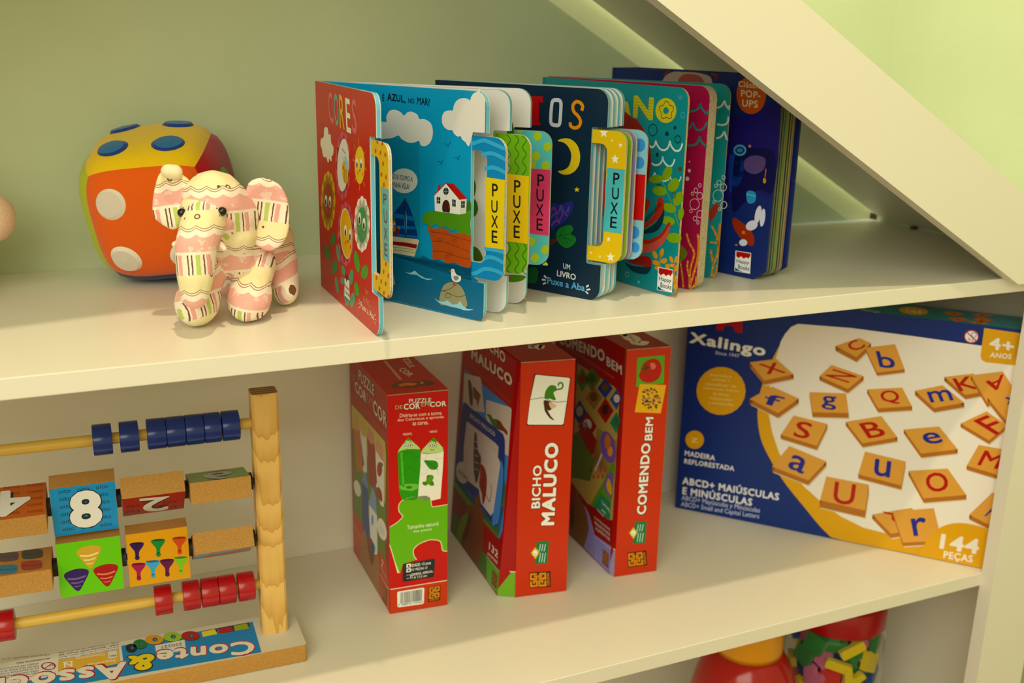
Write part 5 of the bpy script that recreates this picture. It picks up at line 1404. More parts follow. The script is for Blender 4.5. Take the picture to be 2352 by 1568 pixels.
  ('p',(178,109,29),8,[3830,665,3754,576,3761,519,3830,609]),
  ('p',(178,109,29),8,[3754,576,3537,651,3545,595,3761,519]),
  ('p',(217,158,63),9,[3537,651,3745,982,3830,941,3830,665,3754,576]),
  ('t',(28,39,148),10,'A',[3695,663,138,73,37,140],3),
  ('c',(219,163,7),11,[3063,5,3092,144,3166,333,3304,466,3468,529,3676,530,3830,479,3830,368,3830,21,3561,5]),
  ('t',(235,232,228),12,'144',[3267,150,431,19,0,199],6),
  ('t',(235,232,228),12,'PEÇAS',[3329,15,325,14,-6,118],4),
 ],
 'base': [
  ('p',(7,134,207),1,[20,497,20,600,1521,600,2775,600,2765,13,1590,56,20,118]),
  ('t',(175,10,24),3,'Conte',[2741,267,-920,147,-30,-278],9),
  ('t',(235,232,220),4,'Conte',[2729,252,-903,139,-25,-241],5),
  ('t',(175,10,24),3,'Associe',[1553,321,-1342,157,2,-315],9),
  ('t',(235,232,220),4,'Associe',[1543,306,-1327,150,4,-279],5),
  ('t',(46,41,27),5,'&',[1814,373,-270,40,-11,-317],10),
  ('t',(235,212,21),6,'&',[1800,357,-243,33,-9,-277],6),
  ('p',(23,37,38),2,[2268,600,2419,600,2417,488,2270,484]),
  ('p',(231,221,50),3,[2269,585,2398,590,2412,490,2270,484]),
  ('p',(23,37,38),2,[2426,600,2582,600,2575,474,2428,484]),
  ('p',(181,15,27),3,[2427,579,2561,582,2570,476,2428,484]),
  ('p',(23,37,38),2,[2586,600,2736,600,2730,477,2585,486]),
  ('p',(158,178,18),3,[2585,586,2714,587,2725,479,2585,486]),
  ('e',(29,38,39),2,[1602,514,51,-19,-4,-77]),
  ('e',(17,31,38),3,[1601,527,50,-19,-5,-77]),
  ('e',(70,73,72),4,[1607,524,14,-5,-2,-32]),
  ('e',(23,151,216),5,[1609,519,6,-3,-1,-20]),
  ('e',(29,38,39),2,[1685,557,63,-23,-6,-87]),
  ('e',(8,123,68),3,[1684,570,62,-23,-6,-87]),
  ('e',(70,73,72),4,[1690,568,17,-6,-3,-37]),
  ('e',(23,151,216),5,[1692,562,7,-2,-2,-22]),
  ('e',(29,38,39),2,[1822,587,85,-32,-7,-88]),
  ('e',(218,158,24),3,[1820,600,85,-31,-7,-88]),
  ('e',(70,73,72),4,[1826,598,24,-9,-3,-37]),
  ('e',(23,151,216),5,[1828,592,11,-4,-1,-22]),
  ('e',(29,38,39),2,[1994,579,85,-32,-9,-88]),
  ('e',(157,201,43),3,[1992,592,86,-31,-8,-88]),
  ('e',(70,73,72),4,[1998,590,24,-9,-3,-37]),
  ('e',(23,151,216),5,[2000,584,11,-4,-2,-22]),
  ('e',(29,38,39),2,[2161,537,86,-32,-9,-83]),
  ('e',(176,26,24),3,[2160,551,86,-32,-9,-84]),
  ('e',(70,73,72),4,[2166,548,24,-9,-4,-35]),
  ('e',(23,151,216),5,[2168,542,10,-3,-2,-21]),
  ('p',(227,226,223),3,[1817,491,2097,497,2088,291,1819,327]),
  ('t',(58,68,82),4,'250227',[2068,447,-201,18,-3,-49],1),
  ('t',(67,83,107),4,'data de fabricação',[2084,341,-257,37,-1,-39],1),
  ('p',(227,226,223),2,[368,600,937,600,1512,600,1515,293,1016,294,388,285]),
  ('p',(227,181,51),3,[944,542,1489,539,1491,290,943,331]),
  ('t',(243,243,236),4,'Segurança',[1449,382,-246,14,0,-45],2),
  ('t',(243,243,236),4,'Compulsória',[1359,529,-256,14,0,-49],2),
  ('t',(69,66,63),4,'100% Educacional Ltda. - Vila Ianelli',[1489,559,-541,4,0,-20],1),
  ('t',(69,66,63),4,'Rua João Gov. nº 84 - São Paulo - Brasil',[1491,600,-542,3,0,-20],1),
  ('t',(69,66,63),4,'CEP. 84470-000 Fone 65',[1493,642,-544,3,0,-21],1),
  ('t',(69,66,63),4,'CNPJ. 12.345.678/0001-00 (47) 3333 2580',[1495,683,-546,2,0,-20],1),
  ('p',(227,226,223),5,[1388,532,1467,528,1464,402,1389,407]),
  ('t',(69,66,63),6,'Nbrs',[1458,458,-60,5,0,-36],3),
  ('t',(243,243,236),4,'N',[1069,484,-76,5,1,-95],4),
  ('s',(243,243,236),4,[12,1071,487,983,492]),
  ('r',(175,10,24),3,[14,860,477,58,-22,0,-63]),
  ('s',(175,10,24),4,[12,896,513,823,442]),
  ('t',(69,66,63),4,'0-3',[904,493,-35,3,0,-32],1),
  ('t',(102,86,79),4,'RECOMENDÁVEL PARA',[868,621,-292,24,1,-34],1),
  ('t',(102,86,79),4,'CRIANÇAS MAIORES DE 03 ANOS',[867,698,-526,92,2,-35],1),
  ('t',(175,10,24),4,'ATENÇÃO!',[775,364,-136,8,2,-30],1),
  ('t',(102,86,79),4,'"NÃO RECOMENDÁVEL',[775,405,-288,16,1,-30],1),
  ('t',(102,86,79),4,'PARA CRIANÇAS MENORES',[774,447,-356,20,2,-31],1),
  ('t',(102,86,79),4,'DE 03 ANOS,POR CONTER',[774,489,-374,20,1,-31],1),
  ('t',(102,86,79),4,'PARTES PEQUENAS QUE',[773,531,-325,17,2,-31],1),
  ('t',(102,86,79),4,'PODEM SER ENGOLIDAS"',[773,573,-343,17,1,-31],1),
 ],
 'print_eight': [
  ('t',(7,69,114),2,'oito',[73,477,99,-1,4,43],0),
  ('t',(7,69,114),2,'oito',[227,476,100,-1,4,44],0),
  ('t',(7,69,114),2,'oito',[383,476,101,-1,3,43],0),
  ('t',(7,69,114),2,'oito',[72,394,100,-1,4,43],0),
  ('t',(7,69,114),2,'oito',[227,392,100,-1,4,44],0),
  ('t',(7,69,114),2,'oito',[384,391,101,-1,3,44],0),
  ('t',(7,69,114),2,'oito',[72,309,99,-1,4,44],0),
  ('t',(7,69,114),2,'oito',[227,308,100,-2,4,44],0),
  ('t',(7,69,114),2,'oito',[384,306,102,-1,4,44],0),
  ('t',(7,69,114),2,'oito',[71,224,100,-2,4,45],0),
  ('t',(7,69,114),2,'oito',[227,222,101,-2,4,45],0),
  ('t',(7,69,114),2,'oito',[385,220,103,-2,3,45],0),
  ('t',(7,69,114),2,'oito',[70,139,100,-2,5,44],0),
  ('t',(7,69,114),2,'oito',[227,136,101,-2,4,45],0),
  ('t',(7,69,114),2,'oito',[386,133,103,-2,3,45],0),
  ('t',(7,69,114),2,'oito',[70,52,101,-2,4,45],0),
  ('t',(7,69,114),2,'oito',[227,49,102,-2,4,45],0),
  ('t',(7,69,114),2,'oito',[386,46,103,-2,4,45],0),
  ('t',(29,39,54),4,'8',[128,53,293,-8,18,443],12),
  ('t',(238,240,242),5,'8',[137,63,276,-7,16,423],6),
 ],
 'print_two': [
  ('t',(120,7,8),2,'dois',[31,253,123,-14,1,89],0),
  ('t',(120,7,8),2,'dois',[191,243,124,-14,1,90],0),
  ('t',(120,7,8),2,'dois',[354,233,126,-14,-1,90],0),
  ('t',(120,7,8),2,'dois',[28,94,124,-15,1,91],0),
  ('t',(120,7,8),2,'dois',[191,83,126,-15,0,92],0),
  ('t',(120,7,8),2,'dois',[356,72,128,-15,-1,92],0),
  ('t',(29,39,54),4,'2',[406,445,-250,34,-1,-393],9),
  ('t',(238,240,242),5,'2',[414,471,-268,38,0,-451],3),
 ],
 'print_nine': [
  ('t',(29,39,54),4,'9',[379,-39,-269,18,54,509],9),
  ('t',(182,183,168),5,'9',[393,7,-286,24,43,407],3),
 ],
 'print_four': [
  ('t',(150,52,7),2,'quatro',[523,537,-135,10,0,-57],0),
  ('t',(150,52,7),2,'quatro',[327,549,-133,9,1,-56],0),
  ('t',(150,52,7),2,'quatro',[134,561,-132,9,2,-56],0),
  ('t',(150,52,7),2,'quatro',[524,424,-133,9,0,-56],0),
  ('t',(150,52,7),2,'quatro',[330,436,-132,9,1,-55],0),
  ('t',(150,52,7),2,'quatro',[138,449,-131,9,3,-55],0),
  ('t',(150,52,7),2,'quatro',[525,312,-132,10,0,-55],0),
  ('t',(150,52,7),2,'quatro',[333,325,-130,10,1,-54],0),
  ('t',(150,52,7),2,'quatro',[143,339,-130,10,3,-55],0),
  ('t',(150,52,7),2,'quatro',[526,203,-131,10,1,-54],0),
  ('t',(150,52,7),2,'quatro',[336,217,-129,10,1,-54],0),
  ('t',(150,52,7),2,'quatro',[148,230,-128,10,2,-53],0),
  ('t',(150,52,7),2,'quatro',[527,95,-130,11,1,-52],0),
  ('t',(150,52,7),2,'quatro',[339,110,-128,11,1,-53],0),
  ('t',(150,52,7),2,'quatro',[153,124,-127,10,2,-52],0),
  ('t',(29,39,54),4,'4',[411,438,-274,22,11,-400],10),
  ('t',(238,240,242),5,'4',[418,453,-290,24,12,-431],4),
 ],
 'print_cones': [
  ('c',(208,168,48),2,[170,444,277,485,378,451,335,340,274,254,211,340]),
  ('S',(239,226,159),3,[17,196,397,273,384,352,402]),
  ('S',(239,226,159),3,[13,222,349,273,341,326,353]),
  ('S',(239,226,159),3,[9,245,308,274,303,303,309]),
  ('c',(53,31,104),2,[46,230,153,271,255,236,211,128,150,46,87,129]),
  ('S',(126,93,165),3,[17,72,185,149,172,228,189]),
  ('S',(126,93,165),3,[13,98,139,149,130,202,141]),
  ('S',(126,93,165),3,[9,121,98,149,93,179,99]),
  ('c',(166,24,26),2,[297,236,405,274,508,239,465,129,404,45,340,131]),
  ('S',(231,124,86),3,[17,324,188,401,174,482,190]),
  ('S',(231,124,86),3,[13,350,141,402,131,456,142]),
  ('S',(231,124,86),3,[9,374,99,403,94,433,99]),
 ],
 'print_pins': [
  ('c',(48,20,91),2,[31,444,91,451,150,436,140,397,107,354,98,302,71,307,67,361,39,411]),
  ('e',(48,20,91),2,[85,292,21,-3,-2,-23]),
  ('e',(29,13,56),3,[90,440,57,-5,0,-10]),
  ('c',(10,136,60),2,[218,446,279,454,339,438,329,399,295,356,287,303,259,308,255,363,226,413]),
  ('e',(10,136,60),2,[273,294,22,-4,-1,-24]),
  ('e',(7,82,38),3,[278,442,58,-5,0,-10]),
  ('c',(206,71,28),2,[408,440,469,447,530,431,520,392,486,349,478,295,450,300,445,355,416,406]),
  ('e',(206,71,28),2,[464,286,22,-4,-1,-24]),
  ('e',(124,43,19),3,[468,435,59,-5,0,-10]),
  ('c',(166,18,86),2,[30,233,91,240,150,224,139,185,106,142,97,89,70,94,67,149,38,200]),
  ('e',(166,18,86),2,[84,79,21,-3,-2,-23]),
  ('e',(100,11,53),3,[90,229,57,-6,0,-11]),
  ('c',(54,166,224),2,[157,237,218,244,278,228,267,188,234,146,225,92,198,97,194,153,165,204]),
  ('e',(54,166,224),2,[212,83,21,-4,-2,-24]),
  ('e',(33,100,136),3,[217,233,58,-6,0,-11]),
  ('c',(97,23,80),2,[283,230,344,237,405,221,394,181,361,138,352,84,324,89,320,145,291,196]),
  ('e',(97,23,80),2,[339,75,21,-4,-2,-24]),
  ('e',(59,14,50),3,[344,225,58,-5,0,-10]),
  ('c',(124,195,38),2,[407,234,469,241,530,224,520,184,486,141,477,87,449,92,445,148,415,200]),
  ('e',(124,195,38),2,[464,78,21,-4,-2,-24]),
  ('e',(75,117,25),3,[468,229,59,-6,0,-11]),
 ],
 'print_blue': [
  ('c',(197,106,100),2,[94,100,173,318,305,316,492,454,527,237,401,3,201,3]),
 ],
 'print_drums': [
  ('c',(91,70,82),2,[86,534,144,537,228,530,261,476,264,343,216,319,134,333,96,382]),
  ('S',(64,49,58),3,[17,96,448,175,423,258,423]),
  ('c',(54,57,53),2,[293,511,352,529,437,508,469,453,470,320,421,296,338,310,300,359]),
  ('S',(38,40,39),3,[17,302,425,381,400,465,400]),
  ('c',(19,128,173),2,[98,230,154,246,236,226,268,174,271,48,224,27,144,40,107,87]),
  ('S',(13,89,122),3,[16,108,150,185,125,265,124]),
  ('c',(167,42,28),2,[298,247,356,263,439,242,471,190,471,63,423,41,342,54,305,101]),
  ('S',(116,29,21),3,[17,307,165,385,140,466,139]),
 ],
 'puztop': [
  ('t',(243,235,223),3,'COR',[765,-336,-273,-34,65,-81],4),
  ('t',(243,235,223),3,'ZZLE',[1126,-494,-335,19,42,-72],3),
  ('t',(174,84,62),2,'EM',[982,-345,-197,-16,50,-44],2),
  ('c',(105,65,45),2,[289,-124,356,-221,337,-360,308,-442,362,-497,335,-534,221,-569,177,-490,186,-421,151,-319,189,-170,185,-124]),
  ('c',(239,122,14),3,[267,-189,307,-278,273,-376,232,-372,207,-319,227,-262,203,-210]),
  ('e',(242,157,48),3,[265,-442,-6,-18,-31,10]),
  ('s',(234,163,135),2,[31,1114,-289,428,-266]),
 ],
 'bicftop': [
  ('s',(243,237,225),3,[60,456,-286,587,-343]),
  ('s',(243,237,225),3,[62,562,-333,453,-343,571,-442]),
  ('s',(243,237,225),3,[60,426,-386,553,-455]),
 ],
 'comftop': [
  ('r',(243,237,225),3,[85,409,-273,-91,-19,-77,54]),
  ('S',(243,237,225),3,[91,250,-359,151,-270,188,-204,266,-226]),
  ('s',(243,237,225),3,[73,604,-314,503,-214]),
 ],
 'xaltop': [
  ('e',(243,184,30),2,[2614,306,161,21,10,-197]),
  ('t',(243,243,198),3,'144',[2544,175,168,21,-13,180],4),
  ('p',(228,128,33),2,[2933,411,3066,516,3170,434,3037,256]),
  ('t',(184,36,36),3,'R',[3034,328,58,8,-14,94],2),
  ('p',(228,128,33),2,[3241,501,3374,606,3476,524,3340,345]),
  ('t',(184,36,36),3,'R',[3339,417,57,9,-11,94],2),
  ('p',(228,128,33),2,[3003,143,3133,246,3235,168,3103,5]),
  ('t',(184,36,36),3,'R',[3101,64,57,9,-13,90],2),
  ('p',(228,128,33),2,[3256,259,3387,362,3487,283,3353,110]),
  ('t',(184,36,36),3,'R',[3352,179,57,9,-11,91],2),
  ('p',(228,128,33),2,[3213,82,3343,183,3442,106,3310,5]),
  ('t',(184,36,36),3,'R',[3309,4,55,8,-11,89],2),
  ('t',(240,243,243),2,'Xalingo',[2044,-7,223,-18,-3,116],2),
 ],
 'tab_sky': [
  ('p',(193,7,7),2,[1815,760,2234,760,2234,1185,1815,1185]),
  ('t',(21,17,24),3,'P',[2030,1085,105,0,0,85],2),
  ('t',(21,17,24),3,'U',[2030,985,105,0,0,85],2),
  ('t',(21,17,24),3,'X',[2030,885,105,0,0,85],2),
  ('t',(21,17,24),3,'E',[2030,785,105,0,0,85],2),
  ('e',(49,144,220),2,[2160,1450,55,0,0,60]),
  ('e',(49,144,220),2,[2165,1290,50,0,0,55]),
  ('e',(49,144,220),2,[2150,640,55,0,0,60]),
  ('e',(49,144,220),2,[2170,500,45,0,0,50]),
 ],
}
DICE = (-18.6, 14.8, -6.1)

prepare_texts()
FR = {k: Frame(*v) for k, v in FRAMES.items()}
LZ = -0.3596          # top of the lower shelf
DW = 0.351            # wall plane
# ------------------------------------------------------------------ the room
def room():
    b = MB(); b.box((-2.2, DW, -0.80), (1.077, DW+0.1, 2.0), MATS['wall']); struct('wall_back', b)
    b = MB(); b.box((1.077, -1.2, -0.80), (1.177, DW+0.1, 2.0), MATS['wall']); struct('wall_right', b)
    b = MB(); b.box((-2.2, -2.6, -0.85), (1.177, DW+0.1, -0.80), MATS['floor']); struct('floor', b)
room()
# ------------------------------------------------------------------ house-shaped shelf unit
def shelf_unit():
    mm, me = MATS['melamine'], MATS['edge']
    t = thing('house_shelf', (0.1, 0.17, -0.80), 'white house-shaped shelf unit with a sloped roof standing against the green wall', 'shelf')
    b = MB(); b.box((-0.876, 0, -0.0166), (1.0765, DW-0.0003, 0), mm); b.build('shelf_board', t, bev=0.0007)
    b = MB(); b.box((-0.8525, 0, LZ-0.0166), (1.0525, 0.3375, LZ), mm); b.build('shelf_board', t, bev=0.0007)
    b = MB(); b.box((-0.8525, 0, -0.7358), (1.0525, 0.3375, -0.7192), mm); b.build('shelf_board', t, bev=0.0007)
    b = MB(); b.box((-0.8525, 0.012, -0.80), (1.0525, 0.028, -0.7362), mm); b.build('plinth', t)
    for x in (1.0527, -0.8593):
        b = MB(); b.box((x, 0, -0.80), (x+0.0063, 0.344, -0.0168), mm); b.build('side_panel', t)
    b = MB(); b.box((-0.8525, 0.338, -0.7358), (1.0525, 0.344, -0.0170), mm); b.build('back_panel', t)
    X = lambda x, s: x if s > 0 else 0.2-x
    for s in (1, -1):
        nm = 'roof_panel'
        zl = lambda x: 0.5853*(1.081-x)
        pts = [(0.1, zl(0.1)), (1.0765, zl(1.0765)), (1.0765, zl(1.0765)+0.0069), (0.1, zl(0.1)+0.0069)]
        prism_y(t, nm, [(X(x, s), z) for x, z in pts], 0.0, DW-0.022, mm, mm, 0)
        zu = lambda x: 0.5811-0.5853*(x-0.1)
        pts = [(0.1, 0.4915), (0.9451, -0.0032), (1.0765, -0.0032), (1.0765, zu(1.0765)), (0.1, zu(0.1))]
        prism_y(t, 'roof_trim', [(X(x, s), z) for x, z in pts], -0.0162, -0.0001, mm, me, 0.0006)
        pts = [(0.9803, -0.80), (1.0588, -0.80), (1.0588, -0.0036), (0.9803, -0.0036)]
        prism_y(t, 'side_trim', [(X(x, s), z) for x, z in pts], -0.0174, -0.0001, mm, me, 0.0006)
    b = MB(); b.box((1.074, 0.34, 0.0004), (1.0764, 0.3508, 0.008), M('corner_mark', '4a3020', 0.7)); b.build('corner_mark', t)  # small dark brown blocks set where roof and shelf meet
    b = MB(); b.box((1.070, 0.262, 0.0004), (1.0764, 0.270, 0.003), M('corner_mark')); b.build('corner_mark', t)
def prism_y(parent, name, xz, y0, y1, mface, medge, bev):
    if area2(xz) < 0: xz = xz[::-1]
    n = len(xz); b = MB()
    b.add([(x, y0, z) for x, z in xz], [tuple(range(n))], mface)
    b.add([(x, y1, z) for x, z in xz], [tuple(range(n))[::-1]], mface)
    b.add([(x, y0, z) for x, z in xz]+[(x, y1, z) for x, z in xz], [(i, n+i, n+(i+1) % n, (i+1) % n) for i in range(n)], medge)
    return b.build(name, parent, bev=0)
shelf_unit()
# ------------------------------------------------------------------ board books with pull tabs
CREAM = 'e4dfd0'
def page_outline(w, h=0.1945, nu=0.181, v0=0.0345, v1=0.161, u0=0.0, r=0.012):
    return rounded([(u0, 0), (w, 0, r), (w, v0), (nu, v0, 0.0025), (nu, v1, 0.0025), (w, v1), (w, h, r), (u0, h)])
def tab_outline(nu=0.1812, uo=0.217, ui=0.1975, v0=0.038, v1=0.1585, w0=0.0515, w1=0.1465):
    return rounded([(nu, v0), (uo, v0, 0.011), (uo, v1, 0.011), (nu, v1), (nu, w1), (ui, w1, 0.007), (ui, w0, 0.007), (nu, w0)])
def tab_page(parent, name, fr, face_hex, back_hex, art_key, tab_hex, tab_art, w=0.197, th=0.0042, edge=(104, 184, 214), uo=0.217, **kw):
    b = MB(); C = PR(CREAM)
    sheet(b, fr, page_outline(w, **kw), th, PR(face_hex), PR(back_hex), [(0.0004, C), (th-0.0004, PR(edge)), (th, C)])
    art(b, fr, art_key)
    p = b.build(name, parent)
    tf = fr.moved(-0.0009); b = MB(); nu = kw.get('nu', 0.181)+0.0003
    sheet(b, tf, tab_outline(nu=nu, uo=uo, ui=kw.get('nu', 0.181)+0.0165 if nu > 0.175 else 0.1925), 0.0024, PR(tab_hex), PR(tab_hex), [(0.0005, C), (0.0018, MATS['endgrain']), (0.0024, C)])
    art(b, tf, tab_art)
    b.build('pull_tab', p)
    return p
def open_book():
    t = thing('pull_tab_book', (0.262, 0.19, 0), 'pull-tab board book opened with its red flower cover swung out toward the viewer', 'book', 'board books on the top shelf')
    f = FR['cores']
    tab_page(t, 'front_cover', f, COLS['cores'], '1f8fb0', 'cores', COLS['tab_cores'], 'tab_cores', w=0.1885, th=0.0040, u0=-0.005, nu=0.1705)
    for i, (fh, th) in enumerate(((COLS['page0'], COLS['tab_page0']), (COLS['page1'], COLS['tab_page1']), (COLS['page2'], COLS['tab_page2']))):
        tab_page(t, 'page' if i < 2 else 'back_cover', FR['page%d' % i], fh, CREAM if i < 2 else 'c0392b', 'page%d' % i, th, 'tab_page%d' % i, u0=0.0005)
    b = MB(); C = PR('c23a22')
    pts = [(0.2484, 0.2000), (0.2530, 0.1975), (0.2600, 0.2000), (0.2655, 0.2035), (0.2600, 0.2060), (0.2500, 0.2040)]
    n = len(pts); b.add([(x, y, 0.0004) for x, y in pts], [tuple(range(n))[::-1]], C); b.add([(x, y, 0.1944) for x, y in pts], [tuple(range(n))], PR(CREAM))
    b.add([(x, y, 0.0004) for x, y in pts]+[(x, y, 0.1944) for x, y in pts], [(i, (i+1) % n, n+(i+1) % n, n+i) for i in range(n)], C)
    b.build('spine', t)
open_book()
def fan_frames(f, n, step, deg):
    """frames of n leaves stacked behind f, opening slightly toward the fore edge"""
    out = []
    for k in range(n):
        R = Matrix.Rotation(math.radians(deg*k), 3, 'Z')
        out.append(Frame(f.O-f.N*step*k, R @ f.U, f.V, R @ f.N))
    return out
def spine_strip(t, frs, th, h, hexc, d=0.002):
    a, z = frs[0], frs[-1]; b = MB()
    p = [a.p(-0.0005, 0), z.p(-0.0005, 0, -th), z.p(-0.0005-d, 0, -th), a.p(-0.0005-d, 0)]
    q = [v+Vector((0, 0, h)) for v in p]
    b.add(p+q, [(0, 1, 2, 3), (7, 6, 5, 4), (0, 4, 5, 1), (1, 5, 6, 2), (2, 6, 7, 3), (3, 7, 4, 0)], PR(hexc))
    b.build('spine', t)
def navy_book():
    t = thing('pull_tab_book', tuple(FR['tos'].p(0.09, 0, -0.01)), 'dark navy pull-tab board book with a yellow moon and a star-printed yellow tab', 'book', 'board books on the top shelf')
    frs = fan_frames(FR['tos'], 4, 0.0046, 1.25)
    tabs = ((COLS['tab_tos'], 'tab_tos'), ('7fae2a', 'tab_green'), ('8f86b4', 'tab_purple'), ('86c3dc', 'tab_sky'))
    for i, f in enumerate(frs):
        tab_page(t, 'front_cover' if i == 0 else ('back_cover' if i == 3 else 'page'), f, COLS['tos'] if i == 0 else 'd8e4e0', CREAM if i < 3 else '14343c', 'tos' if i == 0 else '-', *tabs[i], u0=0.0005, uo=0.2235 if i == 3 else 0.217)
    spine_strip(t, frs, 0.0042, 0.1943, '10303a')
navy_book()
def plain(parent, name, f, w, h, th, fh, bh, key, edge, r=0.012, v0=0.0, u0=0.0005):
    b = MB(); sheet(b, f, rounded([(u0, v0), (w, v0, r), (w, h, r), (u0, h)]), th, PR(fh), PR(bh), [(th, edge)]); art(b, f, key)
    return b.build(name, parent)
def sea_book():
    t = thing('board_book', tuple(FR['ano'].p(0.1, 0, -0.01)), 'teal sea board book fanned open, magenta leaf in the middle, red octopus on its cover', 'book', 'board books on the top shelf')
    e = MATS['endgrain']
    plain(t, 'front_cover', FR['ano'], 0.215, 0.1962, 0.0022, COLS['ano'], 'd9d4c4', 'ano', e)
    for k, f in enumerate(fan_frames(FR['mag'], 5, 0.00215, 0.12)):
        plain(t, 'page', f, 0.2092, 0.1968, 0.0019, COLS['mag'] if k == 0 else 'cfc8b4', 'cfc8b4', 'mag' if k == 0 else '-', e)
    plain(t, 'back_cover', FR['anoback'], 0.1981, 0.197, 0.0022, COLS['anoback'], '1a8a8a', 'anoback', e)
    f = FR['ano']; g = FR['anoback']
    p = [f.p(-0.0004, 0), g.p(-0.0004, 0, -0.0022), g.p(-0.003, 0, -0.0022), f.p(-0.003, 0)]; q = [v+Vector((0, 0, 0.196)) for v in p]
    b = MB(); b.add(p+q, [(0, 1, 2, 3), (7, 6, 5, 4), (0, 4, 5, 1), (1, 5, 6, 2), (2, 6, 7, 3), (3, 7, 4, 0)], PR(COLS['ano'])); b.build('spine', t)
sea_book()
def popup_book():
    f = FR['pop']; t = thing('pop_up_book', tuple(f.p(0.1, 0, -0.02)), 'thick dark blue pop-up book with a round orange badge, last in the row', 'book', 'board books on the top shelf')
    edge = PR('2a3568')
    def cover(name, fr, key):
        b = MB(); sheet(b, fr, rounded([(0.0005, 0), (0.205, 0), (0.2195, 0.010), (0.2195, 0.196), (0.2095, 0.2057), (0.0005, 0.2057)]), 0.0026, PR(COLS['pop']), PR('24306a'), [(0.0026, edge)]); art(b, fr, key); b.build(name, t)
    cover('front_cover', f, 'pop')
    R = Matrix.Rotation(math.radians(-1.2), 3, 'Z'); fb = Frame(f.p(0, 0, -0.0425), R @ f.U, f.V, R @ f.N); cover('back_cover', fb, '-')
    cols = ('1f4a2c', '0f2a22', '2e5a34', '1c3a24', '6a6a34', '8a7a5a', 'b09a70')
    for k in range(7):
        R = Matrix.Rotation(math.radians(-0.25*k+0.3), 3, 'Z'); g = Frame(f.p(0, 0, -0.0055-0.0052*k), R @ f.U, f.V, R @ f.N)
        b = MB(); C = PR('d8cfa8'); sheet(b, g, rounded([(0.003, 0.0025), (0.2155, 0.0020, 0.010), (0.2155, 0.2035, 0.010), (0.003, 0.2025)]), 0.0034, PR(cols[k]), PR(cols[(k+2) % 7]), [(0.0003, C), (0.0031, PR(((38, 80, 40), (18, 46, 28), (46, 96, 44), (120, 140, 40), (20, 52, 34), (64, 92, 36), (150, 110, 66))[k])), (0.0034, C)])
        b.build('page', t)
    b = MB(); p = [f.p(-0.0004, 0), fb.p(-0.0004, 0, -0.0026), fb.p(-0.003, 0, -0.0026), f.p(-0.003, 0)]; q = [v+Vector((0, 0, 0.2057)) for v in p]
    b.add(p+q, [(0, 1, 2, 3), (7, 6, 5, 4), (0, 4, 5, 1), (1, 5, 6, 2), (2, 6, 7, 3), (3, 7, 4, 0)], PR('2a3568')); b.build('spine', t)
popup_book()
# ------------------------------------------------------------------ game boxes
def hexa(b, base, top, mats):
    """closed body from matching bottom and top polygons (CCW from above); mats: per side + top + bottom"""
    n = len(base); b.add(base, [tuple(range(n))[::-1]], mats[-1]); b.add(top, [tuple(range(n))], mats[-2])
    for i in range(n):
        j = (i+1) % n; b.add([base[i], base[j], top[j], top[i]], [(0, 1, 2, 3)], mats[i])
def pencil_box():
    f, l = FR['puzf'], FR['puzl']; h = 0.2475
    t = thing('game_box', tuple(f.p(0.03, 0, -0.07)), 'small red box with two green pencils and a green puzzle piece on its narrow front', 'box', 'red game boxes on the lower shelf')
    A = f.p(0, 0); B = f.p(0.0635, 0); D = l.p(0, 0); Cc = D+(B-A)
    up = Vector((0, 0, h)); red = PR(COLS['puzf']); b = MB()
    hexa(b, [A, B, Cc, D], [A+up, B+up, Cc+up, D+up], [red, red, red, PR(COLS['puzl']), red, red])
    art(b, f, 'puzf'); art(b, l, 'puzl'); b.build('body', t, bev=0)
    b = MB(); u = (B-A).normalized(); n = Vector((f.N))
    lid = [A+up+n*0.0012-u*0.0004, B+up+n*0.0012+u*0.0004, Cc+up+u*0.0004, D+up-u*0.0004]
    hexa(b, [p+Vector((0, 0, 0.0002)) for p in lid], [p+Vector((0, 0, 0.0009)) for p in lid], [MATS['endgrain'], MATS['endgrain'], red, red, red, red])
    W = (B-A).length; Dp = (D-A).length; tf = Frame(A+up+Vector((0, 0, 0.0009)), (D-A).normalized(), -u, Vector((0, 0, 1)))
    art(b, tf, 'puztop'); b.build('lid_flap', t)
pencil_box()
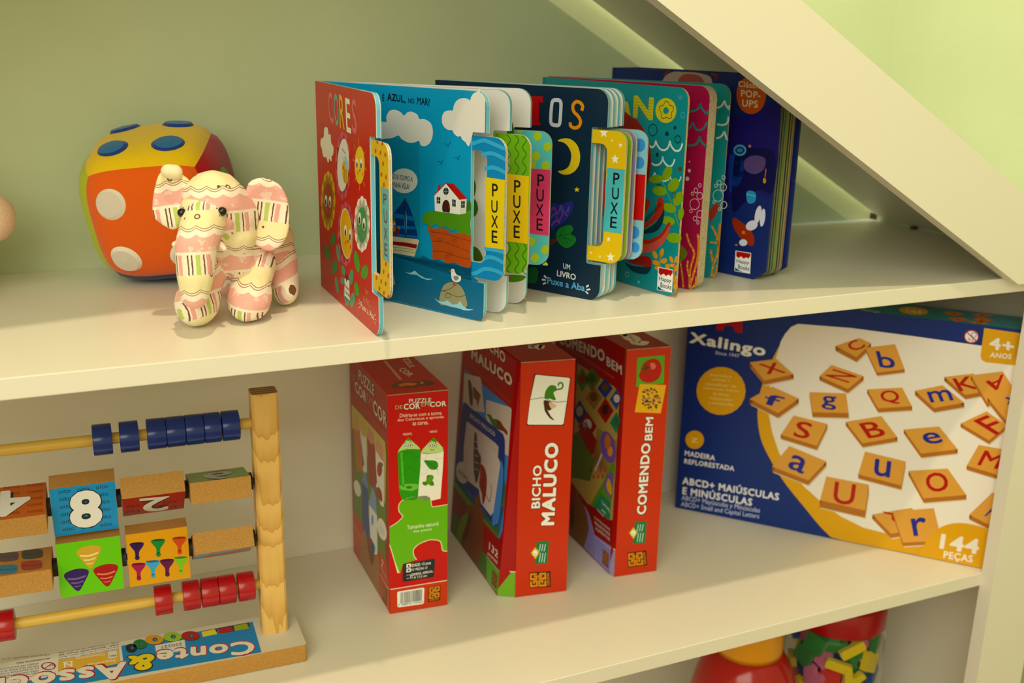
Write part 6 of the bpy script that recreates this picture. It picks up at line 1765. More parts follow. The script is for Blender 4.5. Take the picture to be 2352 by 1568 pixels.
def grow_box(fk, lk, dep, w, h, E0, E1, foot, label, umin, inner):
    f, l = FR[fk], FR[lk]
    t = thing('game_box', tuple(f.p(0.03, 0, -0.08)), label, 'box', 'red game boxes on the lower shelf')
    back = Vector((0.008, dep, 0)); red = PR(COLS[lk]); spn = PR(COLS[fk]); g = 0.0014
    S0 = f.p(0.0004, 0, -g); R0 = f.p(w-0.0003, 0, -g); up = Vector((0, 0, h-0.0006))
    E0 = l.p(E0[0], E0[1]); E1 = l.p(E1[0], E1[1])
    B0 = l.p(umin, 0); B1 = l.p(umin, E1.z-LZ)
    rb = R0+(B0-E0)*1.0; rb.z = LZ
    Sx = S0.copy()
    base = [E0, Sx, R0, rb, B0]; top = [E1, S0+up, R0+up, rb+up, B1]
    for p in top: p.z = LZ+h-0.0006
    b = MB()
    zb = foot/h
    lo = [p.lerp(q, zb) for p, q in zip(base, top)]
    hexa(b, base, top, [red, red, red, red, red, PR(COLS[fk]), red])
    # coloured band along the foot of the narrow strip beside the spine
    n = (Sx-E0).cross(Vector((0, 0, 1))).normalized()
    if n.y > 0: n = -n
    q = [E0, Sx, lo[1], lo[0]]; o = n*0.0002
    b.add([p+o for p in q], [(0, 1, 2, 3)], PR(inner)); m = [lo[0], lo[1], lo[1]+Vector((0, 0, .0012)), lo[0]+Vector((0, 0, .0012))]
    b.add([p+o*1.4 for p in m], [(0, 1, 2, 3)], PR(CREAM))
    art(b, l, lk); b.build('body', t)
    b = MB(); sheet(b, f, [(0, 0), (w, 0), (w, h), (0, h)], 0.0011, spn, PR('b8a884'), [(0.0011, spn)]); art(b, f, fk); b.build('spine', t)
    A, B = f.p(0, h), f.p(w, h); bk = (B1-E1)*0.9; bk.z = 0
    b = MB(); up2 = Vector((0, 0, 0.0002)); q = [A+up2, B+up2, B+bk+up2, A+bk+up2]; z9 = Vector((0, 0, 0.0008))
    hexa(b, q, [p+z9 for p in q], [MATS['endgrain'], red, red, red, red, red])
    tf = Frame(A+up2+z9, bk.normalized(), -f.U, Vector((0, 0, 1))); art(b, tf, fk+'top'); b.build('lid_flap', t)
grow_box('bicf', 'bicl', 0.168, 0.0597, 0.2720, (0.1849, 0.0), (0.1849, 0.2718), 0.030, 'red box with a crocodile-tailed animal card on its spine, middle of the three red boxes', 0.0165, '6fae22')
grow_box('comf', 'coml', 0.168, 0.0531, 0.2730, (0.1846, 0.0), (0.1846, 0.2728), 0.033, 'red box with tomato and bean pictures on its spine, beside the blue alphabet box', 0.0125, '9a92bc')
def tile_box():
    f = FR['xal']; h = 0.2955; w = 0.3835
    t = thing('game_box', tuple(f.p(0.2, 0, -0.03)), 'large blue and yellow box printed with wooden letter tiles, set diagonally on the lower shelf', 'box')
    d = -Vector(f.N)*0.062; A, B = f.p(0, 0), f.p(w, 0); up = Vector((0, 0, h)); bl = PR(COLS['xal']); tl = PR('2f8f98')
    b = MB(); hexa(b, [A, B, B+d, A+d], [A+up, B+up, B+d+up, A+d+up], [bl, bl, bl, bl, tl, bl]); art(b, f, 'xal')
    tf = Frame(A+up, (B-A).normalized(), d.normalized(), Vector((0, 0, 1))); art(b, tf, 'xaltop')
    b.build('body', t)
tile_box()
# ------------------------------------------------------------------ wooden abacus with printed blocks
def pine():
    m = base_mat('pine_wood', hexlin('e0b060'), 0.45, 0.4); nt = m.node_tree; N = nt.nodes.new; Lk = nt.links.new; b = nt.nodes['Principled BSDF']
    tc = N('ShaderNodeTexCoord'); sp = N('ShaderNodeSeparateXYZ'); nz = N('ShaderNodeTexNoise'); nz.inputs['Scale'].default_value = 130; nz.inputs['Detail'].default_value = 4
    mp = N('ShaderNodeMapping'); mp.inputs['Scale'].default_value = (1.5, 1.5, 0.12)
    Lk(tc.outputs['Object'], sp.inputs[0]); Lk(tc.outputs['Object'], mp.inputs[0]); Lk(mp.outputs[0], nz.inputs['Vector'])
    def math_(op, a, c):
        n = N('ShaderNodeMath'); n.operation = op
        for i, v in enumerate((a, c)):
            if isinstance(v, (int, float)): n.inputs[i].default_value = v
            else: Lk(v, n.inputs[i])
        return n.outputs[0]
    x = math_('SUBTRACT', sp.outputs['X'], 0.0); x2 = math_('MULTIPLY', math_('MULTIPLY', x, x), -2400)
    z = math_('MULTIPLY', sp.outputs['Z'], 29)
    n3 = N('ShaderNodeTexNoise'); n3.inputs['Scale'].default_value = 16; n3.inputs['Detail'].default_value = 1; Lk(tc.outputs['Object'], n3.inputs['Vector'])
    v = math_('ADD', math_('ADD', z, x2), math_('ADD', math_('MULTIPLY', nz.outputs['Fac'], 0.7), math_('MULTIPLY', n3.outputs['Fac'], 2.6)))
    fr = math_('FRACT', v, 0); pw = math_('POWER', math_('SUBTRACT', 1.0, fr), 2.0)
    r = N('ShaderNodeValToRGB'); r.color_ramp.elements[0].color = hexlin('e6bc6c'); r.color_ramp.elements[1].color = hexlin('cc9a48')
    r.color_ramp.elements[0].position = 0.05; Lk(pw, r.inputs['Fac']); Lk(r.outputs['Color'], b.inputs['Base Color'])
    return m
MATS['pine'] = pine()
def cyl(mb, p0, p1, r, mat, n=28, r1=None, caps=True, bev=0):
    p0, p1 = Vector(p0), Vector(p1); d = (p1-p0).normalized(); a = d.orthogonal().normalized(); c = d.cross(a); r1 = r if r1 is None else r1
    rings = [(p0, r), (p1, r1)] if not bev else [(p0, r-bev), (p0+d*bev*0.3, r-bev*0.3), (p0+d*bev, r), (p1-d*bev, r1), (p1-d*bev*0.3, r1-bev*0.3), (p1, r1-bev)]
    vs = [p+(a*math.cos(2*PI*i/n)+c*math.sin(2*PI*i/n))*q for p, q in rings for i in range(n)]
    fs = [(k*n+i, k*n+(i+1) % n, (k+1)*n+(i+1) % n, (k+1)*n+i) for k in range(len(rings)-1) for i in range(n)]
    if caps: fs += [tuple(range(n))[::-1], tuple(range((len(rings)-1)*n, len(rings)*n))]
    mb.add(vs, fs, mat)
def smooth_by_angle(o, ang=40):
    me = o.data; me.polygons.foreach_set('use_smooth', [True]*len(me.polygons))
    bm = bmesh.new(); bm.from_mesh(me); a = math.radians(ang)
    for e in bm.edges:
        if len(e.link_faces) == 2 and e.calc_face_angle(0) > a: e.smooth = False
    bm.to_mesh(me); bm.free(); return o
def abacus():
    t = thing('abacus', (0.05, 0.155, LZ), 'wooden counting frame with blue and red beads and printed number blocks on a white-topped base', 'toy')
    f = FR['base']; b = MB(); wt = M('white_base', 'dcd6c4', 0.45)
    sheet(b, f, rounded([(0, 0), (0.32, 0, 0.002), (0.32, 0.068, 0.014), (0, 0.068)]), 0.0184, wt, MATS['mdf'], [(0.0184, MATS['mdf'])]); art(b, f, 'base'); b.build('base', t)
    def at(x): return 0.162+(x-0.18)*math.tan(-0.0465)
    for xc in (0.1803, -0.102):
        y = at(xc); b = MB(); a = -0.0465; w, d = 0.0125, 0.0105; ch = 0.0022
        o = [(-w+ch, -d), (w-ch, -d), (w, -d+ch), (w, d-ch), (w-ch, d), (-w+ch, d), (-w, d-ch), (-w, -d+ch)]
        q = [(xc+x*math.cos(a)-v*math.sin(a), y+x*math.sin(a)+v*math.cos(a)) for x, v in o]; n = 8
        z0, z1 = LZ+0.0187, -0.0875
        b.add([(x, v, z) for z in (z0, z1) for x, v in q], [tuple(range(n))[::-1]]+[(i, (i+1) % n, n+(i+1) % n, n+i) for i in range(n)], MATS['pine'])
        b.add([(x, v, z1+0.0001) for x, v in q], [tuple(range(n))], M('endgrain_top', 'a98556', 0.7))
        for k in range(4):
            yy = -0.0085+k*0.0052
            p = [(-0.011, yy), (0.011, yy+0.0006), (0.011, yy+0.0016), (-0.011, yy+0.001)]
            b.add([(xc+x*math.cos(a)-v*math.sin(a), y+x*math.sin(a)+v*math.cos(a), z1+0.0003) for x, v in p], [(0, 1, 2, 3)], M('grain_line', '6b4c26', 0.7))
        b.build('post', t, origin=(xc, y, z0))
    rods = ((-0.1192, -0.1166, 'rod'), (-0.2897, -0.2868, 'rod'))
    P0 = lambda z: Vector((-0.0925, at(-0.0925), z)); P1 = lambda z: Vector((0.1695, at(0.1695), z))
    for z, r, mt in ((-0.1188, 0.0052, M('rod_wood', 'd8b24a', 0.4)), (-0.2888, 0.0052, M('rod_wood', 'd8b24a', 0.4)), (-0.1778, 0.003, M('dark_rod', '3a2c20', 0.5)), (-0.238, 0.003, M('dark_rod', '3a2c20', 0.5))):
        b = MB(); cyl(b, P0(z), P1(z), r, mt); smooth_by_angle(b.build('rod', t))
    blue = base_mat('blue_bead', hexlin((12, 46, 128)), 0.22, 0.5); red = base_mat('red_bead', hexlin((172, 12, 20)), 0.22, 0.5)
    def bead(x0, x1, z, mt, lab):
        b = MB(); p = Vector((x0, at(x0), z)); q = Vector((x1, at(x1), z)); cyl(b, p, q, 0.0142, mt, 36, bev=0.0009); o = smooth_by_angle(b.build('bead', t)); o['label'] = lab
    for x0, x1 in ((0.0281, 0.0445), (0.0508, 0.0672), (0.0742, 0.0908), (0.0910, 0.1075), (0.1078, 0.1240), (0.1243, 0.1395), (0.1405, 0.1566)): bead(x0, x1, -0.1188, blue, 'shiny blue wooden bead')
    for x0, x1 in ((-0.069, -0.0525), (0.0691, 0.0851), (0.0951, 0.1108), (0.1122, 0.1283), (0.1286, 0.1446), (0.1468, 0.1628)): bead(x0, x1, -0.2888, red, 'shiny red wooden bead')
    for n, v in BLOCKS.items():
        fr = FR[n]; b = MB(); w, h, th = 0.0549, 0.054, 0.020; mdf = MATS['mdf']
        sheet(b, fr, [(0, 0), (w, 0), (w, h), (0, h)], th, mdf, mdf, [(th, mdf)])
        fr2 = fr.moved(0.0001); b.add([fr2.p(*p) for p in ((0.0002, 0.0002), (w-0.0002, 0.0002), (w-0.0002, h-0.0002), (0.0002, h-0.0002))], [(0, 1, 2, 3) if fr.U.cross(fr.V).dot(fr.N) > 0 else (3, 2, 1, 0)], PR(v)); art(b, fr2, n)
        c = fr.p(w/2, h/2, -th/2); o = b.build('number_block', t, origin=c)
        cap = Vector(fr.U)
        s = MB(); cyl(s, c+cap*(w/2), c+cap*(w/2+0.0040), 0.0085, M('black_rubber', '15100e', 0.6)); smooth_by_angle(s.build('spacer', t))
abacus()
# ------------------------------------------------------------------ plush materials
def plush(name, h, amp=0.5):
    if name in MATS: return MATS[name]
    m = bump(base_mat(name, hexlin(h), 0.9, 0.15), 500, amp, 0.0012, 4); m.node_tree.nodes['Principled BSDF'].inputs['Sheen Weight'].default_value = 0.25
    MATS[name] = m; return m
# ------------------------------------------------------------------ soft dice
def dice():
    C = Vector((0.1149, 0.2795, 0.0765)); S = Vector((0.0705, 0.0640, 0.0712)); kk = 3.3
    R = Matrix.Rotation(math.radians(DICE[0]), 3, 'Z') @ Matrix.Rotation(math.radians(DICE[1]), 3, 'X') @ Matrix.Rotation(math.radians(DICE[2]), 3, 'Y')
    t = thing('soft_dice', (0.112, 0.2635, 0), 'big plush dice with orange, yellow, red and green faces against the green wall', 'dice')
    def surf(d, out=0.0):
        n = d.normalized(); r = (abs(n.x)**kk+abs(n.y)**kk+abs(n.z)**kk)**(-1/kk)
        p = n*r*(0.97-0.0*out); p = Vector((p.x*S.x, p.y*S.y, p.z*S.z)); return C+R @ (p+n*out)
    axes = {'front': ((1, 0, 0), (0, 0, 1), (0, -1, 0), (226, 94, 8)), 'top': ((1, 0, 0), (0, 1, 0), (0, 0, 1), (228, 190, 6)), 'right': ((0, 1, 0), (0, 0, 1), (1, 0, 0), (165, 12, 20)),
            'left': ((0, -1, 0), (0, 0, 1), (-1, 0, 0), (172, 184, 14)), 'bottom': ((1, 0, 0), (0, -1, 0), (0, 0, -1), (16, 38, 100)), 'back': ((-1, 0, 0), (0, 0, 1), (0, 1, 0), '2b8a3e')}
    n = 18
    for k, (u, v, w, h) in axes.items():
        u, v, w = Vector(u), Vector(v), Vector(w); b = MB(); q = []
        for j in range(n+1):
            for i in range(n+1):
                a, c = math.tan((i/n-0.5)*PI/2), math.tan((j/n-0.5)*PI/2)
                edge = max(abs(a), abs(c)); q.append(surf(w+u*a+v*c, -0.0016*max(0, edge-0.93)/0.07))
        b.add(q, [(j*(n+1)+i, j*(n+1)+i+1, (j+1)*(n+1)+i+1, (j+1)*(n+1)+i) for j in range(n) for i in range(n)], plush('plush_'+k, h))
        face = b.build(k+'_face' if k not in ('front', 'back') else k+'_panel', t, smooth=True); face.name = 'fabric_panel'; WL[face.name] = wloc(t); face['label'] = {'front': 'orange', 'top': 'yellow', 'right': 'dark red', 'left': 'lime green', 'bottom': 'navy blue', 'back': 'green'}[k]+' plush panel'
        pc, pr = {'front': ('d6cdbd', 'e4decb'), 'top': ((30, 104, 158), (18, 60, 136)), 'right': ('6aa52a', '4a8a22'), 'left': ('b0181c', '8c1014')}.get(k, (None, None))
        if not pc: continue
        pos = {'front': ((-.47, .40), (.40, .40), (-.47, -.47), (.40, -.47)), 'top': ((-.40, -.42), (.38, -.42), (-.40, .45), (.38, .45)), 'right': ((-.3, .3), (.4, -.4)), 'left': ((0.0, -0.2),)}[k]
        for pu, pv in pos:
            b = MB(); rp = 0.235; N2 = 28
            for r0, r1, o0, o1, hx, nm in ((0.0, 0.80, 0.0026, 0.0022, pc, 'pip_'), (0.80, 1.0, 0.0022, 0.0001, pr, 'stitch_')):
                q = []
                for r, o in ((r0, o0), (r1, o1)):
                    for i in range(N2):
                        a = 2*PI*i/N2; q.append(surf(w+u*(pu+rp*r*math.cos(a))+v*(pv+rp*r*math.sin(a)), o))
                b.add(q, [(i, N2+i, N2+(i+1) % N2, (i+1) % N2) for i in range(N2)], plush(nm+k, hx, 0.3))
            o = b.build('pip', face, smooth=True)
    return t
dice()
# ------------------------------------------------------------------ patchwork plush elephant
def fabric(name, ph, rx=0.0, rz=0.0, ry=0.0):
    m = base_mat(name, hexlin('e8d8b8'), 0.9, 0.15); nt = m.node_tree; N = nt.nodes.new; Lk = nt.links.new; b = nt.nodes['Principled BSDF']
    b.inputs['Sheen Weight'].default_value = 0.15
    def mt(op, a, c=0.0):
        n = N('ShaderNodeMath'); n.operation = op
        for i, v in enumerate((a, c)):
            if isinstance(v, (int, float)): n.inputs[i].default_value = v
            else: Lk(v, n.inputs[i])
        return n.outputs[0]
    def mix(f, a, c):
        n = N('ShaderNodeMix'); n.data_type = 'RGBA'
        Lk(f, n.inputs['Factor'])
        for i, v in ((6, a), (7, c)):
            if isinstance(v, (str, tuple)): n.inputs[i].default_value = hexlin(v)
            else: Lk(v, n.inputs[i])
        return n.outputs[2]
    tc = N('ShaderNodeTexCoord'); mp = N('ShaderNodeMapping'); mp.inputs['Rotation'].default_value = (rx, ry, rz)
    Lk(tc.outputs['Object'], mp.inputs[0]); sp = N('ShaderNodeSeparateXYZ'); Lk(mp.outputs[0], sp.inputs[0])
    x, z = sp.outputs['X'], sp.outputs['Z']
    sc = mt('MULTIPLY', mt('ABSOLUTE', mt('SINE', mt('MULTIPLY', x, PI/0.0125))), 0.055)
    f = mt('FRACT', mt('ADD', mt('MULTIPLY', z, 1/0.050), ph))
    fs = mt('ADD', f, sc)
    def band(lo, hi, src): return mt('MULTIPLY', mt('GREATER_THAN', src, lo), mt('LESS_THAN', src, hi))
    PK, CRM, YL, BR, GR = (238, 178, 168), (245, 235, 216), (241, 229, 180), (115, 80, 56), (188, 208, 104)
    vo = N('ShaderNodeTexVoronoi'); vo.inputs['Scale'].default_value = 75; vo.inputs['Randomness'].default_value = 0.75; Lk(mp.outputs[0], vo.inputs['Vector'])
    nz = N('ShaderNodeTexNoise'); nz.inputs['Scale'].default_value = 260; Lk(mp.outputs[0], nz.inputs['Vector'])
    dst = vo.outputs['Distance']
    flake = mt('LESS_THAN', mt('ADD', dst, mt('MULTIPLY', mt('SUBTRACT', nz.outputs['Fac'], 0.5), 1.3)), 0.26)
    pink = mix(flake, PK, 'f0d0c4')
    dot = band(0.10, 0.19, dst); yel = mix(dot, YL, '7a5638')
    # stripes
    xs = mt('ADD', x, mt('MULTIPLY', mt('SUBTRACT', nz.outputs['Fac'], 0.5), 0.0012))
    u = mt('FRACT', mt('MULTIPLY', xs, 1/0.0215))
    st = mix(band(0.06, 0.115, u), CRM, BR); st = mix(band(0.20, 0.255, u), st, BR); st = mix(band(0.62, 0.665, u), st, BR)
    st = mix(band(0.36, 0.52, u), st, GR); st = mix(band(0.72, 0.86, u), st, 'e8a8a0')
    c = mix(band(-1, 0.30, f), st, pink)
    c = mix(band(0.27, 0.40, fs), c, CRM)
    c = mix(band(0.362, 0.376, fs), c, (160, 124, 88)); c = mix(band(0.398, 0.414, fs), c, (160, 124, 88))
    c = mix(mt('MULTIPLY', mt('GREATER_THAN', fs, 0.412), mt('LESS_THAN', f, 0.64)), c, yel)
    c = mix(band(0.955, 1.01, f), c, CRM)
    Lk(c, b.inputs['Base Color'])
    n2 = N('ShaderNodeTexNoise'); n2.inputs['Scale'].default_value = 700; bp = N('ShaderNodeBump'); bp.inputs['Strength'].default_value = 0.35; bp.inputs['Distance'].default_value = 0.0008
    Lk(tc.outputs['Object'], n2.inputs['Vector']); Lk(n2.outputs['Fac'], bp.inputs['Height']); Lk(bp.outputs[0], b.inputs['Normal'])
    return m
def capsule(bm, p0, p1, r0, r1, n=8):
    p0, p1 = Vector(p0), Vector(p1); k = 10
    for i in range(k+1):
        t = i/k; p = p0.lerp(p1, t); r = r0*(1-t)+r1*t
        bmesh.ops.create_icosphere(bm, subdivisions=2, radius=r, matrix=Matrix.Translation(p))
def elephant():
    G = Vector((0.150, 0.115, 0))
    t = thing('plush_elephant', tuple(G), 'pink and cream patchwork plush elephant standing in front of the big dice', 'plush toy')
    caps = [('head', (0.1355, 0.0971, 0.1012), (0.1475, 0.1036, 0.0886), 0.0275, 0.0262), ('head', (0.1347, 0.0946, 0.1105), (0.1400, 0.1000, 0.1000), 0.0185, 0.022), ('head', (0.1524, 0.0970, 0.0735), (0.1480, 0.1000, 0.0850), 0.0170, 0.020),
            ('head2', (0.1260, 0.0900, 0.0920), (0.1340, 0.0920, 0.0900), 0.021, 0.022),
            ('trunk', (0.1225, 0.0760, 0.0890), (0.1138, 0.0610, 0.0720), 0.0180, 0.0168), ('trunk', (0.1138, 0.0610, 0.0720), (0.1115, 0.0565, 0.0500), 0.0168, 0.0148), ('trunk', (0.1115, 0.0565, 0.0500), (0.1098, 0.0550, 0.0345), 0.0148, 0.0110),
            ('leg', (0.1165, 0.0954, 0.0185), (0.1200, 0.0985, 0.0240), 0.0192, 0.0180), ('leg', (0.1185, 0.0990, 0.0200), (0.1340, 0.1100, 0.0520), 0.0150, 0.0165), ('leg', (0.1140, 0.0885, 0.0150), (0.1180, 0.0930, 0.0150), 0.0150, 0.0150),
            ('leg2', (0.1599, 0.0969, 0.0185), (0.1620, 0.0990, 0.0240), 0.0198, 0.0185), ('leg2', (0.1610, 0.0990, 0.0200), (0.1716, 0.1121, 0.0450), 0.0152, 0.0165), ('leg2', (0.1560, 0.0890, 0.0150), (0.1610, 0.0920, 0.0150), 0.0150, 0.0150),
            ('body', (0.1560, 0.1180, 0.0680), (0.1850, 0.1560, 0.0560), 0.0265, 0.0290), ('body', (0.1500, 0.1120, 0.0560), (0.1650, 0.1350, 0.0480), 0.0230, 0.0240),
            ('leg3', (0.1992, 0.1405, 0.0142), (0.1973, 0.1500, 0.0420), 0.0142, 0.0175), ('leg3', (0.1985, 0.1345, 0.0125), (0.1992, 0.1405, 0.0130), 0.0125, 0.0128), ('leg3', (0.1600, 0.1840, 0.0150), (0.1680, 0.1700, 0.0420), 0.0150, 0.0175)]
    bm = bmesh.new()
    for nm, a, c, r0, r1 in caps: capsule(bm, a, c, r0, r1)
    me = bpy.data.meshes.new('elephant_raw'); bm.to_mesh(me); bm.free()
    o = bpy.data.objects.new('elephant_raw', me); COL.objects.link(o)
    rm = o.modifiers.new('remesh', 'REMESH'); rm.mode = 'VOXEL'; rm.voxel_size = 0.0018
    sm = o.modifiers.new('smooth', 'SMOOTH'); sm.factor = 0.5; sm.iterations = 9
    dg = bpy.context.evaluated_depsgraph_get(); dg.update(); ev = o.evaluated_get(dg)
    m2 = bpy.data.meshes.new_from_object(ev); bpy.data.objects.remove(o); bpy.data.meshes.remove(me)
    for v in m2.vertices: v.co = v.co-G
    names = ['head', 'head2', 'trunk', 'leg', 'leg2', 'body', 'leg3']
    fm = [fabric('fabric_head', 0.12, 0.1, 0.2), fabric('fabric_brow', 0.35, 0.0, 0.5), fabric('fabric_trunk', 0.78, 0.15, 0.3), fabric('fabric_foreleg', 0.45, 0.25, -0.3, 0.25), fabric('fabric_leg', 0.62, -0.1, 0.4, -0.2), fabric('fabric_body', 0.2, 0.2, 0.9), fabric('fabric_hindleg', 0.9, 0.1, 1.0, 0.4)]
    m2.materials.clear()
    for m in fm: m2.materials.append(m)
    C2 = [(names.index(nm), Vector(a)-G, Vector(c)-G, (r0+r1)/2) for nm, a, c, r0, r1 in caps]
    for p in m2.polygons:
        p.use_smooth = True; x = p.center; best = None
        for i, a, c, r in C2:
            d = c-a; s = max(0, min(1, (x-a).dot(d)/d.dot(d))); q = (x-a-d*s).length-r
            if best is None or q < best[0]: best = (q, i)
        p.material_index = best[1]
    zmin = min(v.co.z for v in m2.vertices)
    for v in m2.vertices: v.co.z -= zmin
    body = bpy.data.objects.new('body', m2); COL.objects.link(body); body.parent = t; WL['body'] = G
    def cushion(name, pts, th, mat, cup):
        n = len(pts); pts = [Vector(p) for p in catmull3(pts, 3)]; n = len(pts)
        c = sum(pts, Vector())/n; nr = Vector((-0.15, -0.985, 0.0)); b = MB()
        prof = ((1.0, 0.0), (0.985, 0.45), (0.93, 0.8), (0.75, 1.0), (0.45, 1.0), (0.15, 0.95))
        def ring(k, s, side): return [c+(p-c)*k+nr*(side*th*s+cup*(k*k-1.0)) for p in pts]
        for side in (1, -1):
            vs = []
            for k, s in prof: vs += ring(k, s, side)
            fs = [(q*n+i, q*n+(i+1) % n, (q+1)*n+(i+1) % n, (q+1)*n+i) for q in range(len(prof)-1) for i in range(n)]+[tuple(range((len(prof)-1)*n, len(prof)*n))]
            b.add(vs, fs if side < 0 else [f[::-1] for f in fs], mat)
        o = b.build(name, t, smooth=True)
        bm = bmesh.new(); bm.from_mesh(o.data); bmesh.ops.remove_doubles(bm, verts=bm.verts, dist=1e-5); bmesh.ops.recalc_face_normals(bm, faces=bm.faces); bm.to_mesh(o.data); bm.free()
        o.data.polygons.foreach_set('use_smooth', [True]*len(o.data.polygons)); return o
    earL = [(0.0999, 0.1080, 0.1295), (0.1057, 0.1081, 0.1318), (0.1106, 0.1079, 0.1300), (0.1135, 0.1078, 0.1243), (0.1190, 0.1068, 0.1179), (0.1200, 0.1063, 0.1001), (0.1130, 0.1078, 0.0880), (0.1054, 0.1092, 0.0796), (0.0990, 0.1101, 0.0809), (0.0897, 0.1115, 0.0887), (0.0884, 0.1117, 0.0988), (0.0906, 0.1114, 0.1112), (0.0945, 0.1100, 0.1235)]
    earR = [(0.1640, 0.0961, 0.1170), (0.1744, 0.0947, 0.1215), (0.1820, 0.0935, 0.1195), (0.1896, 0.0924, 0.1144), (0.1948, 0.0916, 0.1034), (0.1960, 0.0914, 0.0878), (0.1944, 0.0916, 0.0748), (0.1891, 0.0924, 0.0649), (0.1781, 0.0941, 0.0592), (0.1667, 0.0958, 0.0656), (0.1579, 0.0973, 0.0748), (0.1585, 0.0969, 0.0887), (0.1600, 0.0964, 0.1014)]
    cushion('ear', earL, 0.0042, fabric('fabric_left_ear', 0.92, 0, 0.1, 0.1), 0.004)
    cushion('ear', earR, 0.0046, fabric('fabric_right_ear', 0.88, 0, -0.2, -0.15), 0.006)
    # a turned-over lobe at the top of one ear
    for pts, ph in (([(0.1020, 0.1060, 0.1275), (0.1070, 0.1055, 0.1268)], 0.5),):
        b = MB(); capsule_mb(b, pts[0], pts[1], 0.0058, 0.0062, plush('cream_plush', 'f0e2bc', 0.3)); b.build('ear_fold', t, smooth=True)
    blk = base_mat('black_plastic_eye', hexlin('0c0a0a'), 0.12, 0.6)
    for p in ((0.1070, 0.0762, 0.0983), (0.1372, 0.0698, 0.0990)):
        b = MB(); ball(b, p, 0.0037, blk); b.build('eye', t, smooth=True)
    wf = plush('white_felt', 'e8ded0', 0.3)
    for p, q in (((0.1060, 0.0700, 0.0760), (0.0985, 0.0660, 0.0752)), ((0.1330, 0.0680, 0.0720), (0.1360, 0.0620, 0.0700))):
        b = MB(); capsule_mb(b, p, q, 0.0040, 0.0022, wf); b.build('tusk', t, smooth=True)
def catmull3(p, n):
    out = []; k = len(p)
    for i in range(k):
        a, b, c, d = p[i-1], p[i], p[(i+1) % k], p[(i+2) % k]
        for j in range(n):
            t = j/n; out.append(tuple(0.5*(2*b[q]+(c[q]-a[q])*t+(2*a[q]-5*b[q]+4*c[q]-d[q])*t*t+(3*b[q]-a[q]-3*c[q]+d[q])*t**3) for q in range(3)))
    return out
def ball(mb, c, r, m, sx=1, sy=1, sz=1, R=None, n=20):
    c = Vector(c); vs = []; fs = []
    for j in range(n//2+1):
        a = PI*j/(n//2)
        for i in range(n):
            f = 2*PI*i/n; p = Vector((math.sin(a)*math.cos(f)*r*sx, math.sin(a)*math.sin(f)*r*sy, math.cos(a)*r*sz)); vs.append(c+(R @ p if R else p))
    for j in range(n//2):
        for i in range(n): fs.append((j*n+i, (j+1)*n+i, (j+1)*n+(i+1) % n, j*n+(i+1) % n))
    mb.add(vs, fs, m)
def lathe(mb, c, prof, m, n=48):
    c = Vector(c); k = len(prof); vs = [c+Vector((r*math.cos(2*PI*i/n), r*math.sin(2*PI*i/n), z)) for r, z in prof for i in range(n)]
    mb.add(vs, [(j*n+i, j*n+(i+1) % n, (j+1)*n+(i+1) % n, (j+1)*n+i) for j in range(k-1) for i in range(n)], m)
def capsule_mb(mb, p0, p1, r0, r1, m, n=18):
    p0, p1 = Vector(p0), Vector(p1); d = (p1-p0).normalized(); a = d.orthogonal().normalized(); c = d.cross(a); rings = []
    for j in range(1, 6): t = PI/2*j/5; rings.append((p0-d*r0*math.cos(t), r0*math.sin(t)))
    for j in range(5): t = PI/2*j/5; rings.append((p1+d*r1*math.sin(t), r1*math.cos(t)))
    vs = [p+(a*math.cos(2*PI*i/n)+c*math.sin(2*PI*i/n))*q for p, q in rings for i in range(n)]
    vs += [p0-d*r0, p1+d*r1]; N_ = len(rings); fs = [(k*n+i, k*n+(i+1) % n, (k+1)*n+(i+1) % n, (k+1)*n+i) for k in range(N_-1) for i in range(n)]
    fs += [(N_*n, (i+1) % n, i) for i in range(n)]+[(N_*n+1, (N_-1)*n+i, (N_-1)*n+(i+1) % n) for i in range(n)]
    mb.add(vs, fs, m)
elephant()
# ------------------------------------------------------------------ pale plush at the left edge
def left_plush():
    t = thing('plush_bear', (-0.085, 0.25, 0), 'pale pink plush toy with its muzzle poking in at the far left', 'plush toy')
    p = plush('pale_plush', 'e2bfa0', 0.5)
    b = MB(); ball(b, (-0.095, 0.262, 0.045), 0.045, p, 1, 0.95, 1.0, n=28); ball(b, (-0.095, 0.262, 0.098), 0.034, p, 1.0, 1.0, 1.0, n=28); b.build('body', t, smooth=True)
    b = MB(); capsule_mb(b, (-0.060, 0.255, 0.0745), (-0.0385, 0.246, 0.0740), 0.024, 0.0235, p, 28); b.build('muzzle', t, smooth=True)
    for y in (0.235, 0.285):
        b = MB(); capsule_mb(b, (-0.100, y, 0.016), (-0.075, y-0.012, 0.016), 0.0158, 0.0150, p, 22); b.build('leg', t, smooth=True)
left_plush()
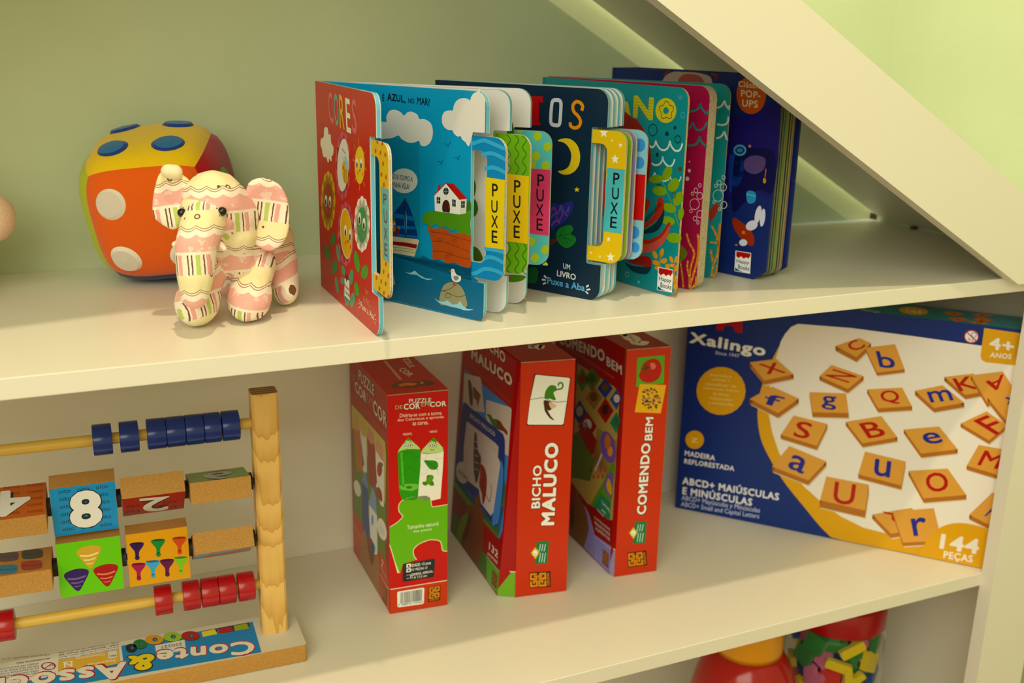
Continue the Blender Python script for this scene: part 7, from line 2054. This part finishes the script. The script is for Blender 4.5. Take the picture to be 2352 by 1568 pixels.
# ------------------------------------------------------------------ toys on the bottom shelf
FZ = -0.7192
def red_toy():
    c = (0.757, 0.135, FZ)
    t = thing('plastic_toy', c, 'shiny red bell-shaped toy with a rounded yellow cap on the bottom shelf', 'toy')
    red = base_mat('glossy_red_plastic', hexlin('b01414'), 0.16, 0.5); yel = base_mat('yellow_plastic', hexlin('e29a14'), 0.3, 0.5)
    b = MB(); lathe(b, c, [(0.0, 0.0), (0.060, 0.0), (0.066, 0.006), (0.070, 0.06), (0.071, 0.13), (0.068, 0.168), (0.061, 0.197), (0.053, 0.217), (0.044, 0.231), (0.034, 0.238), (0.0, 0.240)], red); b.build('body', t, smooth=True)
    b = MB(); lathe(b, c, [(0.0385, 0.2350), (0.0415, 0.2330), (0.0420, 0.241), (0.0405, 0.262), (0.036, 0.281), (0.027, 0.295), (0.013, 0.302), (0.0, 0.303)], yel); b.build('cap', t, smooth=True)
    b = MB()
    for k, (rr, h) in enumerate(((0.019, '23346e'), (0.012, 'd8d2c0'))):
        vs = []
        for i in range(24):
            a = 2*PI*i/24; th = math.radians(196)+rr*math.cos(a)/0.066; z = 0.150+rr*1.1*math.sin(a); r = 0.0702 - max(0, z-0.13)*0.10 + 0.0026+k*0.0008
            vs.append(Vector(c)+Vector((r*math.cos(th), r*math.sin(th), z)))
        b.add(vs, [tuple(range(24))], PR(h, 0.2))
    b.build('sticker', t)
red_toy()
def jar():
    c = Vector((0.915, 0.155, FZ))
    t = thing('toy_jar', tuple(c), 'clear jar with a red lid, packed with colourful foam shapes, on the bottom shelf', 'jar')
    g = base_mat('clear_plastic', (1, 1, 1, 1), 0.04, 0.5); nb = g.node_tree.nodes['Principled BSDF']; nb.inputs['Transmission Weight'].default_value = 1.0; nb.inputs['IOR'].default_value = 1.12
    b = MB(); lathe(b, c, [(0.0, 0.0), (0.060, 0.0), (0.064, 0.004), (0.064, 0.215), (0.060, 0.226), (0.056, 0.230), (0.0545, 0.230), (0.0585, 0.225), (0.0625, 0.214), (0.0625, 0.006), (0.059, 0.003), (0.0, 0.003)], g); b.build('body', t, smooth=True)
    red = base_mat('red_lid_plastic', hexlin('a80f14'), 0.25, 0.5)
    b = MB(); lathe(b, c, [(0.0575, 0.2305), (0.0605, 0.231), (0.0610, 0.234), (0.0610, 0.262), (0.0585, 0.2655), (0.0, 0.266)], red, 64); b.build('lid', t, smooth=True)
    cols = {'yellow': 'd8c01c', 'green': '2f7d36', 'pink': 'c9688c', 'blue': '1d4f92', 'red': 'c03222'}
    shapes = {
        'cross': [(-.014, -.016), (-.007, -.016), (0, -.004), (.007, -.016), (.014, -.016), (.005, 0), (.014, .016), (.007, .016), (0, .005), (-.007, .016), (-.014, .016), (-.005, 0)],
        'bar': [(-.016, -.006), (.016, -.006), (.016, .006), (-.016, .006)],
        'heart': [(0, -.015), (.014, .002), (.012, .012), (.005, .014), (0, .008), (-.005, .014), (-.012, .012), (-.014, .002)],
        'block': [(-.0125, -.0125), (.0125, -.0125), (.0125, .0125), (-.0125, .0125)],
        'fork': [(-.005, -.018), (.005, -.018), (.005, -.002), (.014, .016), (.005, .018), (0, .006), (-.006, .018), (-.014, .015), (-.005, -.002)]}
    rnd = random.Random(11)
    def piece(pos, nrm_, spin, kind, col, scale, th, lab):
        m = plush('foam_'+col, cols[col], 0.15); z = Vector(nrm_).normalized(); u = Vector((0, 0, 1)).cross(z).normalized(); u = Matrix.Rotation(spin, 3, z) @ u; v = z.cross(u)
        b = MB(); o = rounded([(x*scale, y*scale, 0.0025*scale) for x, y in shapes[kind]], 3); p = Vector(pos)
        sheet(b, Frame(p+z*th/2, u, v, z), o, th, m, m, [(th, m)]); tag(b.build('foam_piece', None, p), lab, 'foam piece', 'foam shapes in the clear jar')
    rows = (('first', 0.213, ('blue block', 'pink block', 'green block', 'green heart', 'yellow bar', 'pink heart', 'green block')),
            ('second', 0.189, ('yellow bar', 'green block', 'pink heart', 'yellow bar', 'green cross', 'yellow block', 'pink bar')),
            ('third', 0.164, ('yellow bar', 'blue block', 'pink heart', 'red block', 'yellow fork', 'green block', 'blue bar')),
            ('fourth', 0.138, ('red block', 'yellow heart', 'blue block', 'pink bar', 'yellow fork', 'green bar', 'red heart')),
            ('fifth', 0.112, ('green block', 'red cross', 'blue heart', 'yellow cross', 'pink block', 'green fork', 'yellow bar')))
    nth = ('first', 'second', 'third', 'fourth', 'fifth', 'sixth', 'seventh')
    for ri, (rn, z, items) in enumerate(rows):
        for k, it in enumerate(items):
            col, kind = it.split(); a = math.radians(150+25.5*k+(9 if ri % 2 else 0)); big = kind == 'fork'
            r = 0.0525 if (k+ri) % 2 == 0 or big else 0.0425
            n = Vector((math.cos(a), math.sin(a), rnd.uniform(-0.12, 0.12)))
            spin = {'bar': rnd.uniform(-0.5, 0.5), 'fork': rnd.uniform(-0.5, 0.2)}.get(kind, rnd.uniform(-0.8, 0.8))
            piece(c+Vector((r*math.cos(a), r*math.sin(a), z)), n, spin, kind, col, 1.2 if big else 1.05, 0.008, '%s foam %s, %s from the left in the %s layer under the jar lid' % (col, kind, nth[k], rn))
    for k, (col, kind, x, y, z) in enumerate((('blue', 'block', -.012, -.010, .200), ('green', 'block', .014, -.004, .190), ('blue', 'block', -.012, -.006, .162), ('red', 'block', .014, -.008, .150), ('green', 'block', -.010, -.008, .122), ('blue', 'block', .014, -.006, .112))):
        piece(c+Vector((x, y, z)), (-0.6, -0.8, 0), 0.3*k, kind, col, 1.9, 0.010, '%s foam %s in the middle of the jar, %s piece down behind the outer shapes' % (col, kind, nth[k]))
jar()
# everything stands a hair above the board it rests on
for o in list(COL.objects):
    if o.parent is None and 'category' in o and o['category'] != 'shelf': o.location.z += 0.0005
